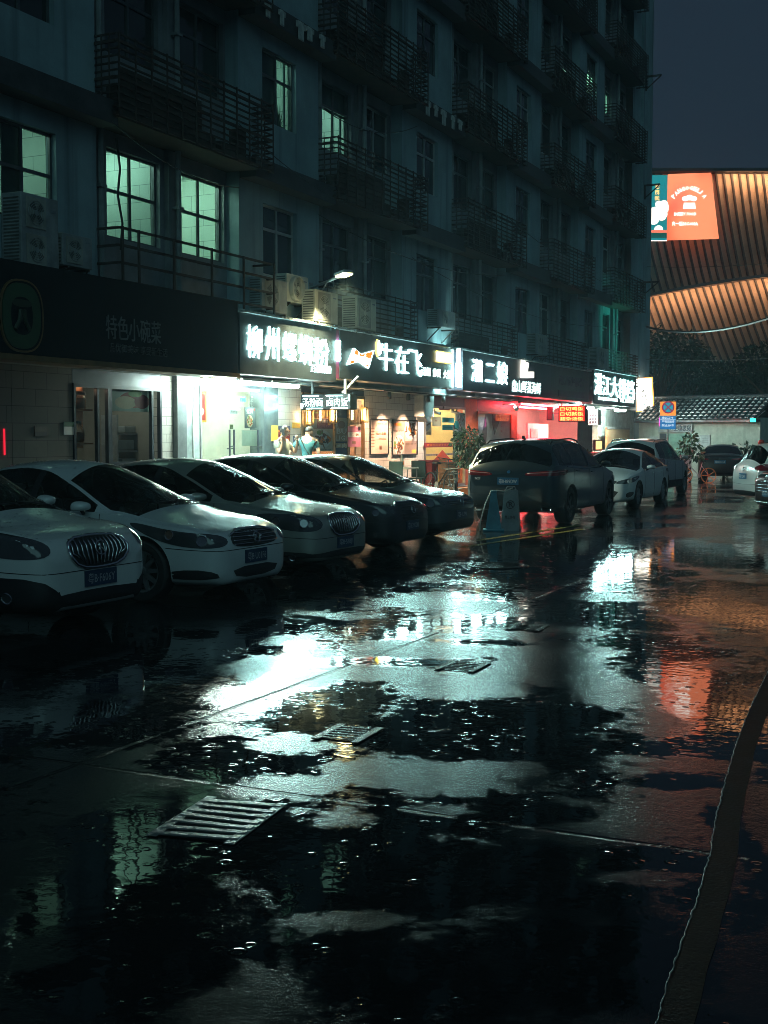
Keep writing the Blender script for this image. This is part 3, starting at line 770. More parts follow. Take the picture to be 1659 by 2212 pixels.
# --- blade sign over the noodle shop door
Yb = 26.05; xl, zb_ = on_y(650, 888, Yb); xr, zt_ = on_y(757, 851, Yb); zb_ = fz(650, 888, xl); zt_ = on_y(757, 850, Yb)[1]; zb_ = on_y(757, 884, Yb)[1]
bl = thing('blade_sign', 'black hanging blade sign with white glowing characters and light bars over the noodle shop door', 'blade sign', (xl, Yb, zb_)); W_, H_ = xr - xl, zt_ - zb_
MB().bbox((0, 0, 0), (W_, .34, H_), .012).build('panel', mat('blade_black', (.010, .013, .015), .5, spec=.2), bl)
m_ = MB(); text_on(m_, '汤粉面', (.06, -.004, H_ * .2), XP, ZU, W_ * .40, H_ * .55, .012, 3, -.008); text_on(m_, '卤肉饭', (W_ * .53, -.004, H_ * .2), XP, ZU, W_ * .42, H_ * .55, .012, 3, -.008); m_.build('lettering', emit('blade_letters', (.7, 1, .93), 2.0), bl)
m_ = MB()
for (a, b, c, d) in ((.05, .36, .86, .90), (.52, .84, .86, .90), (.12, .44, .05, .09), (.62, .94, .05, .09)): m_.box((W_ * a, -.025, H_ * c), (W_ * b, -.003, H_ * d))
m_.box((W_ * .012, -.025, H_ * .1), (W_ * .03, -.003, H_ * .42)); m_.box((W_ * .965, -.025, H_ * .55), (W_ * .985, -.003, H_ * .9)); m_.build('light_bar', WHITE_L, bl)
m_ = MB(); m_.box((.2, .15, H_), (.25, .2, H_ + .35)); m_.box((W_ - .25, .15, H_), (W_ - .2, .2, H_ + .35)); m_.tube([(W_ - .3, .17, H_ + .02), (W_ - .05, .5, H_ + .42)], .035, 6); m_.build('hanger', metal_m, bl)
# --- red LED sign
Yl = 45.4; xl, zb_ = on_y(1206, 911, Yl); xr, zt_ = on_y(1265, 876, Yl)
ld = thing('led_sign', 'red dot matrix sign with lines of dish names hanging by the red lit shop', 'LED sign', (xl, Yl, zb_)); W_, H_ = xr - xl, zt_ - zb_
MB().bbox((0, 0, 0), (W_, .22, H_), .015).build('housing', black_m, ld)
MB().box((.03, -.012, .03), (W_ - .03, -.002, H_ - .03)).build('screen', emit('led_red_field', (1, .02, .015), .35), ld)
m_ = MB()
for i, s in enumerate(('白切鸡饭', '白切鹅饭')): text_on(m_, s, (.07, -.014, H_ * (.68 - .32 * i)), XP, ZU, W_ - .14, H_ * .26, .012, 2, .015)
text_on(m_, '猪杂汤饭', (.07, -.014, .035), XP, ZU, W_ - .14, H_ * .24, .012, 2, .015)
m_.build('lettering', emit('led_red_letters', (1, .24, .06), 1.6), ld)
m_ = MB(); m_.box((.1, .05, H_), (.14, .09, 3.06 - zb_)); m_.box((W_ - .14, .05, H_), (W_ - .1, .09, 3.06 - zb_)); m_.box((-.45, .05, H_ * .5), (0, .12, H_ * .58)); m_.build('hanger', metal_m, ld)
sbk = thing('speaker_box', 'narrow dark box bracketed beside the red dot matrix sign', 'box', (xl - .35, Yl, 2.4)); MB().bbox((-.12, 0, 0), (.12, .2, .62), .02).build('housing', black_m, sbk)
MB().box((-.1, -.012, .05), (.1, -.003, .57)).build('grille', mat('grille_mesh', (.05, .05, .05), .6), sbk)
# ================================================================ shop fronts under the signs
def seg(name, label, px0, px1, z0, z1, m, X=XS, depth=.25, cat='shop wall', top=None):
    y0, y1 = fy(px0, X), fy(px1, X)
    t = thing(name, label, cat, (X, y0, .2)); MB().box((-depth, 0, 0), (0, y1 - y0, z1 - .2)).build('panel', m, t); return t
ceil_m = mat('soffit_panels', (.42, .42, .40), .5, var=.15)
sf = thing('soffit', 'pale soffit panels running along under the whole row of sign boards', 'soffit', (XS, 6, 3.02))
MB().box((-.2, 0, 0), (.62, 54, .045)).build('soffit_panel', ceil_m, sf)
# walls at the left, frames, lit tile pier, grey pillars
def px_wall(label, px0, px1, m, name='shop_wall', X=XS, zt=3.015, cat='shop wall', dep=.25): return seg(name, label, px0, px1, .2, zt, m, X, dep, cat)
y_l = fy(0, XS)
t = thing('shop_wall', 'dark shop wall at the left edge beside a red reflection', 'shop wall', (XS, 6, .2)); MB().box((-.25, 0, 0), (0, fy(26, XS) - 6, 2.815)).build('panel', btile_m, t)
e = MB(); e.box((.003, fy(7, XS) - 6, 1.25), (.03, fy(8.6, XS) - 6, 1.70)); e.build('red_light', emit('red_tube', (1, .02, .05), .3), t)
px_wall('beige tiled wall with small notices under the unlit sign', 27, 157, btile_m)
px_wall('pale tiled pier lit by the tubes between two shops', 349, 384, wtile_m)
px_wall('slim dark grey pillar beside the bright noodle shop', 384, 404, mat('grey_pillar', (.12, .14, .15), .35), 'pillar', XS + .12, cat='pillar', dep=.37)
px_wall('smooth grey panel with a hanging cable left of the noodle shop', 404, 431, mat('grey_panel', (.30, .36, .36), .4), 'shop_wall', XS + .02)
px_wall('shiny steel pillar right of the noodle shop door', 571, 601, mat('steel_pillar', (.22, .28, .30), .22, .6), 'pillar', XS + .14, cat='pillar', dep=.39)
px_wall('white tiled wall strip behind the man on the phone', 601, 651, wtile_m)
px_wall('white tiled wall with two framed menu boards and track lights', 786, 916, wtile_m)
org_m = mat('orange_red_paint', (.50, .10, .035), .4)
px_wall('orange red door jamb of the seafood restaurant', 1003, 1031, org_m, 'door_jamb', cat='door jamb')
px_wall('orange red pier between the fish poster window and the red lit shop', 1103, 1117, org_m, 'door_jamb', cat='door jamb')
px_wall('white end wall under the last glowing sign', 1291, 1384, mat('far_plaster', (.45, .5, .5), .6))
sg = MB()
# slim cable hanging on the panel
cb = MB(); yv = fy(421, XS + .05); cb.tube([(0, .05, 2.8), (.0, -.02, 2.4), (.01, -.10, 1.8), (.0, -.08, 1.2), (0, .02, .6), (0, .03, .02)], .022, 6)
tag(cb.build('cable', mat('grey_cable', (.4, .42, .4), .5), None, True, (XS + .06, yv, .2)), 'thick grey cable hanging down the panel left of the noodle shop', 'cable')

def glazing(label, px0, px1, zt=2.9, X=XS, mull=(), rails=(), fm=dframe_m, name='shop_window', gm_=clear_m):
    y0, y1 = fy(px0, X), fy(px1, X); t = thing(name, label, 'shop window', (X, y0, .2)); L = y1 - y0; h = zt - .2; f = MB()
    f.box((-.05, 0, 0), (.03, .06, h)); f.box((-.05, L - .06, 0), (.03, L, h)); f.box((-.05, .06, h - .07), (.03, L - .06, h)); f.box((-.05, .06, 0), (.03, L - .06, .08))
    for p in mull: yq = fy(p, X) - y0; f.box((-.048, yq - .03, .08), (.028, yq + .03, h - .07))
    for z in rails: f.box((-.046, .06, z - .03), (.026, L - .06, z + .03))
    f.build('frame', fm, t)
    MB().quad((-.01, .03, .04), (-.01, L - .03, .04), (-.01, L - .03, h - .03), (-.01, .03, h - .03)).build('pane', gm_, t)
    if zt < 3.0: MB().box((-.2, 0, h + .003), (0, L, 2.815)).build('header', dframe_m, t)
    return t
def interior(label, px0, px1, depth, col, lights, strength, lcol, name='shop_interior', X=XS, zc=2.95):
    y0, y1 = fy(px0, X), fy(px1, X); t = thing(name, label, 'shop interior', (X - .3, y0, .2)); L = y1 - y0; b = MB(); h = zc - .2
    b.quad((-depth, 0, 0), (-depth, L, 0), (-depth, L, h), (-depth, 0, h)); b.quad((0, 0, 0), (-depth, 0, 0), (-depth, 0, h), (0, 0, h)); b.quad((0, L, 0), (-depth, L, 0), (-depth, L, h), (0, L, h))
    b.quad((0, 0, h), (-depth, 0, h), (-depth, L, h), (0, L, h)); b.quad((.3, 0, .005), (-depth, 0, .005), (-depth, L, .005), (.3, L, .005))
    b.build('walls', mat('interior_' + str(round(col[0], 2)) + str(round(col[2], 2)), col, .6, var=.05), t)
    l = MB()
    for (fx, fy_, ln_) in lights: l.box((-depth * fx - .05, L * fy_ - ln_ / 2, h - .10), (-depth * fx + .05, L * fy_ + ln_ / 2, h - .04))
    if lights: l.build('ceiling_light', emit('interior_light_%.1f_%.2f' % (strength, lcol[2]), lcol, strength), t)
    return t

# --- flat pictures: a board with coloured fields, dishes and writing
def picture(name, label, rect, X, base, items, cat='poster', frame=None, th=.012, axes=None):
    y0, y1, z1, z0 = rect if rect[2] > rect[3] else (rect[0], rect[1], rect[3], rect[2])
    t = thing(name, label, cat, (X, y0, z0)); w_, h_ = y1 - y0, z1 - z0
    mats = [base]; mb = MB(); mb.box((-th, 0, 0), (0, w_, h_)); tm = {}
    def mi(m):
        if m not in mats: mats.append(m)
        return mats.index(m)
    rg = random.Random(label)
    for k, it in enumerate(items):
        d = .002 + .0006 * k
        if it[0] == 'r': _, x, y, a, b, m = it; mb.quad((d, x * w_, y * h_), (d, (x + a) * w_, y * h_), (d, (x + a) * w_, (y + b) * h_), (d, x * w_, (y + b) * h_), mi(m))
        elif it[0] == 'e': _, x, y, a, b, m = it; mb.disc((d, x * w_, y * h_), (1, 0, 0), a * w_, 24, mi(m), b * h_) if False else mb.add([(d, (x + a * math.cos(q * PI / 12)) * w_, (y + b * math.sin(q * PI / 12)) * h_) for q in range(24)], [tuple(range(24))], mi(m))
        elif it[0] == 'p': mb.add([(d, x * w_, y * h_) for x, y in it[1]], [tuple(range(len(it[1])))], mi(it[2]))
        elif it[0] == 'dish':
            _, x, y, a, b, ms = it
            mb.add([(d, (x + a * math.cos(q * PI / 12)) * w_, (y + b * math.sin(q * PI / 12)) * h_) for q in range(24)], [tuple(range(24))], mi(ms[0]))
            for q in range(26):
                an, rr = rg.uniform(0, 2 * PI), rg.uniform(0, .78) ** .7; l1, l2, ro = rg.uniform(.12, .34), rg.uniform(.06, .14), rg.uniform(0, PI)
                cx, cy = x + a * rr * math.cos(an), y + b * rr * math.sin(an); m = ms[1 + int(rg.random() * (len(ms) - 1))]; pts_ = []
                for s in range(10):
                    u_, v_ = l1 * math.cos(s * PI / 5), l2 * math.sin(s * PI / 5)
                    pts_.append((d + .0006 + .0002 * q, (cx + a * (u_ * math.cos(ro) - v_ * math.sin(ro))) * w_, (cy + b * (u_ * math.sin(ro) + v_ * math.cos(ro))) * h_))
                mb.add(pts_, [tuple(range(10))], mi(m))
        elif it[0] == 't': tm.setdefault(it[6], MB()); text_on(tm[it[6]], it[1], (d + .003, it[2] * w_, it[3] * h_), XU, ZU, it[4] * w_, it[5] * h_, .0015, 1, it[7] if len(it) > 7 else 0)
    mb.build('sheet', mats, t)
    for m, b in tm.items():
        if b.v: b.build('lettering', m, t)
    if frame:
        f = MB(); f.box((-.01, -.03, -.03), (.025, 0, h_ + .03)); f.box((-.01, w_, -.03), (.025, w_ + .03, h_ + .03)); f.box((-.01, 0, -.03), (.025, w_, 0)); f.box((-.01, 0, h_), (.025, w_, h_ + .03)); f.build('frame', frame, t)
    return t
def rp(px0, py0, px1, py1, X): 
    a = on_x(px0, py0, X); b = on_x(px1, py1, X); zt = fz((px0 + px1) / 2, py0, X); zb = fz((px0 + px1) / 2, py1, X); return (a[0], b[0], zt, zb)
c = lambda n, col: mat('print_' + n, col, .5, var=.08)
paper, ink, redp, redd, orng, yelw, brn, brn2, grn, teal, pink, navy, plate, cream, maro, greyp = (c('paper', (.72, .70, .66)), c('ink', (.05, .045, .05)), c('red', (.42, .03, .03)), c('dark_red', (.22, .02, .03)), c('orange', (.75, .22, .04)), c('yellow', (.75, .48, .08)), c('brown', (.11, .05, .03)), c('light_brown', (.24, .12, .07)), c('green', (.12, .26, .06)), c('teal', (.06, .36, .38)), c('pink', (.55, .20, .30)), c('navy', (.04, .07, .16)), c('plate', (.66, .68, .66)), c('cream', (.70, .62, .42)), c('purple', (.24, .08, .13)), c('grey', (.30, .32, .33)))
food = (plate, brn, brn2, brn, orng, brn2)
XF1 = XS + .02
# far-left wall notices
picture('notice', 'white notice with a green heading on the beige wall', rp(138, 911, 161, 939, XF1), XF1, paper, [('r', 0, .62, 1, .38, c('leaf', (.03, .12, .05)))], 'notice')
picture('notice', 'small brown notice on the beige wall', rp(75, 921, 105, 942, XF1), XF1, c('brownpaper', (.10, .075, .06)), [('r', 0, 0, .9, .45, ink)], 'notice')
# closed shop: shelf window and poster window
interior('dim room of the closed shop behind the shelf of jars', 163, 349, 2.2, (.26, .24, .21), [(.15, .5, 2.0)], 3.5, (.9, 1, .85))
glazing('dark framed window with a shelf of jars', 158, 236, 2.75, mull=(211,), rails=())
glazing('dark framed sliding window with a meat poster', 236, 348, 2.75, mull=(328,), rails=(1.05,))
shw = mat('shelf_wood', (.35, .16, .08), .5)
sh = thing('shelf', 'wooden wall shelf lit warm behind the dark framed window', 'shelf', (XS - .32, fy(168, XS), .2)); W_ = fy(209, XS) - fy(168, XS)
m_ = MB(); m_.box((-.04, 0, 1.35), (0, W_, 2.7)); 
for z in (1.42, 2.05): m_.box((0, 0, z), (.24, W_, z + .03))
m_.build('shelf_board', shw, sh); MB().box((0, .03, 2.55), (.05, W_ - .03, 2.59)).build('shelf_light', emit('shelf_light', (1, .62, .4), 6), sh)
jar_g = glass('jar_glass', (.85, .9, .88), .8)
for i, (yf, z, lab) in enumerate(((.45, 1.45, 'glass jar of orange pickles on the lower shelf'), (.5, 2.08, 'wide glass jar on the upper shelf'))):
    j = thing('jar', lab, 'jar', (XS - .2, fy(168, XS) + W_ * yf, .2 + z)); p_ = [(0, 0), (.11, 0), (.125, .04), (.125, .24), (.09, .30), (.06, .32), (.06, .36), (0, .36)] if i == 0 else [(0, 0), (.14, 0), (.15, .03), (.15, .25), (.13, .28), (0, .28)]
    MB().lathe(p_, 20).build('glass', jar_g, j, True); MB().lathe([(0, .01), (.105, .012), (.115, .05), (.112, .2), (0, .21)], 16).build('filling', c('pickle', (.5, .16, .05)) if i == 0 else c('nuts', (.4, .28, .2)), j, True)
    MB().lathe([(0, .36), (.065, .36), (.065, .41), (0, .41)] if i == 0 else [(0, .28), (.13, .28), (.13, .33), (0, .33)], 16).build('lid', c('lid', (.2, .22, .2)), j)
picture('poster', 'pale meat photo poster in the window of the closed shop', rp(241, 826, 324, 889, XS - .08), XS - .08, c('palegreen', (.36, .44, .42)), [('e', .55, .40, .36, .28, c('meat', (.32, .06, .05))), ('e', .35, .30, .28, .22, c('fat', (.6, .5, .38))), ('e', .78, .35, .2, .25, redd), ('e', .6, .62, .18, .12, grn), ('e', .2, .75, .2, .1, greyp)])
rk = thing('rack', 'metal shelf rack with boxes behind the sliding window', 'rack', (XS - .7, fy(246, XS - .7), .2)); m_ = MB(); L_ = 1.0
for z in (.9, 1.25, 1.6): m_.box((-.3, 0, z), (.1, L_, z + .04))
for y in (0, L_): m_.box((-.3, y - .02, 0), (.1, y + .02, 2.0))
m_.build('frame', metal_m, rk); m_ = MB(); m_.bbox((-.2, .1, 1.30), (.05, .6, 1.5), .01); m_.bbox((-.2, .3, 1.65), (.05, .9, 1.78), .01); m_.bbox((-.2, .2, .95), (.05, .8, 1.12), .01); m_.build('box', greyp, rk)
# --- bright noodle shop
room_n = interior('bright white dining room of the noodle shop behind glass doors', 431, 572, 5.0, (.78, .80, .74), [(.18, .35, 1.6), (.18, .75, 1.2), (.6, .5, 2.2)], 7, (.88, 1, .80))
glazing('tall glass front with twin doors of the bright noodle shop', 431, 572, 2.86, mull=(), rails=(), fm=metal_m)
for i, (px, lab) in enumerate(((500, 'left'), (561, 'right'))):
    y_ = fy(px, XS + .06); hd = thing('pull_handle_pair', 'pair of long dark pull handles on the %s glass door of the noodle shop' % lab, 'handle pair', (XS + .03, y_, .2)); m_ = MB()
    for s in (-.09, .09): m_.tube([(.04, s, .55), (.04, s, fz(px, 928, XS) - .2)], .022, 8)
    m_.tube([(.04, -.09, 1.35), (.04, .09, 1.35)], .014, 6); m_.tube([(-.03, -.09, 1.3), (.04, -.09, 1.3)], .014, 6); m_.tube([(-.03, .09, 1.3), (.04, .09, 1.3)], .014, 6)
    m_.build('grip', dframe_m, hd)
picture('poster', 'orange framed red poster inside the noodle shop', rp(433, 846, 446, 912, XS - .2), XS - .2, yelw, [('r', .0, .06, .85, .86, redp), ('e', .2, .35, .4, .12, cream)])
picture('poster', 'dark noodle bowl poster on the glass of the noodle shop', rp(529, 880, 552, 925, XS - .03), XS - .03, c('slate', (.13, .16, .18)), [('dish', .45, .34, .30, .30, (cream, orng, brn2, redp, grn)), ('t', '螺蛳', .12, .68, .6, .24, paper, .01), ('r', .82, .85, .12, .1, redp)])
picture('poster', 'small teal sticker on the noodle shop glass', rp(519, 857, 531, 868, XS - .03), XS - .03, teal, [('r', .3, .2, .6, .4, c('teal2', (.03, .22, .26)))], 'sticker')
picture('poster', 'green square sticker above the left door handle', rp(497, 917, 504, 927, XS - .03), XS - .03, c('olive', (.10, .14, .06)), [('r', .2, .2, .6, .1, paper)], 'sticker')
picture('panel', 'frosted white privacy panel across the right glass door', rp(523, 929, 566, 963, XS - .03), XS - .03, c('frost', (.55, .68, .60)), [('r', 0, .97, 1, .03, paper)], 'panel')
picture('notice', 'grey strip notice between the noodle shop doors', rp(497, 884, 513, 894, XS - .03), XS - .03, greyp, [('t', '欢迎光临', .1, .3, .8, .4, ink)], 'notice')
for i, (f0, ln_) in enumerate(((447, 60), (512, 62), (577, 62))):      # double fluorescent battens under the sign
    ya, yb3 = fy(f0, -14.2), fy(f0 + ln_, -14.2); tb = thing('tube_lamp', 'double fluorescent batten under the noodle shop sign, %s of three' % ('leftmost', 'middle one', 'rightmost')[i], 'tube lamp', (-14.2, ya, 2.96), group='fluorescent battens under the noodle shop sign'); L_ = yb3 - ya
    MB().box((-.16, 0, 0), (.16, L_, .055)).build('batten', plas_m, tb)
    m_ = MB(); m_.tube([(-.09, .04, -.04), (-.09, L_ - .04, -.04)], .035, 8); m_.tube([(.09, .04, -.04), (.09, L_ - .04, -.04)], .035, 8); m_.build('tube', TUBE, tb)
dt = thing('dining_table', 'white dining table with bottles inside the noodle shop', 'table', (-16.6, fy(455, -16.6), .2)); m_ = MB(); m_.bbox((-.35, -.6, .72), (.35, .6, .76), .01); m_.build('table_top', plas_m, dt)
for sx in (-.3, .3):
    for sy in (-.52, .52): MB().cyl((sx, sy, 0), (sx, sy, .72), .022, 8).build('leg', metal_m, dt)
for i, y in enumerate((-.2, .1, .4)):
    b_ = thing('bottle', ('white sauce bottle on the dining table', 'tan paper roll on the dining table', 'small yellow box on the dining table')[i], ('bottle', 'roll', 'box')[i], (-16.6, fy(455, -16.6) + y, .96))
    MB().lathe([(0, 0), (.05, 0), (.05, .16), (.02, .2), (.02, .25), (0, .25)] if i == 0 else [(.02, 0), (.07, 0), (.07, .13), (.02, .13)], 14).build('body', (plas_m, cream, yelw)[i], b_, True)
# posters by the pillar
picture('poster', 'orange and navy price poster behind the man on the phone', rp(601, 920, 627, 968, XF1), XF1, redd, [('r', 0, .82, 1, .18, navy), ('r', 0, .72, 1, .10, orng), ('r', .15, .5, .35, .12, yelw), ('r', .1, .3, .8, .13, orng), ('r', .3, .15, .5, .1, orng), ('e', .5, .91, .1, .07, cream)])
picture('poster', 'plain yellow poster on the steel pillar', rp(587, 919, 601, 953, XS + .16), XS + .16, yelw, [('e', .5, .8, .1, .04, orng)])
picture('poster', 'small yellow card on the white tiles', rp(632, 913, 648, 925, XF1), XF1, yelw, [('t', '外卖', .5, .2, .4, .6, orng)], 'card')
picture('poster', 'blue square plate on the white tiles', rp(634, 942, 642, 955, XF1), XF1, navy, [('e', .5, .5, .3, .3, greyp)], 'plate')
# --- window wall papered with posters
interior('warm kitchen counter behind the poster covered glass', 651, 787, 2.5, (.62, .40, .28), [(.4, .4, 1.2), (.12, .5, 2.0)], 16, (1, .70, .42))
glazing('poster covered glass front with brass coloured posts', 651, 786, 2.86, mull=(722, 753), fm=mat('brass_frame', (.32, .22, .12), .3, .6))
picture('poster', 'tall pink beige poster with a numeral behind the bending man', rp(655, 890, 671, 985, XS - .03), XS - .03, c('pinkbeige', (.55, .45, .38)), [('r', 0, .88, 1, .12, navy), ('e', .5, .95, .35, .05, yelw), ('t', '1', .2, .28, .35, .22, brn2, .02), ('t', '招牌卤肉', .05, .58, .9, .07, brn2)])
picture('poster', 'big menu poster with a heaped meat bowl', rp(673, 905, 720, 975, XS - .03), XS - .03, c('greybeige', (.56, .54, .48)), [('r', 0, .70, 1, .30, maro), ('r', 0, .72, .24, .28, greyp), ('t', '粉面饭汤', .28, .89, .70, .09, paper, .01), ('t', '招牌35', .28, .73, .5, .12, pink), ('dish', .48, .38, .40, .28, food), ('e', .78, .36, .10, .09, orng), ('e', .36, .58, .14, .07, grn), ('t', '卤肉拌饭', .1, .03, .8, .05, ink)])
picture('poster', 'orange back panel above the meat bowl poster', rp(671, 884, 719, 903, XS - .05), XS - .05, orng, [('r', .1, .5, .8, .2, yelw), ('r', .55, .1, .3, .8, c('amber', (.8, .5, .25)))])
picture('poster', 'navy and white poster with bold letters on the glass', rp(724, 884, 751, 985, XS - .03), XS - .03, c('beige2', (.45, .36, .28)), [('r', .1, .82, .9, .18, navy), ('r', 0, .0, 1, .18, navy), ('t', 'BU', .1, .47, .8, .12, paper, .02), ('t', 'LIGI', .0, .33, .9, .11, paper, .02), ('r', 0, .28, 1, .03, navy), ('t', '卤肉', .1, .17, .8, .10, paper, .02), ('e', .5, .67, .3, .08, brn2)])
picture('poster', 'pink notice with a white band on the poster glass', rp(752, 921, 779, 965, XS + .05), XS + .05, pink, [('r', 0, .47, 1, .24, paper), ('t', '招  聘', .15, .52, .7, .14, brn2), ('r', .3, .15, .3, .12, brn2)], 'notice')
picture('poster', 'tan duck poster partly behind the pink notice', rp(754, 884, 776, 918, XS - .03), XS - .03, c('tan', (.50, .36, .26)), [('e', .55, .55, .3, .38, brn2), ('e', .5, .6, .16, .22, brn), ('t', '麻辣鸭脖', .1, .06, .8, .12, brn)])
# framed boards on the tile wall
for i, (px, py, lab) in enumerate(((719, 897, 'brass wall lantern glowing between the papered windows'), (787, 896, 'brass wall lantern glowing at the right end of the papered windows'), (668, 900, 'brass wall lantern glowing under the left end of the blade sign'))):
    y_, z_ = on_x(px, py, XS + .16); wl_ = thing('wall_lantern', lab, 'wall lantern', (XS + .03, y_, z_)); bm_ = mat('brass_lantern', (.45, .30, .12), .3, .8)
    k_ = MB(); k_.bbox((.06, -.08, .17), (.22, .08, .21), .01); k_.bbox((.06, -.08, -.21), (.22, .08, -.17), .01); k_.box((0, -.03, -.25), (.06, .03, .25))
    for a_ in (.07, .20):
        for b_ in (-.07, .06): k_.box((a_, b_, -.17), (a_ + .012, b_ + .012, .17))
    k_.build('housing', bm_, wl_); k_ = MB(); k_.cyl((.14, 0, -.13), (.14, 0, .13), .035, 12); k_.build('bulb', emit('lantern_bulb', (1, .62, .26), 24), wl_)
picture('menu_board', 'pale framed menu board with faint print on the tiled wall', rp(800, 907, 838, 980, XF1), XF1, c('palepink', (.60, .46, .38)), [('t', '现在来一份', .42, .86, .5, .05, brn2), ('t', '68', .6, .55, .28, .10, brn2, .01), ('t', '套餐仅需', .3, .56, .28, .05, brn2), ('r', .45, .42, .45, .03, brn2), ('r', .5, .12, .14, .12, brn2)] + [('r', .02, .2 + .09 * i, .2, .02, brn2) for i in range(7)], 'menu board', black_m)
picture('menu_board', 'dark framed picture menu with two meat dishes on the tiled wall', rp(848, 909, 900, 981, XF1), XF1, c('taupe', (.30, .22, .19)), [('r', .0, .0, .48, .7, c('softgrey', (.48, .44, .42))), ('r', .5, .4, .5, .58, c('softgrey', (.48, .44, .42))), ('dish', .26, .28, .22, .30, food), ('dish', .74, .72, .26, .28, food), ('e', .09, .28, .05, .12, grn), ('e', .9, .66, .05, .09, orng), ('t', '干锅牛杂 38元', .04, .66, .4, .06, brn), ('t', '麻辣小龙虾 68', .52, .28, .42, .06, brn), ('r', .05, .85, .3, .08, orng), ('r', .78, .03, .18, .1, yelw)], 'menu board', black_m)
# track with small spot lamps
trk = thing('light_track', 'thin track rail under the beer sign board', 'track', (-14.2, fy(830, -14.2), 2.98)); MB().box((-.02, 0, 0), (.02, fy(985, -14.2) - fy(830, -14.2), .03)).build('rail', black_m, trk)
for i, px in enumerate((841, 882, 925, 958)):
    y_ = fy(px, -14.2); sp_ = thing('track_spot', ('first track spot from the blade sign, unlit', 'warm lit track spot above the framed boards', 'third track spot above the steel box', 'fourth track spot beside the downlights')[i], 'spot lamp', (-14.2, y_, 2.98), group='track spots under the beer sign')
    MB().lathe([(0, -.02), (.05, -.02), (.06, -.2), (.055, -.2), (.05, -.1), (0, -.1)], 14).build('head', black_m, sp_, True)
    if i in (1,):
        MB().disc((0, 0, -.19), (0, 0, -1), .052, 14).build('lens', emit('warm_spot', (1, .75, .45), 5), sp_)
    lamp('track_light', 'SPOT', (-14.2, y_, 2.76), (90, 150, 150, 80)[i], (1, .62, .38), .04, (-.75, 0, -1.25), spot_size=R(75), spot_blend=.8)
mb_ = thing('meter_box', 'grey steel box hanging under the beer sign board', 'box', (-14.6, fy(905, -14.6), 2.35)); m_ = MB(); m_.bbox((-.15, 0, 0), (.15, .75, .62), .012); m_.prism([(-.15, .1, 0), (.15, .1, 0), (.15, .3, -.14), (-.15, .3, -.14)], (0, .35, 0)); m_.build('housing', mat('meter_grey', (.30, .34, .34), .5), mb_); MB().box((.153, .05, .03), (.16, .7, .58)).build('door', mat('meter_grey', (.3, .34, .34), .5), mb_)
# --- seafood restaurant
interior('cream walled dining room of the seafood restaurant', 917, 1004, 3.0, (.78, .62, .36), [(.3, .3, 1.4), (.3, .75, 1.0)], 18.0, (1, .86, .55))
glazing('glass front of the seafood restaurant with stickers and a red banner', 917, 1004, 2.72, mull=(), rails=(1.02,), fm=mat('steel_frame', (.35, .34, .32), .3, .6))
picture('poster', 'grey oval fish photo at the left of the seafood glass', rp(917, 889, 932, 940, XS - .02), XS - .02, c('cream3', (.6, .5, .33)), [('dish', .15, .58, .8, .42, (greyp, brn, brn2, greyp)), ('t', '酱爆鱼', .05, .03, .8, .12, brn)])
picture('poster', 'pale grey round clam photo at the right of the seafood glass', rp(984, 892, 1003, 944, XS - .02), XS - .02, c('greygreen', (.48, .50, .42)), [('dish', .5, .55, .45, .38, (greyp, greyp, plate, brn2)), ('t', '鲜贝', .2, .03, .6, .12, brn)])
picture('sign_plate', 'red square plate high on the seafood glass', rp(949, 872, 972, 886, XS - .02), XS - .02, redp, [('r', .1, .3, .8, .1, redd), ('r', .1, .6, .8, .1, redd)], 'plate')
picture('sticker', 'upper teal sticker on the seafood glass', rp(956, 902, 981, 913, XS - .02), XS - .02, teal, [('r', .15, .4, .7, .15, c('teal2', (.03, .22, .26)))], 'sticker')
picture('sticker', 'lower teal sticker on the seafood glass', rp(956, 918, 981, 929, XS - .02), XS - .02, teal, [('r', .15, .4, .7, .15, c('teal2', (.03, .22, .26)))], 'sticker')
picture('sticker', 'pale notice sheet on the seafood glass', rp(934, 901, 953, 921, XS - .02), XS - .02, cream, [('e', .4, .6, .06, .06, redp)], 'notice')
picture('banner', 'dark red banner strip across the seafood glass', rp(917, 956, 1001, 966, XS + .05), XS + .05, redd, [('t', '营业时间早十点至凌晨二点', .05, .3, .85, .45, orng)], 'banner')
dm = [(.5, 1), (1, .5), (.5, 0), (0, .5)]
fu_r = rp(930, 972, 979, 1030, XS + .07)
fu = thing('fortune_diamond', 'red diamond paper with a bold brush character on the seafood glass', 'decoration', (XS + .07, fu_r[0], fu_r[3])); W_, H_ = fu_r[1] - fu_r[0], fu_r[2] - fu_r[3]
MB().prism([(0, x * W_, y * H_) for x, y in [(0, .5), (.5, 0), (1, .5), (.5, 1)]], (.012, 0, 0)).build('paper', c('diamond_red', (.5, .06, .03)), fu); m_ = MB(); text_on(m_, '福', (.014, W_ * .28, H_ * .28), XU, ZU, W_ * .44, H_ * .44, .004, 2, .02); m_.build('lettering', c('brown_gold', (.16, .09, .03)), fu)
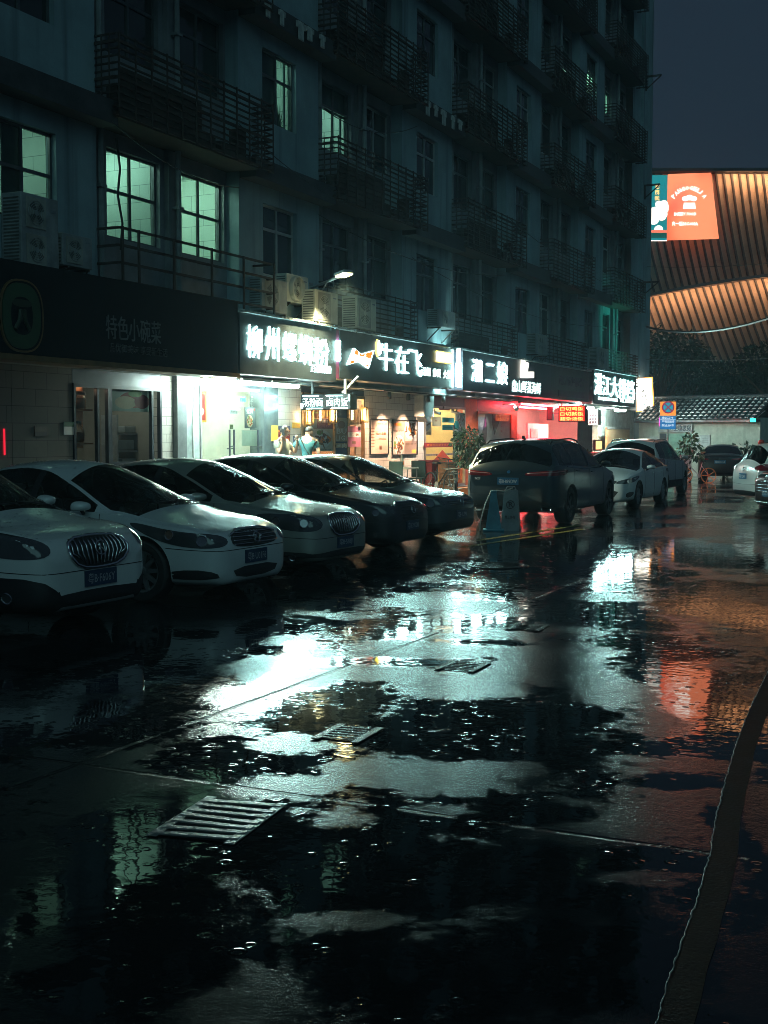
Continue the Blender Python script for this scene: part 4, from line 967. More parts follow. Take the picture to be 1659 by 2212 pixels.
# fish poster window
glazing('window covered by a pale fish poster in the restaurant', 1030, 1104, 2.62, fm=org_m)
picture('poster', 'large pale poster of dark red fish behind the restaurant glass', rp(1032, 872, 1102, 985, XS - .03), XS - .03, c('palepink2', (.52, .50, .50)), [('p', [(.42, .62), (.5, .40), (.66, .68), (.62, .98), (.56, .72), (.48, .72), (.40, .95)], c('fish', (.14, .05, .07))), ('p', [(.10, .35), (.24, .15), (.28, .55), (.22, .80), (.16, .55)], c('fish', (.14, .05, .07))), ('t', '湘', .68, .72, .06, .06, pink), ('t', '菜', .68, .55, .06, .06, pink), ('t', '味', .68, .45, .06, .05, redp)])
for i, px in enumerate((977, 1013, 1046, 1074, 1106)):
    y_ = fy(px, -14.0); dl = thing('downlight', ('first', 'second', 'third', 'fourth', 'fifth')[i] + ' round white downlight from the left under the charcoal sign', 'downlight', (-14.0, y_, 3.02), group='downlights under the charcoal sign')
    MB().lathe([(0, -.015), (.09, -.015), (.11, 0)], 16).build('lens', emit('downlight', (1, .95, .9), 5), dl)
    MB().lathe([(.09, -.02), (.125, -.02), (.125, .0)], 16).build('ring', metal_m, dl)
    lamp('downlight_beam', 'SPOT', (-14.0, y_, 2.98), 50, (1, .86, .8), .05, (-.25, 0, -1), spot_size=R(110), spot_blend=.8)
# --- red lit shop
rm_ = interior('shop room flooded with red light', 1117, 1262, 1.7, (.72, .36, .34), [], 1, (1, 1, 1))
rt = thing('neon_tube', 'red neon tubes under the soffit of the red lit shop', 'neon tube', (-14.45, fy(1120, -14.45), 2.93)); L_ = fy(1255, -14.45) - fy(1120, -14.45)
m_ = MB(); m_.tube([(0, .3, 0), (0, L_ - .3, 0)], .03, 8); m_.tube([(-.9, .2, -.05), (-.9, L_ - .8, -.05)], .03, 8); m_.build('tube', emit('red_neon', (1, .03, .05), 34), rt)
m_ = MB(); m_.box((-.03, 0, .03), (.03, L_, .08)); m_.box((-.93, .1, -.01), (-.87, L_ - .5, .08)); m_.build('batten', metal_m, rt)
rf = thing('fridge', 'white fridge standing inside the red lit shop', 'fridge', (-15.9, fy(1150, -15.9), .2)); MB().bbox((-.35, -.5, 0), (.35, .5, 1.5), .03).build('cabinet', plas_m, rf); MB().box((.353, -.46, .9), (.37, .46, 1.46)).build('door', plas_m, rf)
pt = thing('partition', 'pale partition wall inside the red lit shop', 'partition', (-15.75, fy(1140, -15.75), .2)); MB().box((-.06, 0, 0), (0, 2.6, 2.1)).build('panel', plas_m, pt); MB().box((.003, .3, 0), (.03, 1.2, 1.9)).build('door', mat('pale_door', (.5, .46, .42), .5), pt)
cc = thing('security_camera', 'white dome security camera on a bracket under the charcoal sign', 'camera', (-13.9, fy(1115, -13.9), 2.75)); m_ = MB(); m_.lathe([(0, -.12), (.06, -.10), (.085, -.03), (.085, .06), (0, .07)], 16); m_.build('dome', plas_m, cc, True); MB().box((-.5, -.02, .1), (.05, .02, .14)).build('bracket', metal_m, cc)
for i, (px, zc) in enumerate(((932, 2.55), (974, 2.55))):
    g = thing('security_camera', ('left', 'right')[i] + ' grey bullet camera on the seafood shop front', 'camera', (XS + .1, fy(px, XS), fz(px, 890, XS))); MB().tube([(0, 0, 0), (.22, -.08, -.05)], .045, 10).build('body', metal_m, g, True); MB().box((-.07, -.05, -.03), (-.005, .05, .09)).build('bracket', metal_m, g)
# --- last shop
for i, (a, b) in enumerate(((1252, 1281), (1328, 1350))):
    yA, yB = fy(a, -14.0), fy(b, -14.0); tb = thing('tube_lamp', ('long fluorescent tube left of the far glowing sign', 'short fluorescent tube right under the far glowing sign')[i], 'tube lamp', (-14.0, yA, 2.98)); MB().box((-.06, 0, 0), (.06, yB - yA, .04)).build('batten', plas_m, tb); MB().tube([(0, .05, -.05), (0, yB - yA - .05, -.05)], .05, 8).build('tube', TUBE, tb)
og = thing('open_shutter_panel', 'tan orange lit panel at the front of the last shop', 'panel', (-14.6, fy(1310, -14.6), .2)); MB().box((-.05, 0, 0), (0, fy(1360, -14.6) - fy(1310, -14.6), 2.0)).build('panel', c('tanpanel', (.55, .34, .2)), og); MB().box((.003, 0, 1.92), (.03, fy(1360, -14.6) - fy(1310, -14.6), 2.0)).build('edge_trim', metal_m, og)
ot = lamp('panel_lamp', 'SPOT', (-13.9, fy(1325, -14.0), 2.9), 260, (1, .72, .42), .05, (-.5, .1, -1), spot_size=R(100), spot_blend=.9)
ct = thing('counter', 'serving counter with an orange lit menu box outside the last shop', 'counter', (-13.2, fy(1283, -13.2), .2)); m_ = MB(); m_.bbox((-.35, 0, 0), (.35, 2.4, .95), .02); m_.build('cabinet', metal_m, ct); MB().bbox((-.4, -.05, .953), (.4, 2.45, .99), .01).build('counter_top', plas_m, ct)
mbx = thing('menu_box', 'small orange lit menu box on the serving counter', 'light box', (-12.95, fy(1283, -12.95), 1.25)); MB().bbox((-.06, 0, 0), (.06, .9, .42), .01).build('housing', black_m, mbx); m_ = MB(); m_.box((.062, .05, .05), (.068, .42, .37)); m_.box((.062, .47, .05), (.068, .85, .37)); m_.build('lit_panel', emit('menu_orange', (1, .45, .16), .8), mbx)
ac = thing('grille_lantern', 'pale box lantern with a square lattice beside the last tubes', 'lantern', (-13.85, fy(1281, -13.85), 2.25)); MB().bbox((-.2, 0, 0), (.2, .5, .62), .02).build('housing', plas_m, ac); m_ = MB()
for i in range(3):
    for j in range(4): m_.box((-.16 + i * .11, -.006, .06 + j * .14), (-.08 + i * .11, -.003, .16 + j * .14))
m_.build('lattice', dframe_m, ac)
# ================================================================ cars
def pchip(keys):
    xs = [k[0] for k in keys]; ys = [k[1] for k in keys]; n = len(xs)
    h = [xs[i + 1] - xs[i] for i in range(n - 1)]; d = [(ys[i + 1] - ys[i]) / h[i] for i in range(n - 1)]
    m = [d[0]] + [0 if d[i - 1] * d[i] <= 0 else 3 * (h[i - 1] + h[i]) / ((2 * h[i] + h[i - 1]) / d[i - 1] + (h[i] + 2 * h[i - 1]) / d[i]) for i in range(1, n - 1)] + [d[-1]]
    def f(x):
        if x <= xs[0]: return ys[0]
        if x >= xs[-1]: return ys[-1]
        i = 0
        while x > xs[i + 1]: i += 1
        t = (x - xs[i]) / h[i]
        return (2*t**3-3*t*t+1)*ys[i] + (t**3-2*t*t+t)*h[i]*m[i] + (-2*t**3+3*t*t)*ys[i+1] + (t**3-t*t)*h[i]*m[i+1]
    return f
tyre_m = mat('tyre_rubber', (.022, .022, .023), .7, bump=.2)
rim_m = mat('alloy_rim', (.42, .43, .44), .3, .8)
rimd_m = mat('dark_alloy_rim', (.10, .10, .11), .3, .8)
chrome_m = mat('chrome', (.62, .64, .66), .12, 1.0, var=.02)
trim_m = mat('black_car_trim', (.018, .018, .02), .45)
cglass = glass('tinted_car_glass', (.48, .56, .54), 1.0, .03, .5, 55)
cglass_c = glass('clear_car_glass', (.72, .80, .78), 1.0, .03, .5, 55)
cglass_d = glass('dark_car_glass', (.10, .12, .12), 1.0, .03, .5, 55)
lens_m = mat('headlight_lens', (.05, .055, .06), .08, .0, 1.0)
lensd_m = mat('headlight_reflector', (.32, .33, .34), .15, .9)
tail_m = mat('tail_lamp_red', (.22, .008, .012), .15, 0, 1)
plate_m = mat('blue_licence_plate', (.03, .17, .32), .35)  # blue brightened to paint in the plate's retroreflective shine
pw_m = mat('plate_white', (.85, .87, .88), .35)
plated_m, pwd_m = mat('unlit_licence_plate', (.016, .045, .10), .4), mat('unlit_plate_white', (.38, .38, .42), .4)  # darker copies of the plate colours, painting the row's plates as unlit
seat_m = mat('seat_fabric', (.035, .033, .03), .8)
well_m = trim_m
bead_m = glass('rain_bead', (.96, .98, .98), 2.2, .02)
_wheel = {}
def wheel_mesh(rw, tw, spokes, rm):
    k = (rw, tw, spokes, rm.name)
    if k not in _wheel:
        M = Matrix.Rotation(PI / 2, 4, 'X')
        t = MB(); rr = rw * .69
        t.lathe([(rr, -tw*.46), (rr + .02, -tw/2), (rw*.93, -tw/2), (rw*.985, -tw*.42), (rw, -tw*.3), (rw, tw*.3), (rw*.985, tw*.42), (rw*.93, tw/2), (rr + .02, tw/2), (rr, tw*.46), (rr - .03, 0)], 40, M, 0, True)
        r = MB()
        r.lathe([(rr + .004, -tw*.47), (rr + .004, -tw*.40), (rr - .025, -tw*.38), (rr - .03, tw*.3), (.0, tw*.28), (0, tw*.2)], 40, M)
        def P(rad, a, y): return (rad * math.cos(a), -y, rad * math.sin(a))
        # spokes on the outer face (local +z of the lathe = -y after rotation)
        for s in range(spokes):
            a = 2 * PI * s / spokes; w0, w1 = .030, .018
            for da in ((-.11, .11) if spokes < 8 else (0,)):
                vs = []
                for rad, hw, y in ((.05, w0, -tw*.40), (rr - .012, w1, -tw*.44)):
                    for sg in (-1, 1):
                        for yy_ in (y, y + .03): vs.append(P(rad, a + da * (rad / rr) + sg * hw / rad, yy_))
                r.add(vs, [(0, 4, 6, 2), (1, 3, 7, 5), (0, 1, 5, 4), (2, 6, 7, 3)], 0)
        r.lathe([(0, -tw*.45), (.05, -tw*.44), (.065, -tw*.40), (.065, -tw*.3)], 16, M)
        brk = MB(); brk.lathe([(0, tw * .05), (rr - .06, tw * .05), (rr - .06, tw * .12), (0, tw * .12)], 24, M)
        a = t.build('tyre', tyre_m, None, True, sharp=40); b = r.build('rim', rm, None, True, sharp=30); c_ = brk.build('brake_disc', mat('brake_steel', (.12, .12, .12), .4, .8))
        _wheel[k] = (a.data, b.data, c_.data)
        for o in (a, b, c_): bpy.data.objects.remove(o)
    return _wheel[k]

def make_car(name, label, cat, pos, heading, P, body_m, group=None):
    L, W, H, wb, fo, rw, tw = P['L'], P['W'], P['H'], P['wb'], P['fo'], P['rw'], P.get('tw', .21)
    hw = W / 2; xf = fo + wb / 2                            # nose at x = xf
    zcf, zsf, zbf, wmf = pchip(P['zc']), pchip(P['zs']), pchip(P['zb']), pchip(P['wm'])
    wr = P.get('wr', .63) * hw; lag_f, lag_r, drop = P.get('lag', .16), P.get('lagr', .10), P.get('drop', .075)
    sw0, sr, srr, st_, sb, sd0, sd1, scp = P['sw0'], P['sr'], P['srr'], P['st'], P['sb'], P['sd0'], P['sd1'], P['scp']
    ss = sorted({round(v, 4) for v in [0, .012, .03, .055, .09, .13, .18, .24, L, L - .012, L - .03, L - .055, L - .09, L - .13, L - .18, L - .24, sw0, sr, srr, st_, sb - .045, sb + .045, sd0, sd1, scp, sb] + [.3 + i * .055 for i in range(int((L - .55) / .055))] if 0 <= v <= L})
    st = [ss[0]]
    fixed = {round(v, 4) for v in (sw0, sr, srr, st_, sb - .045, sb + .045, sd0, sd1, scp, L)}
    for v in ss[1:]:
        if v - st[-1] < .011:
            if v in fixed and st[-1] not in fixed: st[-1] = v
            continue
        st.append(v)
    def ring(s):
        zb, zs, zc, wm = zbf(s), zsf(s), zcf(s), wmf(s) * hw
        zs = min(zs, zc - .004); ws = wm * .972
        ze = min(zcf(max(0, s - lag_f)), zcf(min(L, s + lag_r))) - drop
        za = max(zs + .012, min(ze, zc - .012)); q = max(0, min(1, (za - zs - .012) / max(.2, H - drop - zs - .012)))
        wa = ws - .04 + (min(wr, ws - .04) - (ws - .04)) * q
        cp = [(wm * .80, zb), (wm * .95, zb + min(.06, .2 * (zs - zb))), (wm * .995, zb + .30 * (zs - zb)), (wm, zb + .58 * (zs - zb)), (wm * .992, zs - .16 * (zs - zb)), (ws, zs)]
        out = [(0, zb, 0), (wm * .4, zb, 0)]
        ext = [(2 * cp[0][0] - cp[1][0], cp[0][1])] + cp + [(ws - .03, zs + .01)]
        for i in range(1, len(ext) - 2):
            n = 3
            for k in range(n):
                t = k / n; a, b, c_, d = ext[i - 1], ext[i], ext[i + 1], ext[i + 2]
                out.append(tuple(.5 * ((2 * b[j]) + (-a[j] + c_[j]) * t + (2*a[j] - 5*b[j] + 4*c_[j] - d[j]) * t*t + (-a[j] + 3*b[j] - 3*c_[j] + d[j]) * t**3) for j in (0, 1)) + (i,))
        out.append((ws, zs, 6)); out.append((ws - .02, zs + .008, 7))
        for k in range(1, 6):
            t = k / 6; bul = .018 * math.sin(PI * t) * q
            out.append((ws - .02 + (wa - ws + .02) * t + bul, zs + .008 + (za - zs - .008) * t, 7))
        out.append((wa, za, 8))
        w8 = max(.05, wa - .045); z8 = za + min(.02, max(.004, (zc - za) * .5))
        for k in range(9):
            y = w8 * (1 - k / 8); out.append((y, z8 + (zc - z8) * (1 - (y / w8) ** 2), 9))
        return out
    rings = [ring(s) for s in st]; nj = len(rings[0]); ns = len(st)
    vs = []; idx = {}
    for i, rg in enumerate(rings):
        for j, (y, z, t) in enumerate(rg):
            for sg in (1, -1):
                if j in (0, nj - 1) and sg == -1: idx[i, j, -1] = idx[i, j, 1]; continue
                idx[i, j, sg] = len(vs); vs.append((xf - st[i], sg * y, z))
    BODY, BLK, WS, RW, FD, RD, FG, RG, CL, HOOD, BOOT = range(11)
    fs, ms, sd = [], [], []
    for i in range(ns - 1):
        sm = (st[i] + st[i + 1]) / 2
        for j in range(nj - 1):
            t = rings[i][j][2]; m = BODY
            gap = (rings[i][j][1] if False else 0)
            if t == 9:
                if sw0 < sm < sr: m = WS
                elif srr < sm < st_: m = RW
                elif sm < sw0 and sm > .12: m = HOOD
                elif sm > st_ and sm < L - .03: m = BOOT
            elif t == 7:
                hgl = min(rings[i][nj - 10][1] - rings[i][j][1], 9); za_ = next(p for p in rings[i] if p[2] == 8); zs_ = next(p for p in rings[i] if p[2] == 6)
                if za_[1] - zs_[1] > .07 and sm < scp:
                    m = FG if sm < sb - .045 else (RG if sm > sb + .045 else BLK)
                    if sm > P.get('sq', 99): m = BLK if sm < P['sq'] + .05 else RG
            elif 2 <= t <= 6:
                if sd0 < sm < sb: m = FD
                elif sb < sm < sd1: m = RD
            if P.get('clad') and t in (1, 2): m = CL
            for sg in (1, -1):
                a, b, c_, d = idx[i, j, sg], idx[i + 1, j, sg], idx[i + 1, j + 1, sg], idx[i, j + 1, sg]
                f = [a, b, c_, d] if sg == -1 else [d, c_, b, a]
                f = [v for k, v in enumerate(f) if v not in f[:k]]
                fs.append(f); ms.append(m)
    for i in (0, ns - 1):
        loop = [idx[i, j, 1] for j in range(nj)] + [idx[i, j, -1] for j in range(nj - 2, 0, -1)]
        fs.append(loop if i == 0 else loop[::-1]); ms.append(BODY)
    me = bpy.data.meshes.new('shell'); me.from_pydata(vs, [], fs)
    mats = [body_m, well_m, (cglass_c if P.get('clear') else cglass) if not P.get('dark') else cglass_d, cglass_d if P.get('darkrear', True) else cglass_c, body_m, body_m, (cglass_c if P.get('clear') else cglass) if not P.get('dark') else cglass_d, cglass_d if P.get('dark') else (cglass_c if P.get('clear') else cglass), trim_m, body_m, body_m]
    for m in range(11):
        mm = bpy.data.materials.get('slot%d' % m) or bpy.data.materials.new('slot%d' % m); me.materials.append(mm)
    me.polygons.foreach_set('material_index', ms); me.update()
    bmx = bmesh.new(); bmx.from_mesh(me); bmesh.ops.recalc_face_normals(bmx, faces=bmx.faces); bmx.to_mesh(me)
    tree_full = BVHTree.FromBMesh(bmx); bmx.free()
    sh = bpy.data.objects.new('shell', me); COL.objects.link(sh)
    cut = MB()
    for ax in (wb / 2, -wb / 2):
        for sg in (1, -1): cut.tube([(ax, sg * (hw - .27), rw + .005), (ax, sg * (hw + .15), rw + .005)], rw + .05, 40, 1)
    co = cut.build('cutter', [bpy.data.materials['slot0'], bpy.data.materials['slot1']])
    cb_ = bmesh.new(); cb_.from_mesh(co.data); bmesh.ops.recalc_face_normals(cb_, faces=cb_.faces); cb_.to_mesh(co.data); cb_.free()
    mod = sh.modifiers.new('b', 'BOOLEAN'); mod.object = co; mod.operation = 'DIFFERENCE'; mod.solver = 'EXACT'
    dg = bpy.context.evaluated_depsgraph_get(); ev = sh.evaluated_get(dg); bm = bmesh.new(); bm.from_mesh(ev.to_mesh()); ev.to_mesh_clear()
    bpy.data.objects.remove(sh); bpy.data.objects.remove(co)
    tree = BVHTree.FromBMesh(bm)
    root = thing(name, label, cat, (pos[0], pos[1], 0), heading, group)
    names = {BODY: 'body', BLK: 'wheel_arch', WS: 'windscreen', RW: 'rear_window', FD: 'door', RD: 'door', FG: 'side_window', RG: 'side_window', CL: 'sill_cladding', HOOD: 'bonnet', BOOT: 'boot_lid'}
    def part(nm, faces, m, smooth=True):
        if not faces: return None
        vm = {}; v2 = []; f2 = []
        for f in faces:
            q = []
            for v in f.verts:
                if v.index not in vm: vm[v.index] = len(v2); v2.append(tuple(v.co))
                q.append(vm[v.index])
            f2.append(q)
        b = MB(); b.add(v2, f2); return b.build(nm, m, root, smooth, sharp=50)
    bm.verts.index_update()
    doors = {}
    for m in range(11):
        fl = [f for f in bm.faces if f.material_index == m]
        if m in (FD, RD, FG, RG):
            for sg in (1, -1):
                o = part(names[m], [f for f in fl if f.calc_center_median().y * sg > 0], mats[m])
                if m in (FD, RD) and o: doors[m, sg] = o
        elif m in (CL, BLK):
            for sg in (1, -1):
                for ax in ((1, -1) if m == BLK else (0,)): part(names[m], [f for f in fl if f.calc_center_median().y * sg > 0 and (ax == 0 or (f.calc_center_median().x) * ax > 0) and (m == CL or f.calc_center_median().z < .85)], mats[m])
            if m == BLK:
                for sg in (1, -1):
                    for lo, hi in ((0, P.get('sq', 99) - .02), (P.get('sq', 99) - .02, 99)): part('window_pillar', [f for f in fl if f.calc_center_median().y * sg > 0 and f.calc_center_median().z >= .85 and lo < xf - f.calc_center_median().x < hi], mats[m])
        else: part(names[m], fl, mats[m])
    # ---- projected details
    def cast(o, d): 
        hit = tree.ray_cast(Vector(o), Vector(d).normalized(), 8)
        return (hit[0], hit[1]) if hit[0] is not None else (None, None)
    def cyl(phi, z, front=True):
        a = R(phi); sg = 1 if front else -1; ax = (xf - 1.25) if front else (xf - L + 1.25)
        d = Vector((sg * math.cos(a), math.sin(a), 0)); p, n = cast(Vector((ax, 0, z)) + d * 4, -d)
        if p is None: p = Vector((ax, 0, z)) + d * .8; n = d
        return p, n
    def round_poly(pl, it):
        for _ in range(it):
            q = []
            for i in range(len(pl)):
                a, b = pl[i], pl[(i + 1) % len(pl)]
                q += [(a[0] * .75 + b[0] * .25, a[1] * .75 + b[1] * .25), (a[0] * .25 + b[0] * .75, a[1] * .25 + b[1] * .75)]
            pl = q
        return pl
    def patch(nm, poly, m, off=.006, front=True, parent=None, rnd=2, mirror=False, thick=0):
        poly = round_poly(poly, rnd); objs = []
        for mr in ((1, -1) if mirror else (1,)):
            b = bmesh.new(); b.faces.new([b.verts.new((p[0] * mr * .0218, p[1], 0)) for p in poly])
            bmesh.ops.triangulate(b, faces=b.faces)
            for _ in range(4):
                lg = [e for e in b.edges if e.calc_length() > .05]
                if not lg: break
                bmesh.ops.subdivide_edges(b, edges=lg, cuts=1); bmesh.ops.triangulate(b, faces=b.faces)
            b.verts.index_update(); pv = []
            for v in b.verts:
                p, n = cyl(v.co.x / .0218, v.co.y, front); pv.append(p + n * off)
            k = MB(); k.add(pv, [[v.index for v in f.verts] for f in b.faces]); b.free()
            objs.append(k.build(nm, m, parent or root, True, sharp=60))
        return objs
    def strip(nm, paths, r, m, off=.004, front=True, parent=None, n=6):
        k = MB()
        for pl in paths:
            pts_ = []
            for (a, b) in zip(pl, pl[1:]):
                kk = max(1, int(max(abs(a[0] - b[0]) / 2.5, abs(a[1] - b[1]) / .04)))
                for i in range(kk): t = i / kk; pts_.append((a[0] + (b[0] - a[0]) * t, a[1] + (b[1] - a[1]) * t))
            pts_.append(pl[-1]); q = []
            for ph, z in pts_:
                p, nn = cyl(ph, z, front); q.append(p + nn * off)
            k.tube(q, r, n)
        return k.build(nm, m, parent or root, True)
    def side(s, z, sg): return cast((xf - s, sg * 3, z), (0, -sg, 0))
    def side_strip(nm, path, r, m, sg, off=.001, parent=None):
        q = []
        for (a, b) in zip(path, path[1:] + [path[-1]]):
            kk = max(1, int(max(abs(a[0] - b[0]), abs(a[1] - b[1])) / .05)) if a != b else 1
            for i in range(kk):
                t = i / kk; p, n = side(a[0] + (b[0] - a[0]) * t, a[1] + (b[1] - a[1]) * t, sg)
                if p is not None: q.append(p + n * off)
        if len(q) > 1:
            k = MB(); k.tube(q, r, 5); return k.build(nm, m, parent or root)
    # wheels
    ty, ri, bk = wheel_mesh(rw, tw, P.get('spokes', 10), P.get('rim', rim_m))
    for ax in (wb / 2, -wb / 2):
        for sg in (1, -1):
            w_ = bpy.data.objects.new('wheel', ty); COL.objects.link(w_); w_.parent = root; w_.location = (ax, sg * (hw - tw / 2 - .025), rw - .003); w_.rotation_euler = (0, R(P.get('turn', 20) * 1.0), 0 if sg == 1 else PI)
            w_.data = ty
            for d_, nm in ((ri, 'rim'), (bk, 'brake_disc')):
                q = bpy.data.objects.new(nm, d_); COL.objects.link(q); q.parent = w_
    # door seams, handles, mirrors
    for sg in (1, -1):
        zlo = lambda s: zbf(s) + .10
        for nm, s in (('door_seam', sd0 + .002), ('door_seam', sb), ('door_seam', sd1 - .002)):
            side_strip('door_seam', [(s, zlo(s)), (s, zsf(s) - .005)], .004, trim_m, sg)
        for m, s in ((FD, sb - .17), (RD, sd1 - .20)):
            p, n = side(s, zsf(s) - .10, sg)
            if p is not None and (m, sg) in doors:
                k = MB(); k.tube([p + n * .004 + Vector((.09, 0, 0)), p + n * .03 + Vector((.06, 0, 0)), p + n * .032 + Vector((-.06, 0, 0)), p + n * .004 + Vector((-.09, 0, 0))], .011, 6); k.build('handle', chrome_m if P.get('chrome') else body_m, doors[m, sg], True)
        s = sd0 + P.get('mir', .22); p, n = side(s, zsf(s) - .015, sg)
        if p is not None:
            k = MB(); Mx = Matrix.Translation(p + Vector((.03, sg * .13, .09)))
            b = bmesh.new(); bmesh.ops.create_uvsphere(b, u_segments=16, v_segments=10, radius=1)
            for v in b.verts:
                f_ = .35 if v.co.x < 0 else 1
                g_ = lambda q, e: math.copysign(abs(q) ** e, q)
                v.co = Vector((v.co.x * .13 * f_, g_(v.co.y, .7) * .105 - sg * .02 * max(0, v.co.x), g_(v.co.z, .7) * .054 - .012 * abs(v.co.y)))
            k.bm(b, 0, Mx); b.free(); mo = k.build('mirror', P.get('mirror_mat', body_m), root, True)
            k = MB(); k.tube([p + Vector((0, -sg * .01, .0)), p + Vector((.02, sg * .06, .045))], .022, 6); k.build('mirror_arm', trim_m, mo, True)
        # window line trim
        if P.get('belt'):
            pts_ = [(sd0 + .25 + i * .1, zsf(sd0 + .25 + i * .1) + .012) for i in range(int((scp - sd0 - .3) / .1))]
            side_strip('window_trim', pts_, .008, chrome_m, sg, .004)
        if P.get('roof_rail'):
            k = MB(); q = []
            for i in range(12):
                s = sr + .15 + (srr - sr - .35) * i / 11; rg = ring(s); e_ = [p for p in rg if p[2] == 9][0]; q.append((xf - s, sg * (e_[0] - .01), e_[1] + (.05 if 0 < i < 11 else .0)))
            k.tube(q, .016, 6); k.build('roof_rail', P.get('rail_mat', trim_m), root, True)
    # seats and dashboard
    xs_ = xf - sb + .12; zf = .32
    def seat(x, y, w_, hd=True, nm='seat'):
        k = MB(); k.bbox((x - .25, y - w_, zf), (x + .25, y + w_, zf + .22), .05); Mx = Matrix.Translation((x - .24, y, zf + .15)) @ Matrix.Rotation(R(-18), 4, 'Y')
        k.bbox((-.08, -w_, 0), (.06, w_, .56), .05, 0, Mx)
        if hd:
            for yy_ in ((0,) if w_ < .4 else (-.35, .35)): k.bbox((-.06, yy_ - .12, .58), (.04, yy_ + .12, .76), .04, 0, Mx)
        return k.build(nm, seat_m, root, True, sharp=50)
    seat(xs_, .36, .24); seat(xs_, -.36, .24); seat(xs_ - .85, 0, .58, True, 'rear_bench')
    k = MB(); xd = xf - sw0 - .35; zd = zsf(sw0 + .3) - .03
    k.bbox((xd - .22, -hw * .80, .5), (xd + .25, hw * .80, zd), .06); k.build('dashboard', trim_m, root, True, sharp=50)
    k = MB(); c0 = Vector((xd - .36, .36, zd - .06)); k.tube([c0 + Vector((math.cos(a) * .07, math.sin(a) * .18, math.cos(a) * .165)) for a in [2 * PI * i / 20 for i in range(20)]], .014, 6, 0, False, True); k.tube([c0, c0 + Vector((.2, 0, -.06))], .03, 6); k.build('steering_wheel', trim_m, root, True)
    # wipers
    k = MB()
    for y0, y1 in ((.62, .05), (.02, -.52)):
        q = []
        for i in range(6):
            y = (y0 + (y1 - y0) * i / 5) * hw; p, n = cast((xf - sw0 - .07 - .03 * i / 5, y, 3), (0, 0, -1))
            if p is not None: q.append(p + n * .012)
        if len(q) > 2: k.tube(q, .009, 5)
    if k.v: k.build('wiper', trim_m, root)
    # ---- front and rear dressing
    def plate(front, z, txt, phi=0, m=None, lm=None, wd=.44):
        m = m or (plated_m if group else plate_m); lm = lm or (pwd_m if group else pw_m)
        p, n = cyl(phi, z, front); n = Vector((n.x, n.y, 0)).normalized(); u = Vector((0, 0, 1)).cross(n) ; u.normalize(); k = MB()
        pa, _ = cyl(phi + 9, z, front); pb, _ = cyl(phi - 9, z, front); pt, _ = cyl(phi, z + .06, front); pl_, _ = cyl(phi, z - .06, front)
        d = max(q.dot(n) for q in (p, pt, pl_)) + .012; o = p + n * (d - p.dot(n))
        M = Matrix((( u.x, 0, n.x, o.x), (u.y, 0, n.y, o.y), (u.z, 1, n.z, o.z), (0, 0, 0, 1)))
        k.box((-wd / 2, -.07, -.012), (wd / 2, .07, .004), 0, M); o_ = k.build('licence_plate', m, root)
        k = MB(); k.box((-wd / 2 + .05, -.065, -.06), (wd / 2 - .05, .065, -.013), 0, M); k.build('plate_bracket', trim_m, o_)
        k = MB(); text_on(k, txt, o - u * (wd / 2 - .03) + Vector((0, 0, -.048)) + n * .0055, u, ZU, wd - .06, .096, .002, 2, .012); k.build('lettering', lm, o_)
    if P.get('beads'):
        k = MB(); rg_ = random.Random(label); n_b = 0
        for _ in range(P['beads'] * 3):
            if n_b >= P['beads']: break
            p, n = cast((xf - rg_.uniform(.1, L * .97), rg_.uniform(-hw, hw) * .97, 4), (0, 0, -1))
            if p is None or n.z < .35 or p.z < .5: continue
            n_b += 1; r_ = rg_.choice((.004, .005, .006, .007, .010)) * rg_.uniform(.8, 1.2); q = n.to_track_quat('Z', 'Y'); vs_ = []
            for rr, hh in ((1, -.1), (.78, .42)):
                for i in range(6): a = i * PI / 3 + rr; vs_.append(p + q @ Vector((rr * r_ * math.cos(a), rr * r_ * math.sin(a), hh * r_)))
            vs_.append(p + q @ Vector((0, 0, .62 * r_))); k.add(vs_, [(i, (i + 1) % 6, 6 + (i + 1) % 6, 6 + i) for i in range(6)] + [(6 + i, 6 + (i + 1) % 6, 12) for i in range(6)])
        o_ = k.build('rain_beads', bead_m, root, True); o_['kind'] = 'stuff'
    P['dress'](dict(patch=patch, strip=strip, plate=plate, cyl=cyl, root=root, side_strip=side_strip, body_m=body_m, side=side, xf=xf, L=L, hw=hw, cast=cast))
    bm.free()
    return root

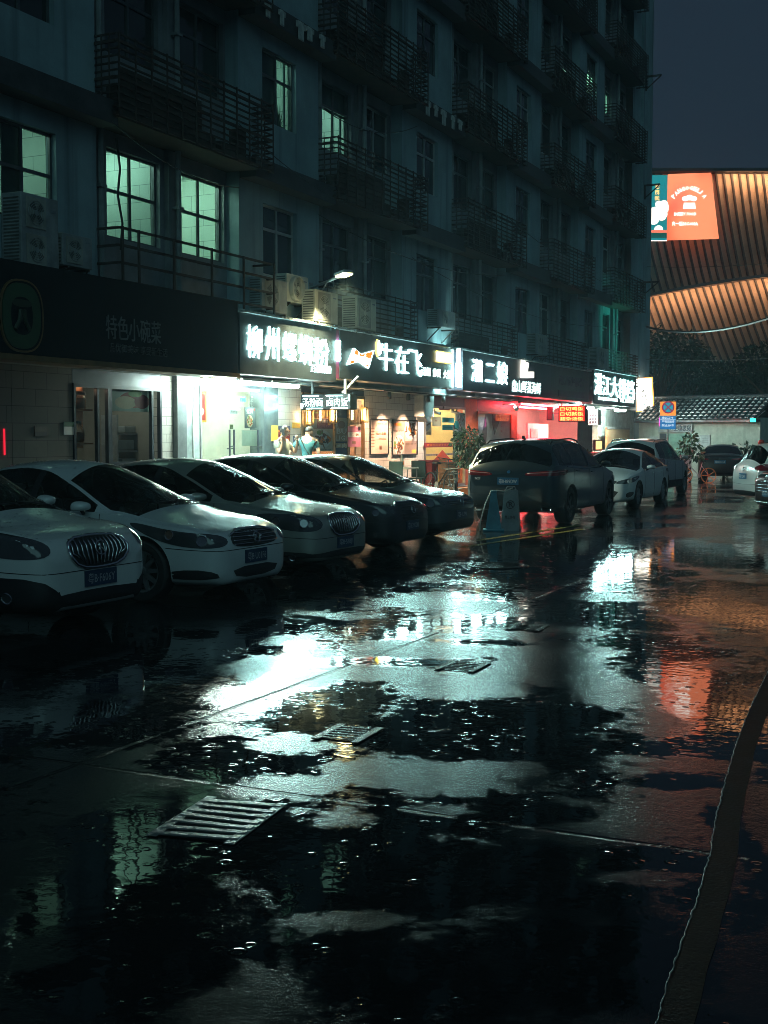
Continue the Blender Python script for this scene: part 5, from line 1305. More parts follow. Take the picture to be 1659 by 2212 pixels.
def sedan(L=4.6, W=1.79, H=1.47, wb=2.66, fo=.90, belt=.93, hood=.92, nose=.70, dz=0, **kw):
    sc = L / 4.6; s = lambda v: v * sc
    P = dict(L=L, W=W, H=H, wb=wb, fo=fo, rw=.325, tw=.215,
             zc=[(0, nose - .06), (.02, nose), (.07, nose + .045), (.20, nose + .085), (s(.6), hood - .03), (s(.92), hood + .045), (s(1.12), hood + .125), (s(1.68), H - .18), (s(2.1), H - .035), (s(2.55), H), (s(3.05), H - .03), (s(3.45), H - .13), (s(3.95), belt + .19), (s(4.12), belt + .115), (s(4.4), belt + .09), (L - .07, belt + .055), (L - .02, belt - .02), (L, belt - .09)],
             zs=[(0, nose - .12), (.03, nose - .07), (.12, nose + .0), (s(.35), nose + .085), (s(.8), hood - .085), (s(1.3), belt - .02), (s(2.2), belt), (s(3.4), belt + .03), (s(4.2), belt + .04), (L - .12, belt + .005), (L, belt - .14)],
             zb=[(0, .27), (.02, .225), (.08, .19), (.5, .185), (L - .5, .20), (L - .1, .27), (L - .02, .33), (L, .40)],
             wm=[(0, .60), (.012, .68), (.04, .755), (.10, .825), (.22, .895), (.45, .955), (.9, .99), (1.5, 1), (L - 1.2, 1), (L - .5, .965), (L - .15, .88), (L - .04, .79), (L, .68)],
             lag=.30, sw0=s(.98), sr=s(2.02), srr=s(3.28), st=s(4.02), sb=s(2.42), sd0=s(1.42), sd1=s(3.42), scp=s(3.62), spokes=10)
    P.update(kw); return P
def suv(L=4.3, W=1.78, H=1.65, wb=2.56, fo=.87, belt=1.04, hood=1.02, nose=.80, **kw):
    sc = L / 4.3; s = lambda v: v * sc
    P = dict(L=L, W=W, H=H, wb=wb, fo=fo, rw=.345, tw=.225, drop=.08, lagr=.12,
             zc=[(0, nose - .08), (.02, nose), (.08, nose + .055), (.22, nose + .11), (s(.6), hood - .02), (s(.84), hood + .05), (s(1.02), hood + .13), (s(1.52), H - .20), (s(1.95), H - .045), (s(2.4), H), (s(3.2), H - .02), (s(3.75), H - .05), (L - .42, H - .08), (L - .30, H - .17), (L - .12, belt + .10), (L - .06, belt - .02), (L - .02, belt - .15), (L, belt - .30)],
             zs=[(0, nose - .14), (.03, nose - .08), (.12, nose + .01), (s(.35), nose + .10), (s(.75), hood - .08), (s(1.2), belt - .02), (s(2.2), belt), (s(3.4), belt + .05), (L - .3, belt + .06), (L - .08, belt - .05), (L, belt - .36)],
             zb=[(0, .32), (.02, .27), (.08, .235), (.5, .23), (L - .5, .24), (L - .1, .31), (L - .02, .37), (L, .44)],
             wm=[(0, .62), (.012, .70), (.04, .775), (.10, .84), (.22, .90), (.45, .955), (.9, .99), (1.5, 1), (L - 1.0, 1), (L - .4, .975), (L - .12, .91), (L - .04, .84), (L, .72)],
             lag=.28, sw0=s(.90), sr=s(1.90), srr=L - .37, st=L - .15, sb=s(2.22), sd0=s(1.30), sd1=s(3.2), scp=L - .42, sq=s(3.22), spokes=5, clad=True, roof_rail=True, wr=.71)
    P.update(kw); return P

def headlamp(A, poly, spots):
    for o, mr in zip(A['patch']('headlight', poly, lens_m, .006, True, None, 2, True), (1, -1)):
        for (ph, z, r) in spots:
            p, n = A['cyl'](ph * mr, z); k = MB(); k.disc(p + n * .010, n, r, 16); k.build('reflector', lensd_m, o)
            k = MB(); q = n.to_track_quat('Z', 'Y'); k.tube([p + n * .010 + q @ Vector((r * math.cos(a), r * math.sin(a), 0)) for a in [2 * PI * i / 16 for i in range(16)]], .006, 5, 0, False, True); k.build('bezel', chrome_m, o)
def bumper_line(A, z0, phi=52): A['strip']('bumper_seam', [[(-phi, z0 + .03), (-30, z0), (30, z0), (phi, z0 + .03)]], .004, trim_m, .0005)
def oval_badge(A, z, r, front=True, phi=0, wing=False):
    p, n = A['cyl'](phi, z, front); q = n.to_track_quat('Z', 'Y'); k = MB()
    k.tube([p + n * .022 + q @ Vector((r * 1.15 * math.cos(a), r * math.sin(a), 0)) for a in [2 * PI * i / 20 for i in range(20)]], .008, 6, 0, False, True)
    k.tube([p + n * .022 + q @ Vector((-r * .6, r * .5, 0)), p + n * .022 + q @ Vector((r * .6, -r * .5, 0))], .007, 5)
    k.tube([p + n * .022 + q @ Vector((-r * .6, -r * .4, 0)), p + n * .022 + q @ Vector((r * .2, r * .6, 0))], .006, 5)
    if wing:
        for s in (-1, 1): k.tube([p + n * .02 + q @ Vector((s * r * 1.1, 0, 0)), p + n * .012 + q @ Vector((s * r * 2.6, r * .5, 0))], [.02, .006], 6)
    k.build('badge', chrome_m, A['root'], True)

def dress_waterfall(gz0, gz1, hl, fog, plz, ptxt, plphi=0, clad=False, lowgrille=None, spots=()):
    def f(A):
        gp = [(-19, gz0 + .13), (-17, gz1 - .01), (0, gz1 + .01), (17, gz1 - .01), (19, gz0 + .13), (13, gz0 + .01), (0, gz0 - .01), (-13, gz0 + .01)]
        g = A['patch']('grille', gp, trim_m, .004, True, None, 1)[0]
        rim = round_rim(gp); A['strip']('grille_surround', [rim], .015, chrome_m, .012, True, g)
        bars = []
        for i in range(-6, 7):
            ph = i * 2.7; lo = gz0 + .02 + (.10 * (abs(ph) - 10) / 9 if abs(ph) > 10 else 0); bars.append([(ph * .82, lo + .01), (ph * 1.02, (gz0 + gz1) / 2), (ph, gz1 - .015)])
        A['strip']('grille_bars', bars, .008, chrome_m, .014, True, g)
        oval_badge(A, (gz0 + gz1) / 2 + .03, .065)
        headlamp(A, hl, spots)
        for o, mr in zip(A['patch']('fog_light', fog, trim_m, .004, True, None, 1, True), (1, -1)):
            fp = sum(p[0] for p in fog) / len(fog), sum(p[1] for p in fog) / len(fog) - .03
            p, n = A['cyl'](fp[0] * mr, fp[1]); k = MB(); k.disc(p + n * .009, n, .042, 16); k.build('reflector', lensd_m, o); k = MB(); q = n.to_track_quat('Z', 'Y'); k.tube([p + n * .009 + q @ Vector((.046 * math.cos(a), .046 * math.sin(a), 0)) for a in [2 * PI * i / 16 for i in range(16)]], .006, 5, 0, False, True); k.build('bezel', chrome_m, o)
        if lowgrille: A['patch']('lower_grille', lowgrille, trim_m, .004, True, None, 1)
        bumper_line(A, gz0 - .02); A['plate'](True, plz, ptxt, plphi)
        A['patch']('tail_lamp', [(28, .82), (62, .86), (62, .98), (28, .94)], tail_m, .006, False, None, 1, True)
        A['plate'](False, .85, ptxt)
    return f
def round_rim(pl):
    q = []
    for i in range(len(pl)):
        a, b = pl[i], pl[(i + 1) % len(pl)]; q += [(a[0] * .75 + b[0] * .25, a[1] * .75 + b[1] * .25), (a[0] * .25 + b[0] * .75, a[1] * .25 + b[1] * .75)]
    return q + [q[0]]
ROW = 'cars parked nose out along the shops'
white_p = paint('white_car_paint', (.70, .72, .71)); white2_p = paint('pearl_white_paint', (.68, .71, .72)); champ_p = paint('champagne_paint', (.40, .41, .37), .4); black_p = paint('black_car_paint', (.012, .013, .015)); dgrey_p = paint('dark_grey_paint', (.085, .095, .10), .4); navy_p = paint('dark_blue_paint', (.006, .024, .036))

# 1 white crossover, nearest
P1 = suv(dress=dress_waterfall(.60, .86, [(26, .74), (36, .70), (58, .76), (80, .92), (72, .99), (48, .95), (28, .86)], [(20, .25), (23, .40), (32, .54), (50, .56), (62, .44), (66, .25)], .50, '粤B·F606Y',
          0, lowgrille=[(-34, .28), (-34, .36), (-16, .40), (16, .40), (34, .36), (34, .28)], spots=((47, .84, .07), (63, .89, .045))), chrome=True, belt=1.05)
P1['beads'] = 1800
make_car('parked_car', 'white crossover with a chrome waterfall grille, nearest car of the row at the left edge', 'car', (-7.08 - P1['fo'] - P1['wb'] / 2, 8.95), 0, P1, white_p, ROW)
# 2 white saloon with winged badge
def dress2(A):
    g = A['patch']('grille', [(-20, .60), (-21, .70), (-12, .755), (12, .755), (21, .70), (20, .60), (8, .575), (-8, .575)], trim_m, .004, True, None, 1)[0]
    A['strip']('grille_bars', [[(-19, .615 + .036 * i), (19, .615 + .036 * i)] for i in range(4)], .006, chrome_m, .01, True, g)
    A['strip']('grille_surround', [[(-21, .705), (-12, .76), (12, .76), (21, .705)]], .012, chrome_m, .01, True, g)
    oval_badge(A, .665, .055, wing=True)
    headlamp(A, [(23, .61), (38, .585), (56, .66), (78, .84), (70, .85), (46, .765), (24, .72)], ((36, .67, .055), (50, .73, .05)))
    A['patch']('lower_grille', [(-17, .25), (-21, .37), (21, .37), (17, .25)], trim_m, .004, True, None, 1)
    A['patch']('fog_light', [(28, .26), (30, .34), (40, .375), (54, .33), (60, .27)], trim_m, .004, True, None, 1, True)
    bumper_line(A, .56); A['plate'](True, .47, '粤B·U01F6'); A['plate'](False, .75, '粤B·U01F6')
    A['patch']('tail_lamp', [(28, .82), (62, .84), (62, .94), (28, .92)], tail_m, .006, False, None, 1, True)
P2 = sedan(dress=dress2, belt=.95, hood=.93, H=1.49, rw=.33, turn=5)
P2['beads'] = 1800
make_car('parked_car', 'white saloon with a winged badge and swept dark headlights, second of the row', 'car', (-7.96 - P2['wb'] / 2, 11.6), 0, P2, white2_p, ROW)
# 3 champagne saloon
P3 = sedan(L=4.65, W=1.8, dress=dress_waterfall(.50, .755, [(24, .64), (32, .56), (48, .60), (66, .72), (62, .80), (40, .79), (26, .74)], [(30, .23), (30, .30), (52, .33), (52, .26)], .40, '粤B·5S8J1',
           0, lowgrille=[(-34, .23), (-32, .31), (32, .31), (34, .23)], spots=((36, .68, .055), (50, .70, .05))), chrome=True, belt=.93, hood=.92)
P3['beads'] = 1600
make_car('parked_car', 'champagne grey saloon with a chrome waterfall grille, third of the row', 'car', (-7.35 - P3['fo'] - P3['wb'] / 2, 14.3), 0, P3, champ_p, ROW)
# 4 black saloon
def dress4(A):
    g = A['patch']('grille', [(-17, .52), (-22, .72), (-15, .76), (15, .76), (22, .72), (17, .52)], trim_m, .004, True, None, 1)[0]
    A['strip']('grille_surround', [[(-22, .73), (-14, .775), (14, .775), (22, .73)]], .018, chrome_m, .01, True, g)
    A['strip']('grille_bars', [[(-16, .57 + .05 * i), (16, .57 + .05 * i)] for i in range(4)], .006, mat('dark_chrome', (.2, .2, .22), .2, 1), .008, True, g)
    oval_badge(A, .67, .06)
    headlamp(A, [(25, .62), (36, .585), (56, .66), (74, .80), (66, .82), (42, .755), (26, .72)], ((38, .66, .05), (52, .71, .045)))
    A['patch']('lower_grille', [(-20, .24), (-24, .36), (24, .36), (20, .24)], trim_m, .004, True, None, 1)
    for o, mr in zip(A['patch']('fog_light', [(34, .30), (42, .29), (42, .38), (34, .38)], trim_m, .004, True, None, 1, True), (1, -1)):
        p, n = A['cyl'](38 * mr, .335); k = MB(); k.disc(p + n * .008, n, .04, 14); k.build('reflector', lensd_m, o)
    bumper_line(A, .50); A['plate'](True, .44, '粤B·39K2M'); A['plate'](False, .75, '粤B·39K2M')
    A['patch']('tail_lamp', [(28, .82), (62, .84), (62, .94), (28, .92)], tail_m, .006, False, None, 1, True)
P4 = sedan(L=4.65, H=1.5, dress=dress4, belt=.96, hood=.94, rw=.335, belt_=1)
P4['beads'] = 1400
make_car('parked_car', 'black saloon with a chrome bar over its grille, fourth of the row', 'car', (-7.6 - P4['fo'] - P4['wb'] / 2, 17.0), 0, P4, black_p, ROW)
# 5 grey saloon
def dress5(A):
    g = A['patch']('grille', [(-22, .615), (-24, .70), (24, .70), (22, .615)], trim_m, .004, True, None, 0)[0]
    A['strip']('grille_bars', [[(-22, .635 + .028 * i), (22, .635 + .028 * i)] for i in range(3)], .006, chrome_m, .009, True, g)
    p, n = A['cyl'](0, .665); q = n.to_track_quat('Z', 'Y'); k = MB(); k.tube([p + n * .02 + q @ Vector((.065 * math.cos(a), .065 * math.sin(a), 0)) for a in [2 * PI * i / 20 for i in range(20)]], .008, 6, 0, False, True)
    k.tube([p + n * .02 + q @ Vector(v) for v in ((-.04, .045, 0), (-.012, -.05, 0), (0, -.01, 0), (.012, -.05, 0), (.04, .045, 0))], .006, 5); k.build('badge', chrome_m, A['root'], True)
    headlamp(A, [(27, .60), (29, .72), (44, .77), (62, .77), (66, .70), (52, .60)], ((38, .67, .065), (53, .69, .05)))
    A['patch']('lower_grille', [(-40, .24), (-40, .36), (40, .36), (40, .24)], trim_m, .004, True, None, 1)
    bumper_line(A, .54); A['plate'](True, .46, '粤B·1L7P0'); A['plate'](False, .75, '粤B·1L7P0')
    A['patch']('tail_lamp', [(28, .82), (62, .84), (62, .94), (28, .92)], tail_m, .006, False, None, 1, True)
P5 = sedan(L=4.5, W=1.78, H=1.46, wb=2.62, dress=dress5, belt=.93, hood=.91, darkrear=False, clear=True)
P5['beads'] = 1200
make_car('parked_car', 'wet dark grey saloon with a round badge, last of the row beside the big SUV', 'car', (-7.81 - P5['fo'] - P5['wb'] / 2, 19.5), 0, P5, dgrey_p, ROW)
# 6 big dark SUV seen from behind
def dress6(A):
    for o in A['patch']('tail_lamp', [(16, .98), (16, 1.05), (40, 1.10), (66, 1.12), (66, 1.02), (40, .99)], tail_m, .008, False, None, 1, True): pass
    A['strip']('tail_lamp_line', [[(18, 1.03), (40, 1.06), (60, 1.08)], [(-18, 1.03), (-40, 1.06), (-60, 1.08)]], .008, mat('pale_red', (.5, .2, .2), .2), .014, False)
    A['plate'](False, .88, '粤B·899DW')
    p, n = A['cyl'](0, 1.06, False); k = MB(); k.disc(p + n * .008, n, .042, 20); b = k.build('badge', chrome_m, A['root']); k = MB(); k.disc(p + n * .010, n, .032, 16); k.build('badge_field', plate_m, b)
    k = MB(); p, n = A['cyl'](28, .90, False); u = Vector((0, 0, 1)).cross(n).normalized(); text_on(k, 'X5', p + n * .006 - u * .07, u, ZU, .13, .045, .004, 2, .01); k.build('model_lettering', chrome_m, A['root'])
    for s in (1, -1):
        p, n = A['cyl'](s * 33, .37, False); k = MB(); k.tube([p + n * .03 + Vector((0, y, z)) for y, z in ((-.09, -.045), (.09, -.045), (.11, .045), (-.11, .045))], .012, 6, 0, False, True); k.build('exhaust', chrome_m, A['root'])
    A['patch']('rear_diffuser', [(-40, .31), (-40, .45), (-22, .50), (22, .50), (40, .45), (40, .31)], trim_m, .004, False, None, 1)
    A['strip']('tailgate_seam', [[(-34, .62), (-34, 1.1)], [(34, .62), (34, 1.1)], [(-34, .62), (0, .60), (34, .62)]], .004, trim_m, .001, False)
    headlamp(A, [(24, .82), (30, .74), (60, .80), (66, .88), (44, .90)], ((40, .83, .05),))
    A['patch']('grille', [(-18, .58), (-20, .84), (-2, .86), (2, .86), (20, .84), (18, .58)], trim_m, .006, True, None, 1)
    for s in (1, -1):
        pts_ = [(1.62, 1.16), (1.86, 1.40), (2.15, 1.58), (2.8, 1.64), (3.6, 1.60), (4.15, 1.47), (4.28, 1.30), (4.1, 1.16), (3.0, 1.10), (1.7, 1.10)]
        A['side_strip']('window_trim', pts_, .010, chrome_m, s, .003)
    p, n = A['cast']((A['xf'] - 3.9, 0, 3), (0, 0, -1)); k = MB(); k.prism([p + Vector((.10, 0, 0)), p + Vector((-.10, 0, 0)), p + Vector((-.10, 0, .075)), p + Vector((-.05, 0, .075))], (0, .03, 0)); k.build('roof_antenna', trim_m, A['root'])
P6 = suv(L=4.92, W=2.0, H=1.74, wb=2.975, fo=.87, belt=1.13, hood=1.10, nose=.86, rw=.375, tw=.27, dress=dress6, dark=True, clad=False, rim=rimd_m, spokes=5, wr=.70)
make_car('parked_suv', 'big dark blue SUV parked along the kerb, its back and blue plate towards the camera', 'car', (-8.38, 23.42 + P6['L'] - P6['fo'] - P6['wb'] / 2), PI / 2, P6, navy_p)
# 7 white saloon facing the camera
def dress7(A):
    A['strip']('grille_bars', [[(-20, .655), (0, .64), (20, .655)], [(-22, .69), (0, .675), (22, .69)]], .010, chrome_m, .008)
    A['patch']('grille', [(-22, .63), (-24, .70), (24, .70), (22, .63)], trim_m, .004, True, None, 0)
    headlamp(A, [(22, .61), (24, .70), (48, .79), (68, .82), (66, .76), (46, .66)], ((36, .68, .05), (50, .735, .045)))
    A['patch']('lower_grille', [(-19, .24), (-27, .50), (27, .50), (19, .24)], trim_m, .004, True, None, 1)
    A['patch']('fog_light', [(33, .28), (33, .42), (48, .43), (44, .33)], trim_m, .004, True, None, 1, True)
    A['plate'](True, .46, '粤B·7T63E'); oval_badge(A, .70, .05)
    A['patch']('tail_lamp', [(28, .82), (62, .84), (62, .94), (28, .92)], tail_m, .006, False, None, 1, True)
P7 = sedan(L=4.63, W=1.78, H=1.475, wb=2.7, dress=dress7, belt=.95, hood=.95, nose=.72, dark=True, turn=40)
make_car('parked_car', 'white saloon with sharp dark headlights facing the camera in front of the big SUV', 'car', (-8.32, 29.5 + P7['fo'] + P7['wb'] / 2), -PI / 2, P7, white2_p)
# 8 silver SUV behind it
def dress_rear(txt, z=.85, badge=True):
    def f(A):
        A['patch']('tail_lamp', [(26, .95), (26, 1.05), (50, 1.16), (66, 1.12), (66, .98), (50, .95)], tail_m, .008, False, None, 1, True)
        A['plate'](False, z, txt); oval_badge(A, z + .18, .05, False)
        A['patch']('rear_diffuser', [(-40, .33), (-40, .45), (40, .45), (40, .33)], trim_m, .004, False, None, 1)
        headlamp(A, [(24, .82), (30, .74), (60, .80), (66, .88), (44, .90)], ((40, .83, .05),))
        A['patch']('grille', [(-18, .62), (-20, .84), (20, .84), (18, .62)], trim_m, .006, True, None, 1)
        A['strip']('tailgate_seam', [[(-32, .62), (0, .60), (32, .62)]], .004, trim_m, .001, False)
    return f
P8 = suv(L=4.6, W=1.84, H=1.72, wb=2.7, belt=1.08, dress=dress_rear('粤B·4M28Q'), dark=True, rail_mat=chrome_m)
make_car('parked_suv', 'silver grey SUV seen from behind between the white saloon and the last shop', 'car', (-9.0, 37.6), PI / 2, P8, paint('silver_paint', (.46, .50, .51), .3))
# 9 black saloon far back
def dress9(A):
    A['patch']('tail_lamp', [(20, .84), (20, .92), (56, .96), (62, .86)], tail_m, .006, False, None, 1, True)
    A['strip']('boot_trim', [[(-20, .96), (20, .96)]], .010, chrome_m, .006, False); A['plate'](False, .78, '粤B·2S1L8'); oval_badge(A, .88, .04, False)
    headlamp(A, [(25, .62), (36, .585), (56, .66), (66, .80), (42, .755)], ((38, .66, .05),)); A['plate'](True, .44, '粤B·2S1L8')
P9 = sedan(L=4.9, W=1.86, H=1.49, wb=2.9, dress=dress9, belt=.98, hood=.96, dark=True, chrome=True)
make_car('parked_car', 'black saloon seen from behind in front of the tile roofed wall', 'car', (-9.45, 50.4 + P9['L'] - P9['fo'] - P9['wb'] / 2), PI / 2 + .13, P9, black_p)
# 10, 11 the two cars cut by the right edge
P10 = suv(L=4.45, W=1.80, H=1.66, wb=2.6, belt=1.05, dress=dress_rear('粤B·9D40V', .80), clad=False)
hd = math.atan2(.515, .857); c10 = on_g(1607, 1096)
make_car('parked_suv', 'white SUV at the right edge showing its tail and red lamp', 'car', (c10[0] + 2.2 * math.cos(hd) + .5 * math.sin(hd) - .15, c10[1] + 2.2 * math.sin(hd) - .5 * math.cos(hd)), hd, P10, white_p)
def dress11(A):
    g = A['patch']('grille', [(-26, .44), (-27, .84), (27, .84), (26, .44)], trim_m, .004, True, None, 1)[0]
    A['strip']('grille_bars', [[(-24, .54 + .075 * i), (24, .54 + .075 * i)] for i in range(4)], .014, chrome_m, .010, True, g)
    p, n = A['cyl'](0, .84); q = n.to_track_quat('Z', 'Y'); k = MB()
    for rx, ry, oy in ((.10, .065, 0), (.035, .06, 0), (.06, .026, .03)): k.tube([p + n * .02 + q @ Vector((rx * math.cos(a), ry * math.sin(a) + oy, 0)) for a in [2 * PI * i / 20 for i in range(20)]], .007, 5, 0, False, True)
    k.build('badge', chrome_m, A['root'], True)
    headlamp(A, [(29, .74), (32, .86), (52, .92), (66, .92), (62, .82)], ((42, .82, .05),))
    A['plate'](True, .50, '粤B·567K3'); A['strip']('lower_trim', [[(-40, .33), (-20, .30), (20, .30), (40, .33)]], .018, chrome_m, .01)
    A['plate'](False, .85, '粤B·567K3'); A['patch']('tail_lamp', [(26, .95), (26, 1.05), (60, 1.1), (60, .95)], tail_m, .008, False, None, 1, True)
P11 = suv(L=4.8, W=1.92, H=1.72, wb=2.79, belt=1.1, hood=1.08, nose=.86, dress=dress11, dark=True)
c11 = on_g(1622, 1112)
make_car('parked_suv', 'black SUV at the right edge facing out with chrome bars and a blue plate', 'car', (c11[0] + 2.0 * math.cos(hd) + .55 * math.sin(hd) + .32, c11[1] + 2.0 * math.sin(hd) - .2 * math.cos(hd)), hd + PI, P11, black_p)
# ================================================================ outdoor units, lamp, cables
ac_m = mat('ac_casing', (.55, .54, .47), .5, var=.12, streak=.35)
slot_m = mat('ac_slots', (.10, .10, .09), .6)
mesh_m = mat('ac_grille', (.30, .30, .27), .6)
def ac_unit(label, loc_, w_=.95, d_=.36, h_=.80, fans=1, col=None, bracket=True, rz=0, round_front=False):
    t = thing('air_conditioner_unit', label, 'air conditioner', loc_, rz)      # front faces local +x
    cm = col or ac_m
    b = MB(); b.bbox((-d_, 0, 0), (0, w_, h_), .015); b.build('casing', cm, t)
    for f in range(fans):
        z0, z1 = h_ * f / fans + .05, h_ * (f + 1) / fans - .05; cy_, cz_ = w_ * .38, (z0 + z1) / 2; r_ = min(w_ * .34, (z1 - z0) / 2) - .01
        k = MB()
        if round_front: k.lathe([(r_ + .03, 0), (r_ + .03, .10), (r_, .12), (r_ - .01, .02)], 28, Matrix.Translation((.0, cy_, cz_)) @ Matrix.Rotation(PI / 2, 4, 'Y'))
        else: k.bbox((.003, cy_ - r_, z0), (.016, cy_ + r_, z1), .005)
        g = k.build('fan_grille', mesh_m if not round_front else cm, t, round_front, sharp=40); k = MB()
        for i in range(1, 6):
            rr = r_ * i / 6; k.tube([(.022 + (.06 if round_front else 0), cy_ + rr * math.cos(a), cz_ + rr * math.sin(a)) for a in [2 * PI * q / 20 for q in range(20)]], .005, 4, 0, False, True)
        k.disc((.024 + (.06 if round_front else 0), cy_, cz_), (1, 0, 0), r_ * .22, 14); k.build('guard_rings', cm, g)
        k = MB()
        for q in range(4):
            a = q * PI / 2 + .3; k.quad((-.0 + .018, cy_, cz_), (.02, cy_ + r_ * .8 * math.cos(a), cz_ + r_ * .8 * math.sin(a)), (.019, cy_ + r_ * .85 * math.cos(a + .8), cz_ + r_ * .85 * math.sin(a + .8)), (.018, cy_ + .02, cz_ + .02))
        k.build('fan_blades', slot_m, g)
    k = MB(); n = int(h_ / .055)
    for i in range(n - 1):
        z = .05 + i * .055; k.box((-d_ * .88, -.006, z), (-d_ * .12, -.002, z + .024))
    k.build('side_louvres', slot_m, t)
    k = MB(); k.box((.003, w_ * .78, h_ * .80), (.006, w_ * .92, h_ * .84)); k.build('name_plate', mat('ac_mark', (.2, .22, .25), .5), t)
    if bracket:
        for y in (.12, w_ - .12): k = MB(); k.box((-d_ - .1, y - .02, -.05), (.02, y + .02, -.01)); k.tube([(-d_ - .1, y, -.45), (-.02, y, -.05)], .016, 5); k.build('bracket', rust_m, t)
    return t
def at_x(px, py, X): y, z = on_x(px, py, X); return (X, y, z)
a_, b_ = at_x(681, 702, -13.72), at_x(730, 702, -13.72)
ac_unit('cream outdoor unit under the street lamp, standing on the noodle shop sign', (-13.72, a_[1], 4.42), b_[1] - a_[1], .36, fz(700, 628, -13.72) - 4.42, 1)
a_, b_ = at_x(771, 702, -13.72), at_x(813, 702, -13.72)
ac_unit('cream outdoor unit with a slatted side, standing on the start of the beer sign', (-13.72, a_[1], 4.42), b_[1] - a_[1], .42, fz(790, 642, -13.72) - 4.42, 1)
a_, b_ = at_x(622, 652, -14.1), at_x(660, 652, -14.1)
ac_unit('outdoor unit with a round protruding fan ring on the wall above the noodle sign', (-14.1, a_[1] - .05, fz(640, 654, -14.1)), 1.0, .3, fz(640, 594, -14.1) - fz(640, 654, -14.1), 1, round_front=True)
dk = mat('ac_casing_grey', (.26, .28, .29), .5, streak=.4)
a_, b_ = at_x(566, 675, -14.05), at_x(621, 675, -14.05)
ac_unit('dark tall outdoor unit beside the round fan unit', (-14.05, a_[1], fz(600, 676, -14.05)), b_[1] - a_[1], .33, fz(600, 604, -14.05) - fz(600, 676, -14.05), 1, dk)
a_, b_ = at_x(48, 583, -13.95), at_x(128, 583, -13.95)
ac_unit('tall two fan outdoor unit on the wall at the left edge', (-13.95, a_[1], fz(90, 582, -13.95)), b_[1] - a_[1], .42, fz(90, 424, -13.95) - fz(90, 582, -13.95), 2, dk)
a_, b_ = at_x(136, 577, -14.0), at_x(200, 577, -14.0)
ac_unit('small dark outdoor unit on brackets right of the tall two fan unit', (-14.0, a_[1], fz(165, 577, -14)), b_[1] - a_[1], .32, fz(165, 508, -14) - fz(165, 577, -14), 1, dk)
a_, b_ = at_x(947, 708, -14.0), at_x(984, 708, -14.0)
ac_unit('dim outdoor unit above the middle of the sign row', (-14.0, a_[1], fz(965, 708, -14)), b_[1] - a_[1], .36, fz(965, 671, -14) - fz(965, 708, -14), 1, dk)
a_, b_ = at_x(1158, 765, -14.0), at_x(1183, 765, -14.0)
ac_unit('dim outdoor unit with a round fan above the charcoal sign', (-14.0, a_[1], fz(1170, 766, -14)), b_[1] - a_[1], .36, fz(1170, 722, -14) - fz(1170, 766, -14), 1, dk)
a_, b_ = at_x(1290, 795, -14.0), at_x(1315, 795, -14.0)
ac_unit('dim outdoor unit above the far glowing sign', (-14.0, a_[1], 4.6), b_[1] - a_[1], .36, .85, 1, dk)
# street lamp on the wall
bx = on_x(672, 622, -14.38); hx = on_x(737, 596, -12.95)
sl = thing('street_lamp', 'glowing street lamp on a slanting arm fixed to the wall above the outdoor units', 'street lamp', (-14.38, bx[0], bx[1]))
hv = Vector((-12.95 + 14.38, hx[0] - bx[0], hx[1] - bx[1])); k = MB(); k.tube([(0, 0, 0), tuple(hv * .93)], .035, 8); k.tube([(0, 0, -.55), tuple(hv * .55)], .022, 6); k.box((-.02, -.08, -.65), (.01, .08, .12)); k.build('arm', metal_m, sl)
q = hv.normalized(); sd_ = Vector((0, 0, 1)).cross(q).normalized(); up_ = q.cross(sd_)
M_ = Matrix(((q.x, sd_.x, up_.x, hv.x), (q.y, sd_.y, up_.y, hv.y), (q.z, sd_.z, up_.z, hv.z), (0, 0, 0, 1)))
k = MB(); k.bbox((-.12, -.13, .0), (.42, .13, .08), .03, 0, M_); k.build('lamp_head', metal_m, sl, True, sharp=40)
k = MB(); k.box((-.06, -.11, -.03), (.40, .11, -.002), 0, M_); k.build('lens', emit('lamp_lens', (1, .84, .36), 8), sl)
lamp('street_lamp_beam', 'SPOT', Vector((-14.38, bx[0], bx[1])) + hv + q * .17 + Vector((0, 0, -.08)), 950, (1, .93, .52), .10, (.0, 0, -1), spot_size=R(118), spot_blend=.5)
# overhead cables across the street
def cable(label, p, q, sag, r=.018, n=24, m=None):
    p, q = Vector(p), Vector(q); k = MB(); k.tube([p.lerp(q, i / n) - Vector((0, 0, sag * 4 * (i / n) * (1 - i / n))) for i in range(n + 1)], r, 5)
    return tag(k.build('cable', m or black_m), label, 'cable')
def pt(px, py, d): r_ = ray(px, py); r_ = r_ / r_.dot(FWD); return Vector((0, 0, HC)) + r_ * d
cable('thick sagging cable bundle from the corner of the block across the mall front', pt(1396, 706, 58), pt(1760, 650, 40), .55, .05)
cable('thin high wire crossing in front of the fins', pt(1398, 576, 58), pt(1760, 560, 45), .12, .010)
cable('thin lower wire crossing in front of the dark trees', pt(1396, 776, 58), pt(1760, 768, 45), .10, .010)
cable('wire drooping along the facade over the middle windows', (-13.9, fy(700, -13.9), 9.4), (-13.9, fy(900, -13.9), 10.2), .35, .012)

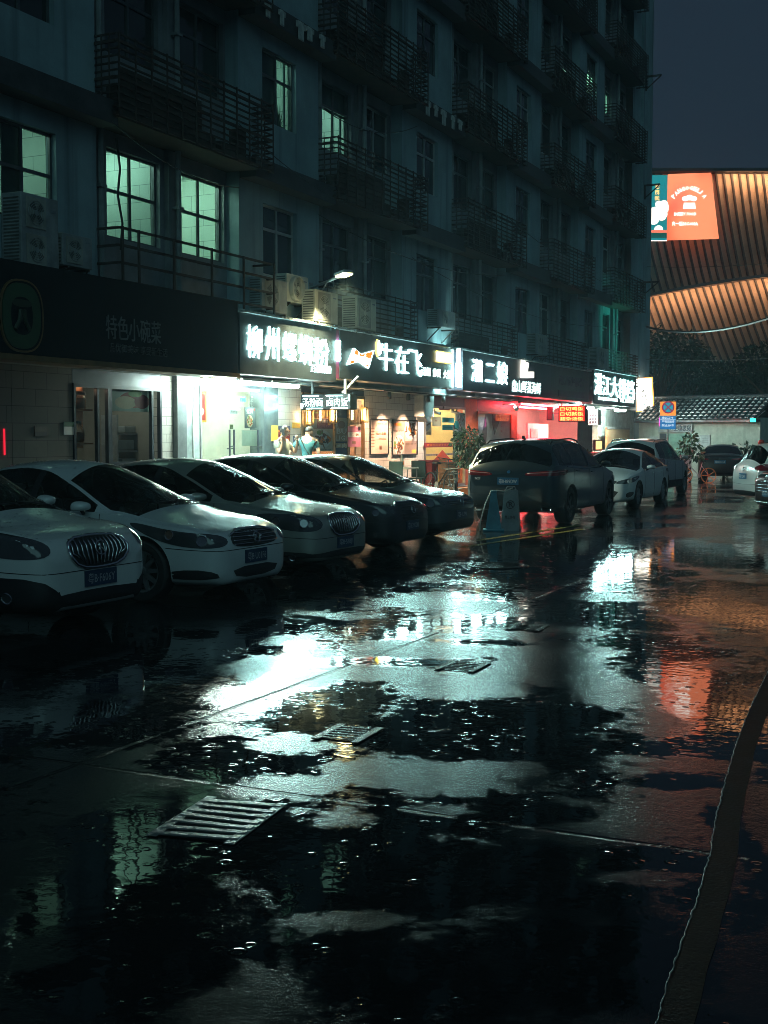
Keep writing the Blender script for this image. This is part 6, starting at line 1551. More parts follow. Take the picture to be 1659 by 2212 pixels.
for i, (a, b, z0_, z1_, sg) in enumerate(((520, 890, 8.2, 7.6, .5), (690, 1090, 6.9, 7.0, .4), (890, 1300, 6.6, 6.3, .5), (250, 520, 7.3, 6.9, .25), (1090, 1380, 8.9, 8.2, .4))):
    cable(('wire sagging from the first bay to the second bay', 'wire sagging under the second ledge of the block', 'long low wire over the charcoal sign', 'wire drooping across the top of the two lit windows', 'high wire towards the far corner of the block')[i], (-13.85, fy(a, -13.85), z0_), (-13.85, fy(b, -13.85), z1_), sg, .011)
dc = MB(); Yw = fy(253, -14.6); dc.tube([(0, .02, 1.75), (.05, .06, 1.2), (.02, .02, .7), (.06, .10, .2), (.05, .05, -.3)], .022, 6)
tag(dc.build('cable', black_m, None, True, (-14.55, Yw, 5.55)), 'black cable hanging in front of the left lit second floor window', 'cable')
cloth_ = mat('pale_cloth', (.42, .44, .43), .8, var=.2, vscale=6); rgc = random.Random(4); src_ = None
for k_, z_ in ((0, 10.95), (1, 10.95), (0, 14.35)):
    for i in range(5):
        if src_ is None:
            m_ = MB(); m_.bbox((-.015, -.11, -.42), (.015, .11, 0), .01); m_.bbox((-.014, -.2, -.16), (.014, -.112, -.02), .008); m_.bbox((-.014, .112, -.16), (.014, .2, -.02), .008); src_ = m_.build('hanging_cloth', cloth_); o_ = src_
        else: o_ = src_.copy(); COL.objects.link(o_)
        o_.location = (XB + .50, FIRST + k_ * PER + .5 + i * .62 + rgc.uniform(-.15, .15), z_ + .12); o_.scale = (1, rgc.uniform(.7, 1.2), rgc.uniform(.6, 1.1))
        tag(o_, 'small pale cloth hung out to dry along a dark ledge of the block', 'laundry', 'pale cloths hung along the ledges')
# ================================================================ drain grates
grd = mat('rusty_cast_iron', (.035, .036, .036), .25, .0, bump=.4)
grm = mat('wet_cast_iron', (.17, .18, .18), .27, .0, bump=.3)
for i, (px, py, w_, l_, n, lab) in enumerate(((475, 1772, .42, .62, 7, 'nearest drain grate, its heavy bars askew'), (752, 1586, .30, .40, 6, 'second drain grate from the camera, half under bright water'), (1000, 1440, .32, .42, 6, 'third drain grate from the camera, in the white glare'), (1140, 1356, .32, .42, 6, 'farthest drain grate near the middle of the street'))):
    x, y = on_g(px, py); t = thing('drain_grate', lab, 'drain grate', (x, y, .004), R((8, 3, 2, 4)[i])); k = MB(); rg = random.Random(i)
    k.bbox((-w_ / 2, -l_ / 2, 0), (-w_ / 2 + .05, l_ / 2, .006), .002); k.bbox((w_ / 2 - .05, -l_ / 2, 0), (w_ / 2, l_ / 2, .006), .002); k.build('frame', grm if i == 0 else grd, t)
    k = MB()
    for b in range(n):
        yy_ = -l_ / 2 + .06 + b * (l_ - .12) / (n - 1); M_ = Matrix.Translation((0, yy_, .001)) @ Matrix.Rotation(rg.uniform(-.10, .10) * (1.3 if i == 0 else .3), 4, 'Z'); bh_ = .020 if i == 0 else .011; k.bbox((-w_ / 2 + .01, -bh_, 0), (w_ / 2 - .01, bh_, .008 if i == 0 else .004), .002, 0, M_)
    if i == 0: MB().quad((-w_ / 2 + .04, -l_ / 2 + .02, .0012), (w_ / 2 - .04, -l_ / 2 + .02, .0012), (w_ / 2 - .04, l_ / 2 - .02, .0012), (-w_ / 2 + .04, l_ / 2 - .02, .0012)).build('pit_shade', mat('drain_shade', (.006, .006, .006), .6), t)  # flat near-black sheet painted as the shade under the bars
    k.build('bars', grm if i == 0 else grd, t)

# ================================================================ cone and floor sign
cx_, cy_ = on_g(1066, 1147)
cn = thing('traffic_cone', 'faded blue square traffic cone with a cord behind the dark SUV', 'traffic cone', (cx_, cy_, 0), R(20)); tq = mat('faded_blue_plastic', (.05, .22, .30), .4)
k = MB(); k.bbox((-.2, -.2, 0), (.2, .2, .04), .01); k.build('base', tq, cn)
k = MB(); b0, b1 = .15, .05
k.add([(-b0, -b0, .04), (b0, -b0, .04), (b0, b0, .04), (-b0, b0, .04), (-b1, -b1, .72), (b1, -b1, .72), (b1, b1, .72), (-b1, b1, .72)], [(0, 1, 5, 4), (1, 2, 6, 5), (2, 3, 7, 6), (3, 0, 4, 7), (4, 5, 6, 7)]); k.bbox((-.06, -.06, .72), (.06, .06, .76), .01); k.build('body', tq, cn)
k = MB(); k.tube([(-.05, 0, .75), (-.16, -.1, .5), (-.24, -.15, .2), (-.25, -.1, .01)], .012, 5); k.tube([(.05, 0, .76), (.2, .1, .74), (.35, .2, .80)], .012, 5); k.build('cord', mat('pale_cord', (.5, .5, .48), .6), cn, True)
sx, sy = on_g(1103, 1145)
fs_ = thing('floor_sign', 'folding grey floor sign with a no parking mark beside the blue cone', 'floor sign', (sx, sy, 0), R(14)); gy_ = mat('worn_sign_grey', (.22, .23, .24), .5)
def panel_tilt(y0, y1, nm):
    k = MB(); k.prism([(-.17, y0, 0), (.17, y0, 0), (.13, y1, .76), (-.13, y1, .76)], (0, .025, 0)); return k.build(nm, gy_, fs_)
p1 = panel_tilt(-.18, 0.0, 'front_panel'); panel_tilt(.22, .03, 'back_panel'); k = MB(); k.tube([(-.1, .015, .76), (-.07, .015, .82), (.07, .015, .82), (.1, .015, .76)], .014, 6); k.build('carry_handle', gy_, fs_)
dn = Vector((0, .18, .76)).normalized(); u_ = Vector((1, 0, 0)); nn_ = u_.cross(dn); k = MB(); c0 = Vector((0, -.18, 0)) + dn * .50 + nn_ * .006
k.tube([c0 + u_ * .075 * math.cos(a) + dn * .075 * math.sin(a) for a in [2 * PI * i / 20 for i in range(20)]], .008, 5, 0, False, True); k.tube([c0 - u_ * .055 + dn * .055, c0 + u_ * .055 - dn * .055], .008, 5)
text_on(k, 'P', c0 - u_ * .03 - dn * .045, u_, dn, .06, .09, .003, 2, .02); text_on(k, '禁止停车', Vector((0, -.18, 0)) + dn * .22 - u_ * .10 + nn_ * .004, u_, dn, .20, .07, .003, 2, .01); k.build('lettering', mat('sign_dark_print', (.05, .03, .035), .5), p1)

# ================================================================ plants
def leaf_cloud(mb, c_, rad, n, size, rg, droop=.4, mi=0):
    for i in range(n):
        while True:
            p = Vector((rg.uniform(-1, 1), rg.uniform(-1, 1), rg.uniform(-1, 1)))
            if .35 < p.length < 1: break
        q = Vector(c_) + Vector((p.x * rad[0], p.y * rad[1], p.z * rad[2])); d = (p.normalized() + Vector((rg.uniform(-.6, .6), rg.uniform(-.6, .6), rg.uniform(-.6, .3) - droop))).normalized()
        s_ = d.cross(Vector((rg.uniform(-1, 1), rg.uniform(-1, 1), rg.uniform(-1, 1)))).normalized(); l = size * rg.uniform(.6, 1.3)
        n_ = d.cross(s_) * l * .12
        mb.add([q, q + d * l * .5 + s_ * l * .24 + n_, q + d * l, q + d * l * .5 - s_ * l * .24 + n_], [(0, 1, 2, 3)], mi if rg.random() < .6 else mi + 1)
lf1, lf2 = mat('leaf_green', (.045, .095, .040), .45, var=.4, vscale=14), mat('leaf_green_pale', (.085, .15, .06), .45, var=.3, vscale=14)
lfd1, lfd2 = mat('leaf_dark', (.030, .060, .035), .5, var=.4, vscale=10), mat('leaf_mid', (.05, .09, .045), .5, var=.3)
bark_m = mat('bark', (.12, .085, .055), .8, bump=.5, bscale=25)
rg = random.Random(21)
X_ = -11.6; y_, z_ = on_x(1012, 965, X_); tp = thing('potted_tree', 'bushy drooping potted tree in an orange pot left of the big SUV', 'potted plant', (X_, y_, 0.0))
k = MB()
for c_, r_, n_ in (((0, 0, z_ + .1), (.42, .42, .40), 420), ((.12, -.2, z_ + .22), (.28, .3, .25), 180), ((-.15, .22, z_ - .2), (.3, .3, .3), 200), ((.05, .05, z_ - .35), (.4, .36, .18), 160)): leaf_cloud(k, c_, r_, n_, .12, rg, .7)
k.build('crown', [lfd1, lfd2], tp); k = MB(); k.tube([(0, 0, .4), (.02, .01, .8), (0, .02, z_)], [.03, .025, .012], 7); k.tube([(.01, 0, .9), (.12, -.15, z_)], [.016, .006], 5); k.tube([(.01, 0, .95), (-.12, .18, z_ - .1)], [.016, .006], 5); k.build('trunk', bark_m, tp)
k = MB(); k.lathe([(0, 0), (.2, 0), (.27, .45), (.29, .47), (.27, .50), (.25, .46), (0, .44)], 22); k.build('pot', mat('terracotta_orange', (.42, .13, .06), .5), tp, True, sharp=40)
gx_, gy2 = on_g(1488, 1040); tp = thing('potted_tree', 'broad leaved young tree by the striped barrier blocks', 'potted plant', (gx_, gy2, 0)); sc_ = (Vector((gx_, gy2)).length) / 53
k = MB()
tp.scale = (.58, .58, .58)
for c_, r_, n_ in (((0, 0, 2.55), (.75, .75, .5), 70), ((-.5, .1, 2.05), (.5, .5, .4), 50), ((.45, -.1, 2.0), (.5, .5, .4), 50), ((.1, 0, 3.0), (.35, .35, .3), 24)): leaf_cloud(k, c_, r_, n_, .42, rg, .5)
k.build('crown', [lf1, lf2], tp); k = MB(); k.tube([(0, 0, 0), (.04, 0, .8), (-.02, 0, 1.6), (0, 0, 2.6)], [.06, .05, .035, .015], 7)
for i in range(6): a = i * 1.05; k.tube([(0, 0, 1.5 + i * .1), (.5 * math.cos(a), .5 * math.sin(a), 2.1 + i * .12)], [.025, .008], 5)
k.build('trunk', bark_m, tp)
# striped barrier blocks
def stripes():
    m, nt, out = new_mat('chevron_stripes'); p = N(nt, 'ShaderNodeBsdfPrincipled'); co = nt.nodes.new('ShaderNodeTexCoord'); sp_ = nt.nodes.new('ShaderNodeSeparateXYZ'); nt.links.new(co.outputs['Object'], sp_.inputs[0])
    v = math_n(nt, 'ADD', math_n(nt, 'MULTIPLY', math_n(nt, 'ABSOLUTE', math_n(nt, 'ADD', sp_.outputs[0], sp_.outputs[1])), 1.0), sp_.outputs[2]); f = math_n(nt, 'GREATER_THAN', math_n(nt, 'FRACT', math_n(nt, 'MULTIPLY', v, 4.0)), .5)
    nt.links.new(mixc(nt, f, (.03, .03, .03), (.55, .55, .53)), p.inputs['Base Color']); setin(p, Roughness=.4); nt.links.new(p.outputs[0], out.inputs[0]); return m
chev = stripes()
for i, (px, py, lab) in enumerate(((1468, 1038, 'left black and white chevron block at the foot of the young tree'), (1480, 1040, 'front black and white chevron block at the foot of the young tree'))):
    x, y = on_g(px, py); t = thing('barrier_block', lab, 'barrier block', (x, y, 0), R(15)); k = MB(); k.bbox((-.22, -.22, 0), (.22, .22, 1.0), .03); k.build('block', chev, t); MB().bbox((-.24, -.24, 1.003), (.24, .24, 1.05), .01).build('cap', metal_m, t)
# ================================================================ bicycles
def bicycle(label, loc_, rz, col, basket=True, rimc=None, s=1.0, lean=0):
    t = thing('bicycle', label, 'bicycle', loc_, rz); t.rotation_euler = (R(lean), 0, rz); t.scale = (s, s, s); wr_ = .31
    for x, nm in ((-.5, 'wheel'), (.5, 'wheel')):
        k = MB(); k.tube([(x + wr_ * math.cos(a), 0, wr_ + wr_ * math.sin(a)) for a in [2 * PI * i / 28 for i in range(28)]], .022, 6, 0, False, True); w_ = k.build('wheel', tyre_m if rimc is None else rimc, t, True)
        k = MB()
        if rimc is None:
            for i in range(14): a = 2 * PI * i / 14; k.tube([(x, 0, wr_), (x + .3 * math.cos(a), 0, wr_ + .3 * math.sin(a))], .003, 3)
        else:
            for i in range(5): a = 2 * PI * i / 5; k.tube([(x, 0, wr_), (x + .3 * math.cos(a), 0, wr_ + .3 * math.sin(a))], .02, 5)
        k.tube([(x, -.05, wr_), (x, .05, wr_)], .03, 8); k.build('spokes', metal_m if rimc is None else rimc, w_)
    k = MB(); B, Sx, Hd = (-.08, 0, .30), (-.2, 0, .72), (.36, 0, .78)
    for p, q, r_ in ((B, Sx, .018), (B, Hd, .022), (Sx, (-.5, 0, wr_), .012), (B, (-.5, 0, wr_), .012), (Hd, (.5, 0, wr_), .016), (Hd, (.32, 0, .98), .016), (Sx, (-.23, 0, .85), .014)): k.tube([p, q], r_, 6)
    k.build('frame', col, t)
    k = MB(); k.bbox((-.36, -.08, .85), (-.12, .08, .91), .025); k.build('saddle', black_m, t); k = MB(); k.tube([(.22, -.28, 1.0), (.32, -.2, 1.0), (.34, 0, .98), (.32, .2, 1.0), (.22, .28, 1.0)], .013, 6); k.build('handlebar', black_m, t)
    k = MB(); k.tube([(-.08, -.06, .3), (-.08, -.08, .14), (-.08, -.16, .14)], .012, 5); k.tube([(-.08, .06, .3), (-.08, .08, .46), (-.08, .16, .46)], .012, 5); k.lathe([(0, 0), (.09, 0), (.09, .01), (0, .01)], 16, Matrix.Translation((-.08, -.05, .3)) @ Matrix.Rotation(PI / 2, 4, 'X')); k.build('crank', metal_m, t)
    if basket:
        k = MB(); x0, x1, z0, z1 = .42, .70, .72, .98
        for z, e in ((z0, -.02), (.85, 0), (z1, .03)): k.tube([(x0, -.16 - e, z), (x1 + e, -.16 - e, z), (x1 + e, .16 + e, z), (x0, .16 + e, z)], .007, 4, 0, True, True)
        for i in range(7):
            y = -.15 + i * .05; k.tube([(x1 - .02, y, z0), (x1 + .03, y, z1)], .004, 3); k.tube([(x0, y, z0), (x0, y, z1)], .004, 3)
        k.build('basket', mat('basket_wire', (.06, .06, .06), .5, .4), t)
    return t
x, y = on_x(948, 945, -12.6)[0], 0
bicycle('dark bicycle with a wire basket before the red diamond', (-12.7, fy(948, -12.7), .2), R(-35), black_m, lean=-6)
bicycle('grey electric bicycle frame half hidden by the dark SUV', (-11.7, fy(988, -11.7), .0), R(-70), mat('grey_bike', (.12, .13, .14), .4, .5), lean=5)
gx_, gy2 = on_g(1516, 1043); org2 = mat('orange_wheel_paint', (.62, .20, .04), .35)
bicycle('share bicycle with bright orange wheels in front of the black saloon', (gx_ - .2, gy2, 0), R(175), mat('silver_bike', (.4, .4, .4), .3, .6), False, org2, .92)
bsk = thing('wicker_bin', 'brown woven bin beside the bicycle basket', 'bin', (-12.9, fy(967, -12.9), .2)); k = MB(); k.lathe([(0, 0), (.22, 0), (.27, .85), (.25, .85), (.2, .05), (0, .05)], 20); k.build('body', mat('wicker', (.25, .11, .05), .7, bump=.8, bscale=40), bsk, True, sharp=40)
k = MB(); [k.tube([(.255 * (1 + .0) * math.cos(a), .255 * math.sin(a), z) for a in [2 * PI * i / 20 for i in range(20)]], .018, 5, 0, False, True) for z in (.3, .6, .86)]; k.build('hoops', mat('wicker_dark', (.14, .06, .03), .7), bsk)
rb_ = thing('red_bin', 'small red bin under the red banner', 'bin', (-13.6, fy(926, -13.6), .2)); k = MB(); k.bbox((-.2, -.22, 0), (.2, .22, .85), .02); k.build('body', c('binred', (.40, .03, .03)), rb_); k = MB(); k.bbox((-.22, -.24, .853), (.22, .24, .93), .02); k.build('lid', c('binlid', (.3, .02, .03)), rb_); m_ = MB(); text_on(m_, '消防', (.203, -.12, .5), XU, ZU, .24, .12, .003, 1); m_.build('lettering', paper, rb_)
tb = thing('folding_table', 'small table with a drinks bottle against the tiled wall', 'table', (-13.9, fy(872, -13.9), .2)); k = MB(); k.bbox((-.3, -.35, .70), (.3, .35, .74), .01); k.build('table_top', plas_m, tb)
for sx_ in (-.25, .25):
    for sy_ in (-.3, .3): MB().cyl((sx_, sy_, 0), (sx_, sy_, .70), .018, 6).build('leg', metal_m, tb)
bo_ = thing('drinks_bottle', 'clear drinks bottle on the small table by the tiled wall', 'bottle', (-13.9, fy(868, -13.9), .94)); k = MB(); k.lathe([(0, 0), (.055, 0), (.055, .22), (.02, .30), (.02, .34), (0, .34)], 14); k.build('body', c('bottle', (.55, .55, .5)), bo_, True); k = MB(); k.lathe([(.056, .08), (.057, .17)], 14); k.build('label', orng, bo_)
for i, (px, lab) in enumerate(((862, 'dark green plastic chair left of the small table'), (893, 'dark green plastic chair right of the small table'))):
    t = thing('chair', lab, 'chair', (-13.8 + .1 * i, fy(px, -13.8), .2), R(90 if i == 0 else -80)); gm2 = c('chairgreen', (.03, .07, .065)); k = MB(); k.bbox((-.2, -.2, .42), (.2, .2, .46), .015); k.build('seat', gm2, t); k = MB(); k.bbox((-.22, -.2, .47), (-.18, .2, .92), .015); k.build('backrest', gm2, t)
    for a in (-.17, .17):
        for b in (-.17, .17): MB().box((a - .02, b - .02, 0), (a + .02, b + .02, .42)).build('leg', gm2, t)
for i, (px, X_) in enumerate(((982, -13.0), (985, -12.9))): pass
ps = thing('striped_post', 'red and white post with a blue cap by the seafood restaurant', 'post', (-13.3, fy(986, -13.3), .2)); k = MB()
for i in range(6): k.cyl((0, 0, i * .3), (0, 0, i * .3 + .295), .05, 10, i % 2)
k.build('pole', [redp, paper], ps); k = MB(); k.lathe([(0, 1.8), (.07, 1.8), (.07, 1.95), (.03, 2.02), (0, 2.02)], 12); k.build('cap', teal, ps)
sp_ = thing('steel_post', 'plain grey post beside the red and white post', 'post', (-13.35, fy(980, -13.35), .2)); k = MB(); k.cyl((0, 0, 0), (0, 0, 1.9), .03, 8); k.build('pole', metal_m, sp_); k = MB(); k.box((-.05, -.05, 0), (.05, .05, .02)); k.build('base', metal_m, sp_)
hb = thing('green_planter', 'small bright green plant by the serving counter', 'plant', (-12.6, fy(1272, -12.6), .2)); k = MB(); leaf_cloud(k, (0, 0, .85), (.3, .3, .22), 120, .12, rg, .2); k.build('foliage', [lf2, lf1], hb); k = MB(); k.lathe([(0, 0), (.18, 0), (.22, .62), (.2, .62), (0, .58)], 16); k.build('pot', c('planter', (.35, .35, .36)), hb)
cr = thing('crate', 'blue plastic crate at the foot of the serving counter', 'crate', (-12.4, fy(1277, -12.4) + .8, .2)); k = MB(); k.bbox((-.2, -.3, 0), (.2, .3, .3), .02); k.build('body', c('crateblue', (.03, .12, .28)), cr); k = MB(); k.bbox((-.22, -.32, .30), (.22, .32, .34), .01); k.build('rim', c('crateblue', (.03, .12, .28)), cr)

# ================================================================ tile roofed store at the end of the street
def pd(px, d): 
    r_ = ray(px, 945); r_ = r_ / r_.dot(FWD); v = r_ * d; return Vector((v.x, v.y, 0))
WD = 57.5
ga, gb = pd(1380, WD + .6), pd(1642, WD - 3.2); wu = (gb - ga); WL = wu.length; ang = math.atan2(wu.y, wu.x)
st2 = thing('tile_roofed_store', 'low pale store with a dark tiled roof and green roller shutter at the street end', 'building', (ga.x, ga.y, 0), ang)   # local x along the wall, -y to the camera
gw = mat('store_wall', (.42, .46, .40), .7, var=.12, streak=.4)
k = MB(); k.box((0, 0, 0), (WL, 4, 2.62)); k.build('wall', gw, st2)
def lx(px):                                     # local x of a measured column on the store wall
    r_ = ray(px, 945); n_ = Vector((-wu.y, wu.x, 0)); t_ = ga.dot(n_) / r_.dot(n_); return (r_ * t_ - ga).dot(wu) / WL
def lz(px, py):
    r_ = ray(px, py); n_ = Vector((-wu.y, wu.x, 0)); t_ = ga.dot(n_) / Vector((r_.x, r_.y, 0)).dot(n_); return HC + r_.z * t_
tile2 = mat('grey_roof_tiles', (.10, .10, .105), .22, var=.25, vscale=6)
k = MB(); zr0, zr1 = 2.55, 3.55; nt_ = int(WL / .28)
for i in range(nt_):
    x0 = i * WL / nt_
    for j in range(7):
        f0, f1 = j / 7, (j + 1) / 7; y0, z0, y1, z1 = -.55 + 1.9 * f0, zr0 + (zr1 - zr0) * f0, -.55 + 1.9 * f1 + .04, zr0 + (zr1 - zr0) * f1
        pts_ = []
        for q in range(5): a = PI * q / 4; pts_.append((x0 + .14 - .10 * math.cos(a), .05 * math.sin(a)))
        vs_ = [(x, y0, z0 + .035 + h) for x, h in pts_] + [(x, y1, z1 + h) for x, h in pts_]
        k.add(vs_, [(q, q + 1, 6 + q, 5 + q) for q in range(4)] + [(4, 3, 2, 1, 0)])
k.quad((0, -.55, zr0), (WL, -.55, zr0), (WL, 1.4, zr1 - .02), (0, 1.4, zr1 - .02)); k.quad((0, 1.4, zr1 - .02), (WL, 1.4, zr1 - .02), (WL, 4.3, zr0), (0, 4.3, zr0)); k.box((0, -.5, zr0 - .12), (WL, 0, zr0 - .02))
rf_ = k.build('roof', tile2, st2, True, sharp=35); k = MB(); k.tube([(0, 1.4, zr1 + .06), (WL, 1.4, zr1 + .06)], .09, 8); k.build('ridge', tile2, rf_)
k = MB(); a0, a1 = lx(1440), lx(1494); zt_ = lz(1470, 935) - .03; k.box((a0, -.03, .02), (a1, -.008, zt_))
for i in range(int(zt_ / .1)): k.box((a0, -.045, .04 + i * .1), (a1, -.031, .09 + i * .1))
k.build('roller_shutter', mat('shutter_green', (.16, .30, .25), .45, .2), st2); k = MB(); k.box((a0 - .35, -.02, 0), (a0, -.006, zt_)); k.build('shutter_jamb', dframe_m, st2)
k = MB(); k.box((lx(1424), -.10, lz(1470, 934)), (lx(1497), -.005, lz(1470, 915))); sgn = k.build('name_board', mat('grey_name_board', (.34, .37, .38), .5), st2); k = MB(); text_on(k, '环卫垃圾房', (lx(1448), -.104, lz(1470, 931)), XP, ZU, lx(1494) - lx(1448), lz(1470, 918.5) - lz(1470, 931), .01, 2, .01); k.build('lettering', mat('dark_blue_letters', (.03, .05, .08), .5), sgn)
for i, (p0, q0, p1_, q1, lab) in enumerate(((1502, 940, 1535, 965, 'pale notice board with a round mark on the store wall'), (1398, 943, 1422, 978, 'pale sheet notice at the left of the store shutter'))):
    t = thing('notice_board', lab, 'notice board', (0, 0, 0)); x0, x1, z0, z1 = lx(p0), lx(p1_), lz((p0 + p1_) / 2, q1), lz((p0 + p1_) / 2, q0); o_ = ga + (wu / WL) * x0; t.location = (o_.x, o_.y, z0); t.rotation_euler = (0, 0, ang)
    k = MB(); k.box((0, -.05, 0), (x1 - x0, -.01, z1 - z0)); k.build('panel', mat('pale_board', (.40, .44, .45), .5), t); k = MB(); k.tube([(.18 + .09 * math.cos(a), -.055, (z1 - z0) * .55 + .09 * math.sin(a)) for a in [PI * .2 + 1.7 * PI * i / 14 for i in range(15)]], .02, 5)
    for q in range(3): k.box(((x1 - x0) * .48, -.054, (z1 - z0) * (.65 - .17 * q)), ((x1 - x0) * .9, -.0505, (z1 - z0) * (.72 - .17 * q)))
    k.build('print', greyp, t)
# green floodlight at the roof end
gl = thing('floodlight', 'small green glowing floodlight at the right end of the tiled roof', 'floodlight', (0, 0, 0)); o_ = ga + (wu / WL) * lx(1630); zg = lz(1630, 908); gl.location = (o_.x, o_.y - .5, zg)
k = MB(); k.bbox((-.14, -.05, -.1), (.14, .10, .1), .02); k.build('housing', black_m, gl); k = MB(); k.box((-.12, -.058, -.08), (.12, -.052, .08)); k.build('lens', emit('green_lens', (.05, 1, .6), .8), gl); k = MB(); k.tube([(0, .1, 0), (.45, .4, .42)], .02, 5); k.build('stay', metal_m, gl)
lamp('green_beam', 'SPOT', (o_.x, o_.y - .62, zg + .1), 650, (.05, 1, .72), .06, Vector((-14.3 - o_.x, 54.5 - o_.y, 3.6)), spot_size=R(38), spot_blend=.9)
# no parking sign on its post
nx_, ny_ = on_g(1441, 1040); dS = Vector((nx_, ny_, 0)).dot(FWD); ns = thing('parking_sign', 'orange and blue no parking sign on a thin post in front of the store', 'traffic sign', (nx_, ny_, 0), YAW * .75)
zA, zB = HC + (945 - 927) * dS / FPX, HC + (945 - 868) * dS / FPX; W_ = 33 * dS / FPX; H_ = zB - zA; zm = zA + H_ * .49
k = MB(); k.cyl((0, .03, 0), (0, .03, zB), .035, 10); k.build('post', metal_m, ns)
SO, SBl = emit('glow_orange', (1, .33, .06), .36), emit('glow_blue', (.02, .16, .40), .34)  # sign faces emit in place of light thrown back by reflective sheeting
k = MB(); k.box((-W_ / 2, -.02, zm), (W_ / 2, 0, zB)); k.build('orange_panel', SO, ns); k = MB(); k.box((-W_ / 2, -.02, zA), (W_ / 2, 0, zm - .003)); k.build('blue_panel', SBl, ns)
zc_ = (zm + zB) / 2 + .05; rr = W_ * .37
k = MB(); k.add([(rr * math.cos(a), -.024, zc_ + rr * math.sin(a)) for a in [2 * PI * i / 28 for i in range(28)]], [tuple(range(28))]); rnd = k.build('roundel', emit('glow_cyan', (.015, .28, .38), .34), ns)
k = MB(); k.tube([(rr * .97 * math.cos(a), -.028, zc_ + rr * .97 * math.sin(a)) for a in [2 * PI * i / 28 for i in range(28)]], .028, 5, 0, False, True)
for s in (-1, 1): k.tube([(-rr * .67, -.028, zc_ - s * rr * .67), (rr * .67, -.028, zc_ + s * rr * .67)], .022, 5)
k.build('red_cross', emit('glow_red', (.30, .02, .06), .34), rnd)
k = MB(); text_on(k, '出口↑', (-W_ * .40, -.024, zA + H_ * .37), XP, ZU, W_ * .8, H_ * .09, .003, 2, .02); text_on(k, '严管路段', (-W_ * .40, -.024, zA + H_ * .23), XP, ZU, W_ * .8, H_ * .09, .003, 2, .01); text_on(k, '禁止停车', (-W_ * .40, -.024, zA + H_ * .09), XP, ZU, W_ * .8, H_ * .09, .003, 2, .01); k.box((-W_ / 2, -.024, zA + H_ * .345), (W_ / 2, -.0205, zA + H_ * .355)); k.build('lettering', emit('glow_white', (.7, .85, .9), .34), ns)
k = MB()
for s in (-1, 1): k.box((s * (W_ / 2 + .012) - .012, -.022, zA), (s * (W_ / 2 + .012) + .012, .002, zB))
k.build('edge_frame', metal_m, ns)
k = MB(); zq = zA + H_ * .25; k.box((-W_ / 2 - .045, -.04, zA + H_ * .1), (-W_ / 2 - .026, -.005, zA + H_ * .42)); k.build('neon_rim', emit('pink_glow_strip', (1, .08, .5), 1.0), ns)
# ================================================================ trees behind the store
def tree(label, x, y, h, r_, n, seed):
    rg = random.Random(seed); t = thing('tree', label, 'tree', (x, y, 0)); k = MB(); k.tube([(0, 0, 0), (.1, 0, h * .3), (-.1, .1, h * .6), (0, 0, h * .85)], [.28, .22, .14, .04], 8)
    cl = []
    for i in range(11):
        a = rg.uniform(0, 2 * PI); rr_ = r_ * rg.uniform(.25, .85); z = h * rg.uniform(.38, .95); e = Vector((rr_ * math.cos(a), rr_ * math.sin(a), z)); k.tube([(0, 0, z * .6), tuple(e * .7 + Vector((0, 0, z * .3 * .9))), tuple(e)], [.09, .05, .015], 5); cl.append(e)
    k.build('trunk', bark_m, t); k = MB()
    for e in cl: s_ = r_ * rg.uniform(.35, .55); leaf_cloud(k, e, (s_, s_, s_ * .7), n // 11, .24, rg, .3)
    k.build('crown', [lfd1, lfd2], t); return t
for i, (px, d, h, r_, lab) in enumerate(((1425, 66, 7.2, 3.0, 'dark tree right behind the corner of the apartment block'), (1475, 70, 6.8, 3.2, 'tallest dark tree behind the tiled roof'), (1545, 70, 5.6, 3.2, 'low dark tree behind the middle of the tiled roof'), (1620, 72, 5.2, 3.0, 'low dark tree behind the right end of the tiled roof'), (1690, 64, 6.5, 3.2, 'dark tree past the right end of the store'))):
    v = pd(px, d); tree(lab, v.x, v.y, h, r_, 3600, 40 + i)
# dark hedge and planting at the right end of the store
for i, (px, d, z, r_, n, lab) in enumerate(((1588, 54, .5, .6, 160, 'low bush beside the black saloon'), (1608, 52, .75, .7, 220, 'dark shrub behind the white SUV'))):
    v = pd(px, d); t = thing('shrub', lab, 'shrub', (v.x, v.y, 0)); k = MB(); leaf_cloud(k, (0, 0, z), (r_, r_, z), n, .25, rg, .2); k.build('foliage', [lfd1, lfd2], t); k = MB(); k.tube([(0, 0, 0), (.05, 0, z)], .03, 5); k.build('stem', bark_m, t)

# ================================================================ shopping mall with curved fins
MD = 125.0
mo = FWD * MD; mall = thing('shopping_mall', 'large mall front of slanting dark fins over warm lit panels with two bright screens', 'building', (mo.x, mo.y, 0), YAW)   # local x to the right, -y to the camera
def mu(px): r = ray(px, 450); return (MD - 1.5) / r.dot(FWD) * r.dot(RGT)
def mz(py): r = ray(1490, py); return HC + (MD - 1.5) / r.dot(FWD) * r.z
ZTOP = mz(369)
def ledge_z(u): t = (u - mu(1400)) / (mu(1659) - mu(1400)); return mz(640) + (mz(597) - mz(640)) * t - .5 * (t - .5) ** 2 + .1
def skew(z): 
    """how far a fin has slid to the left of its foot at height z (steeper towards the ground)"""
    zz_ = max(0, ZTOP - z); return .155 * zz_ + .0095 * zz_ ** 2
U0, U1 = mu(1230), mu(2150)
panel_m = mat('mall_bronze_panel', (.50, .40, .30), .55, var=.12, vscale=.4, bump=.05)
fin_m = mat('mall_dark_fin', (.035, .032, .032), .5)
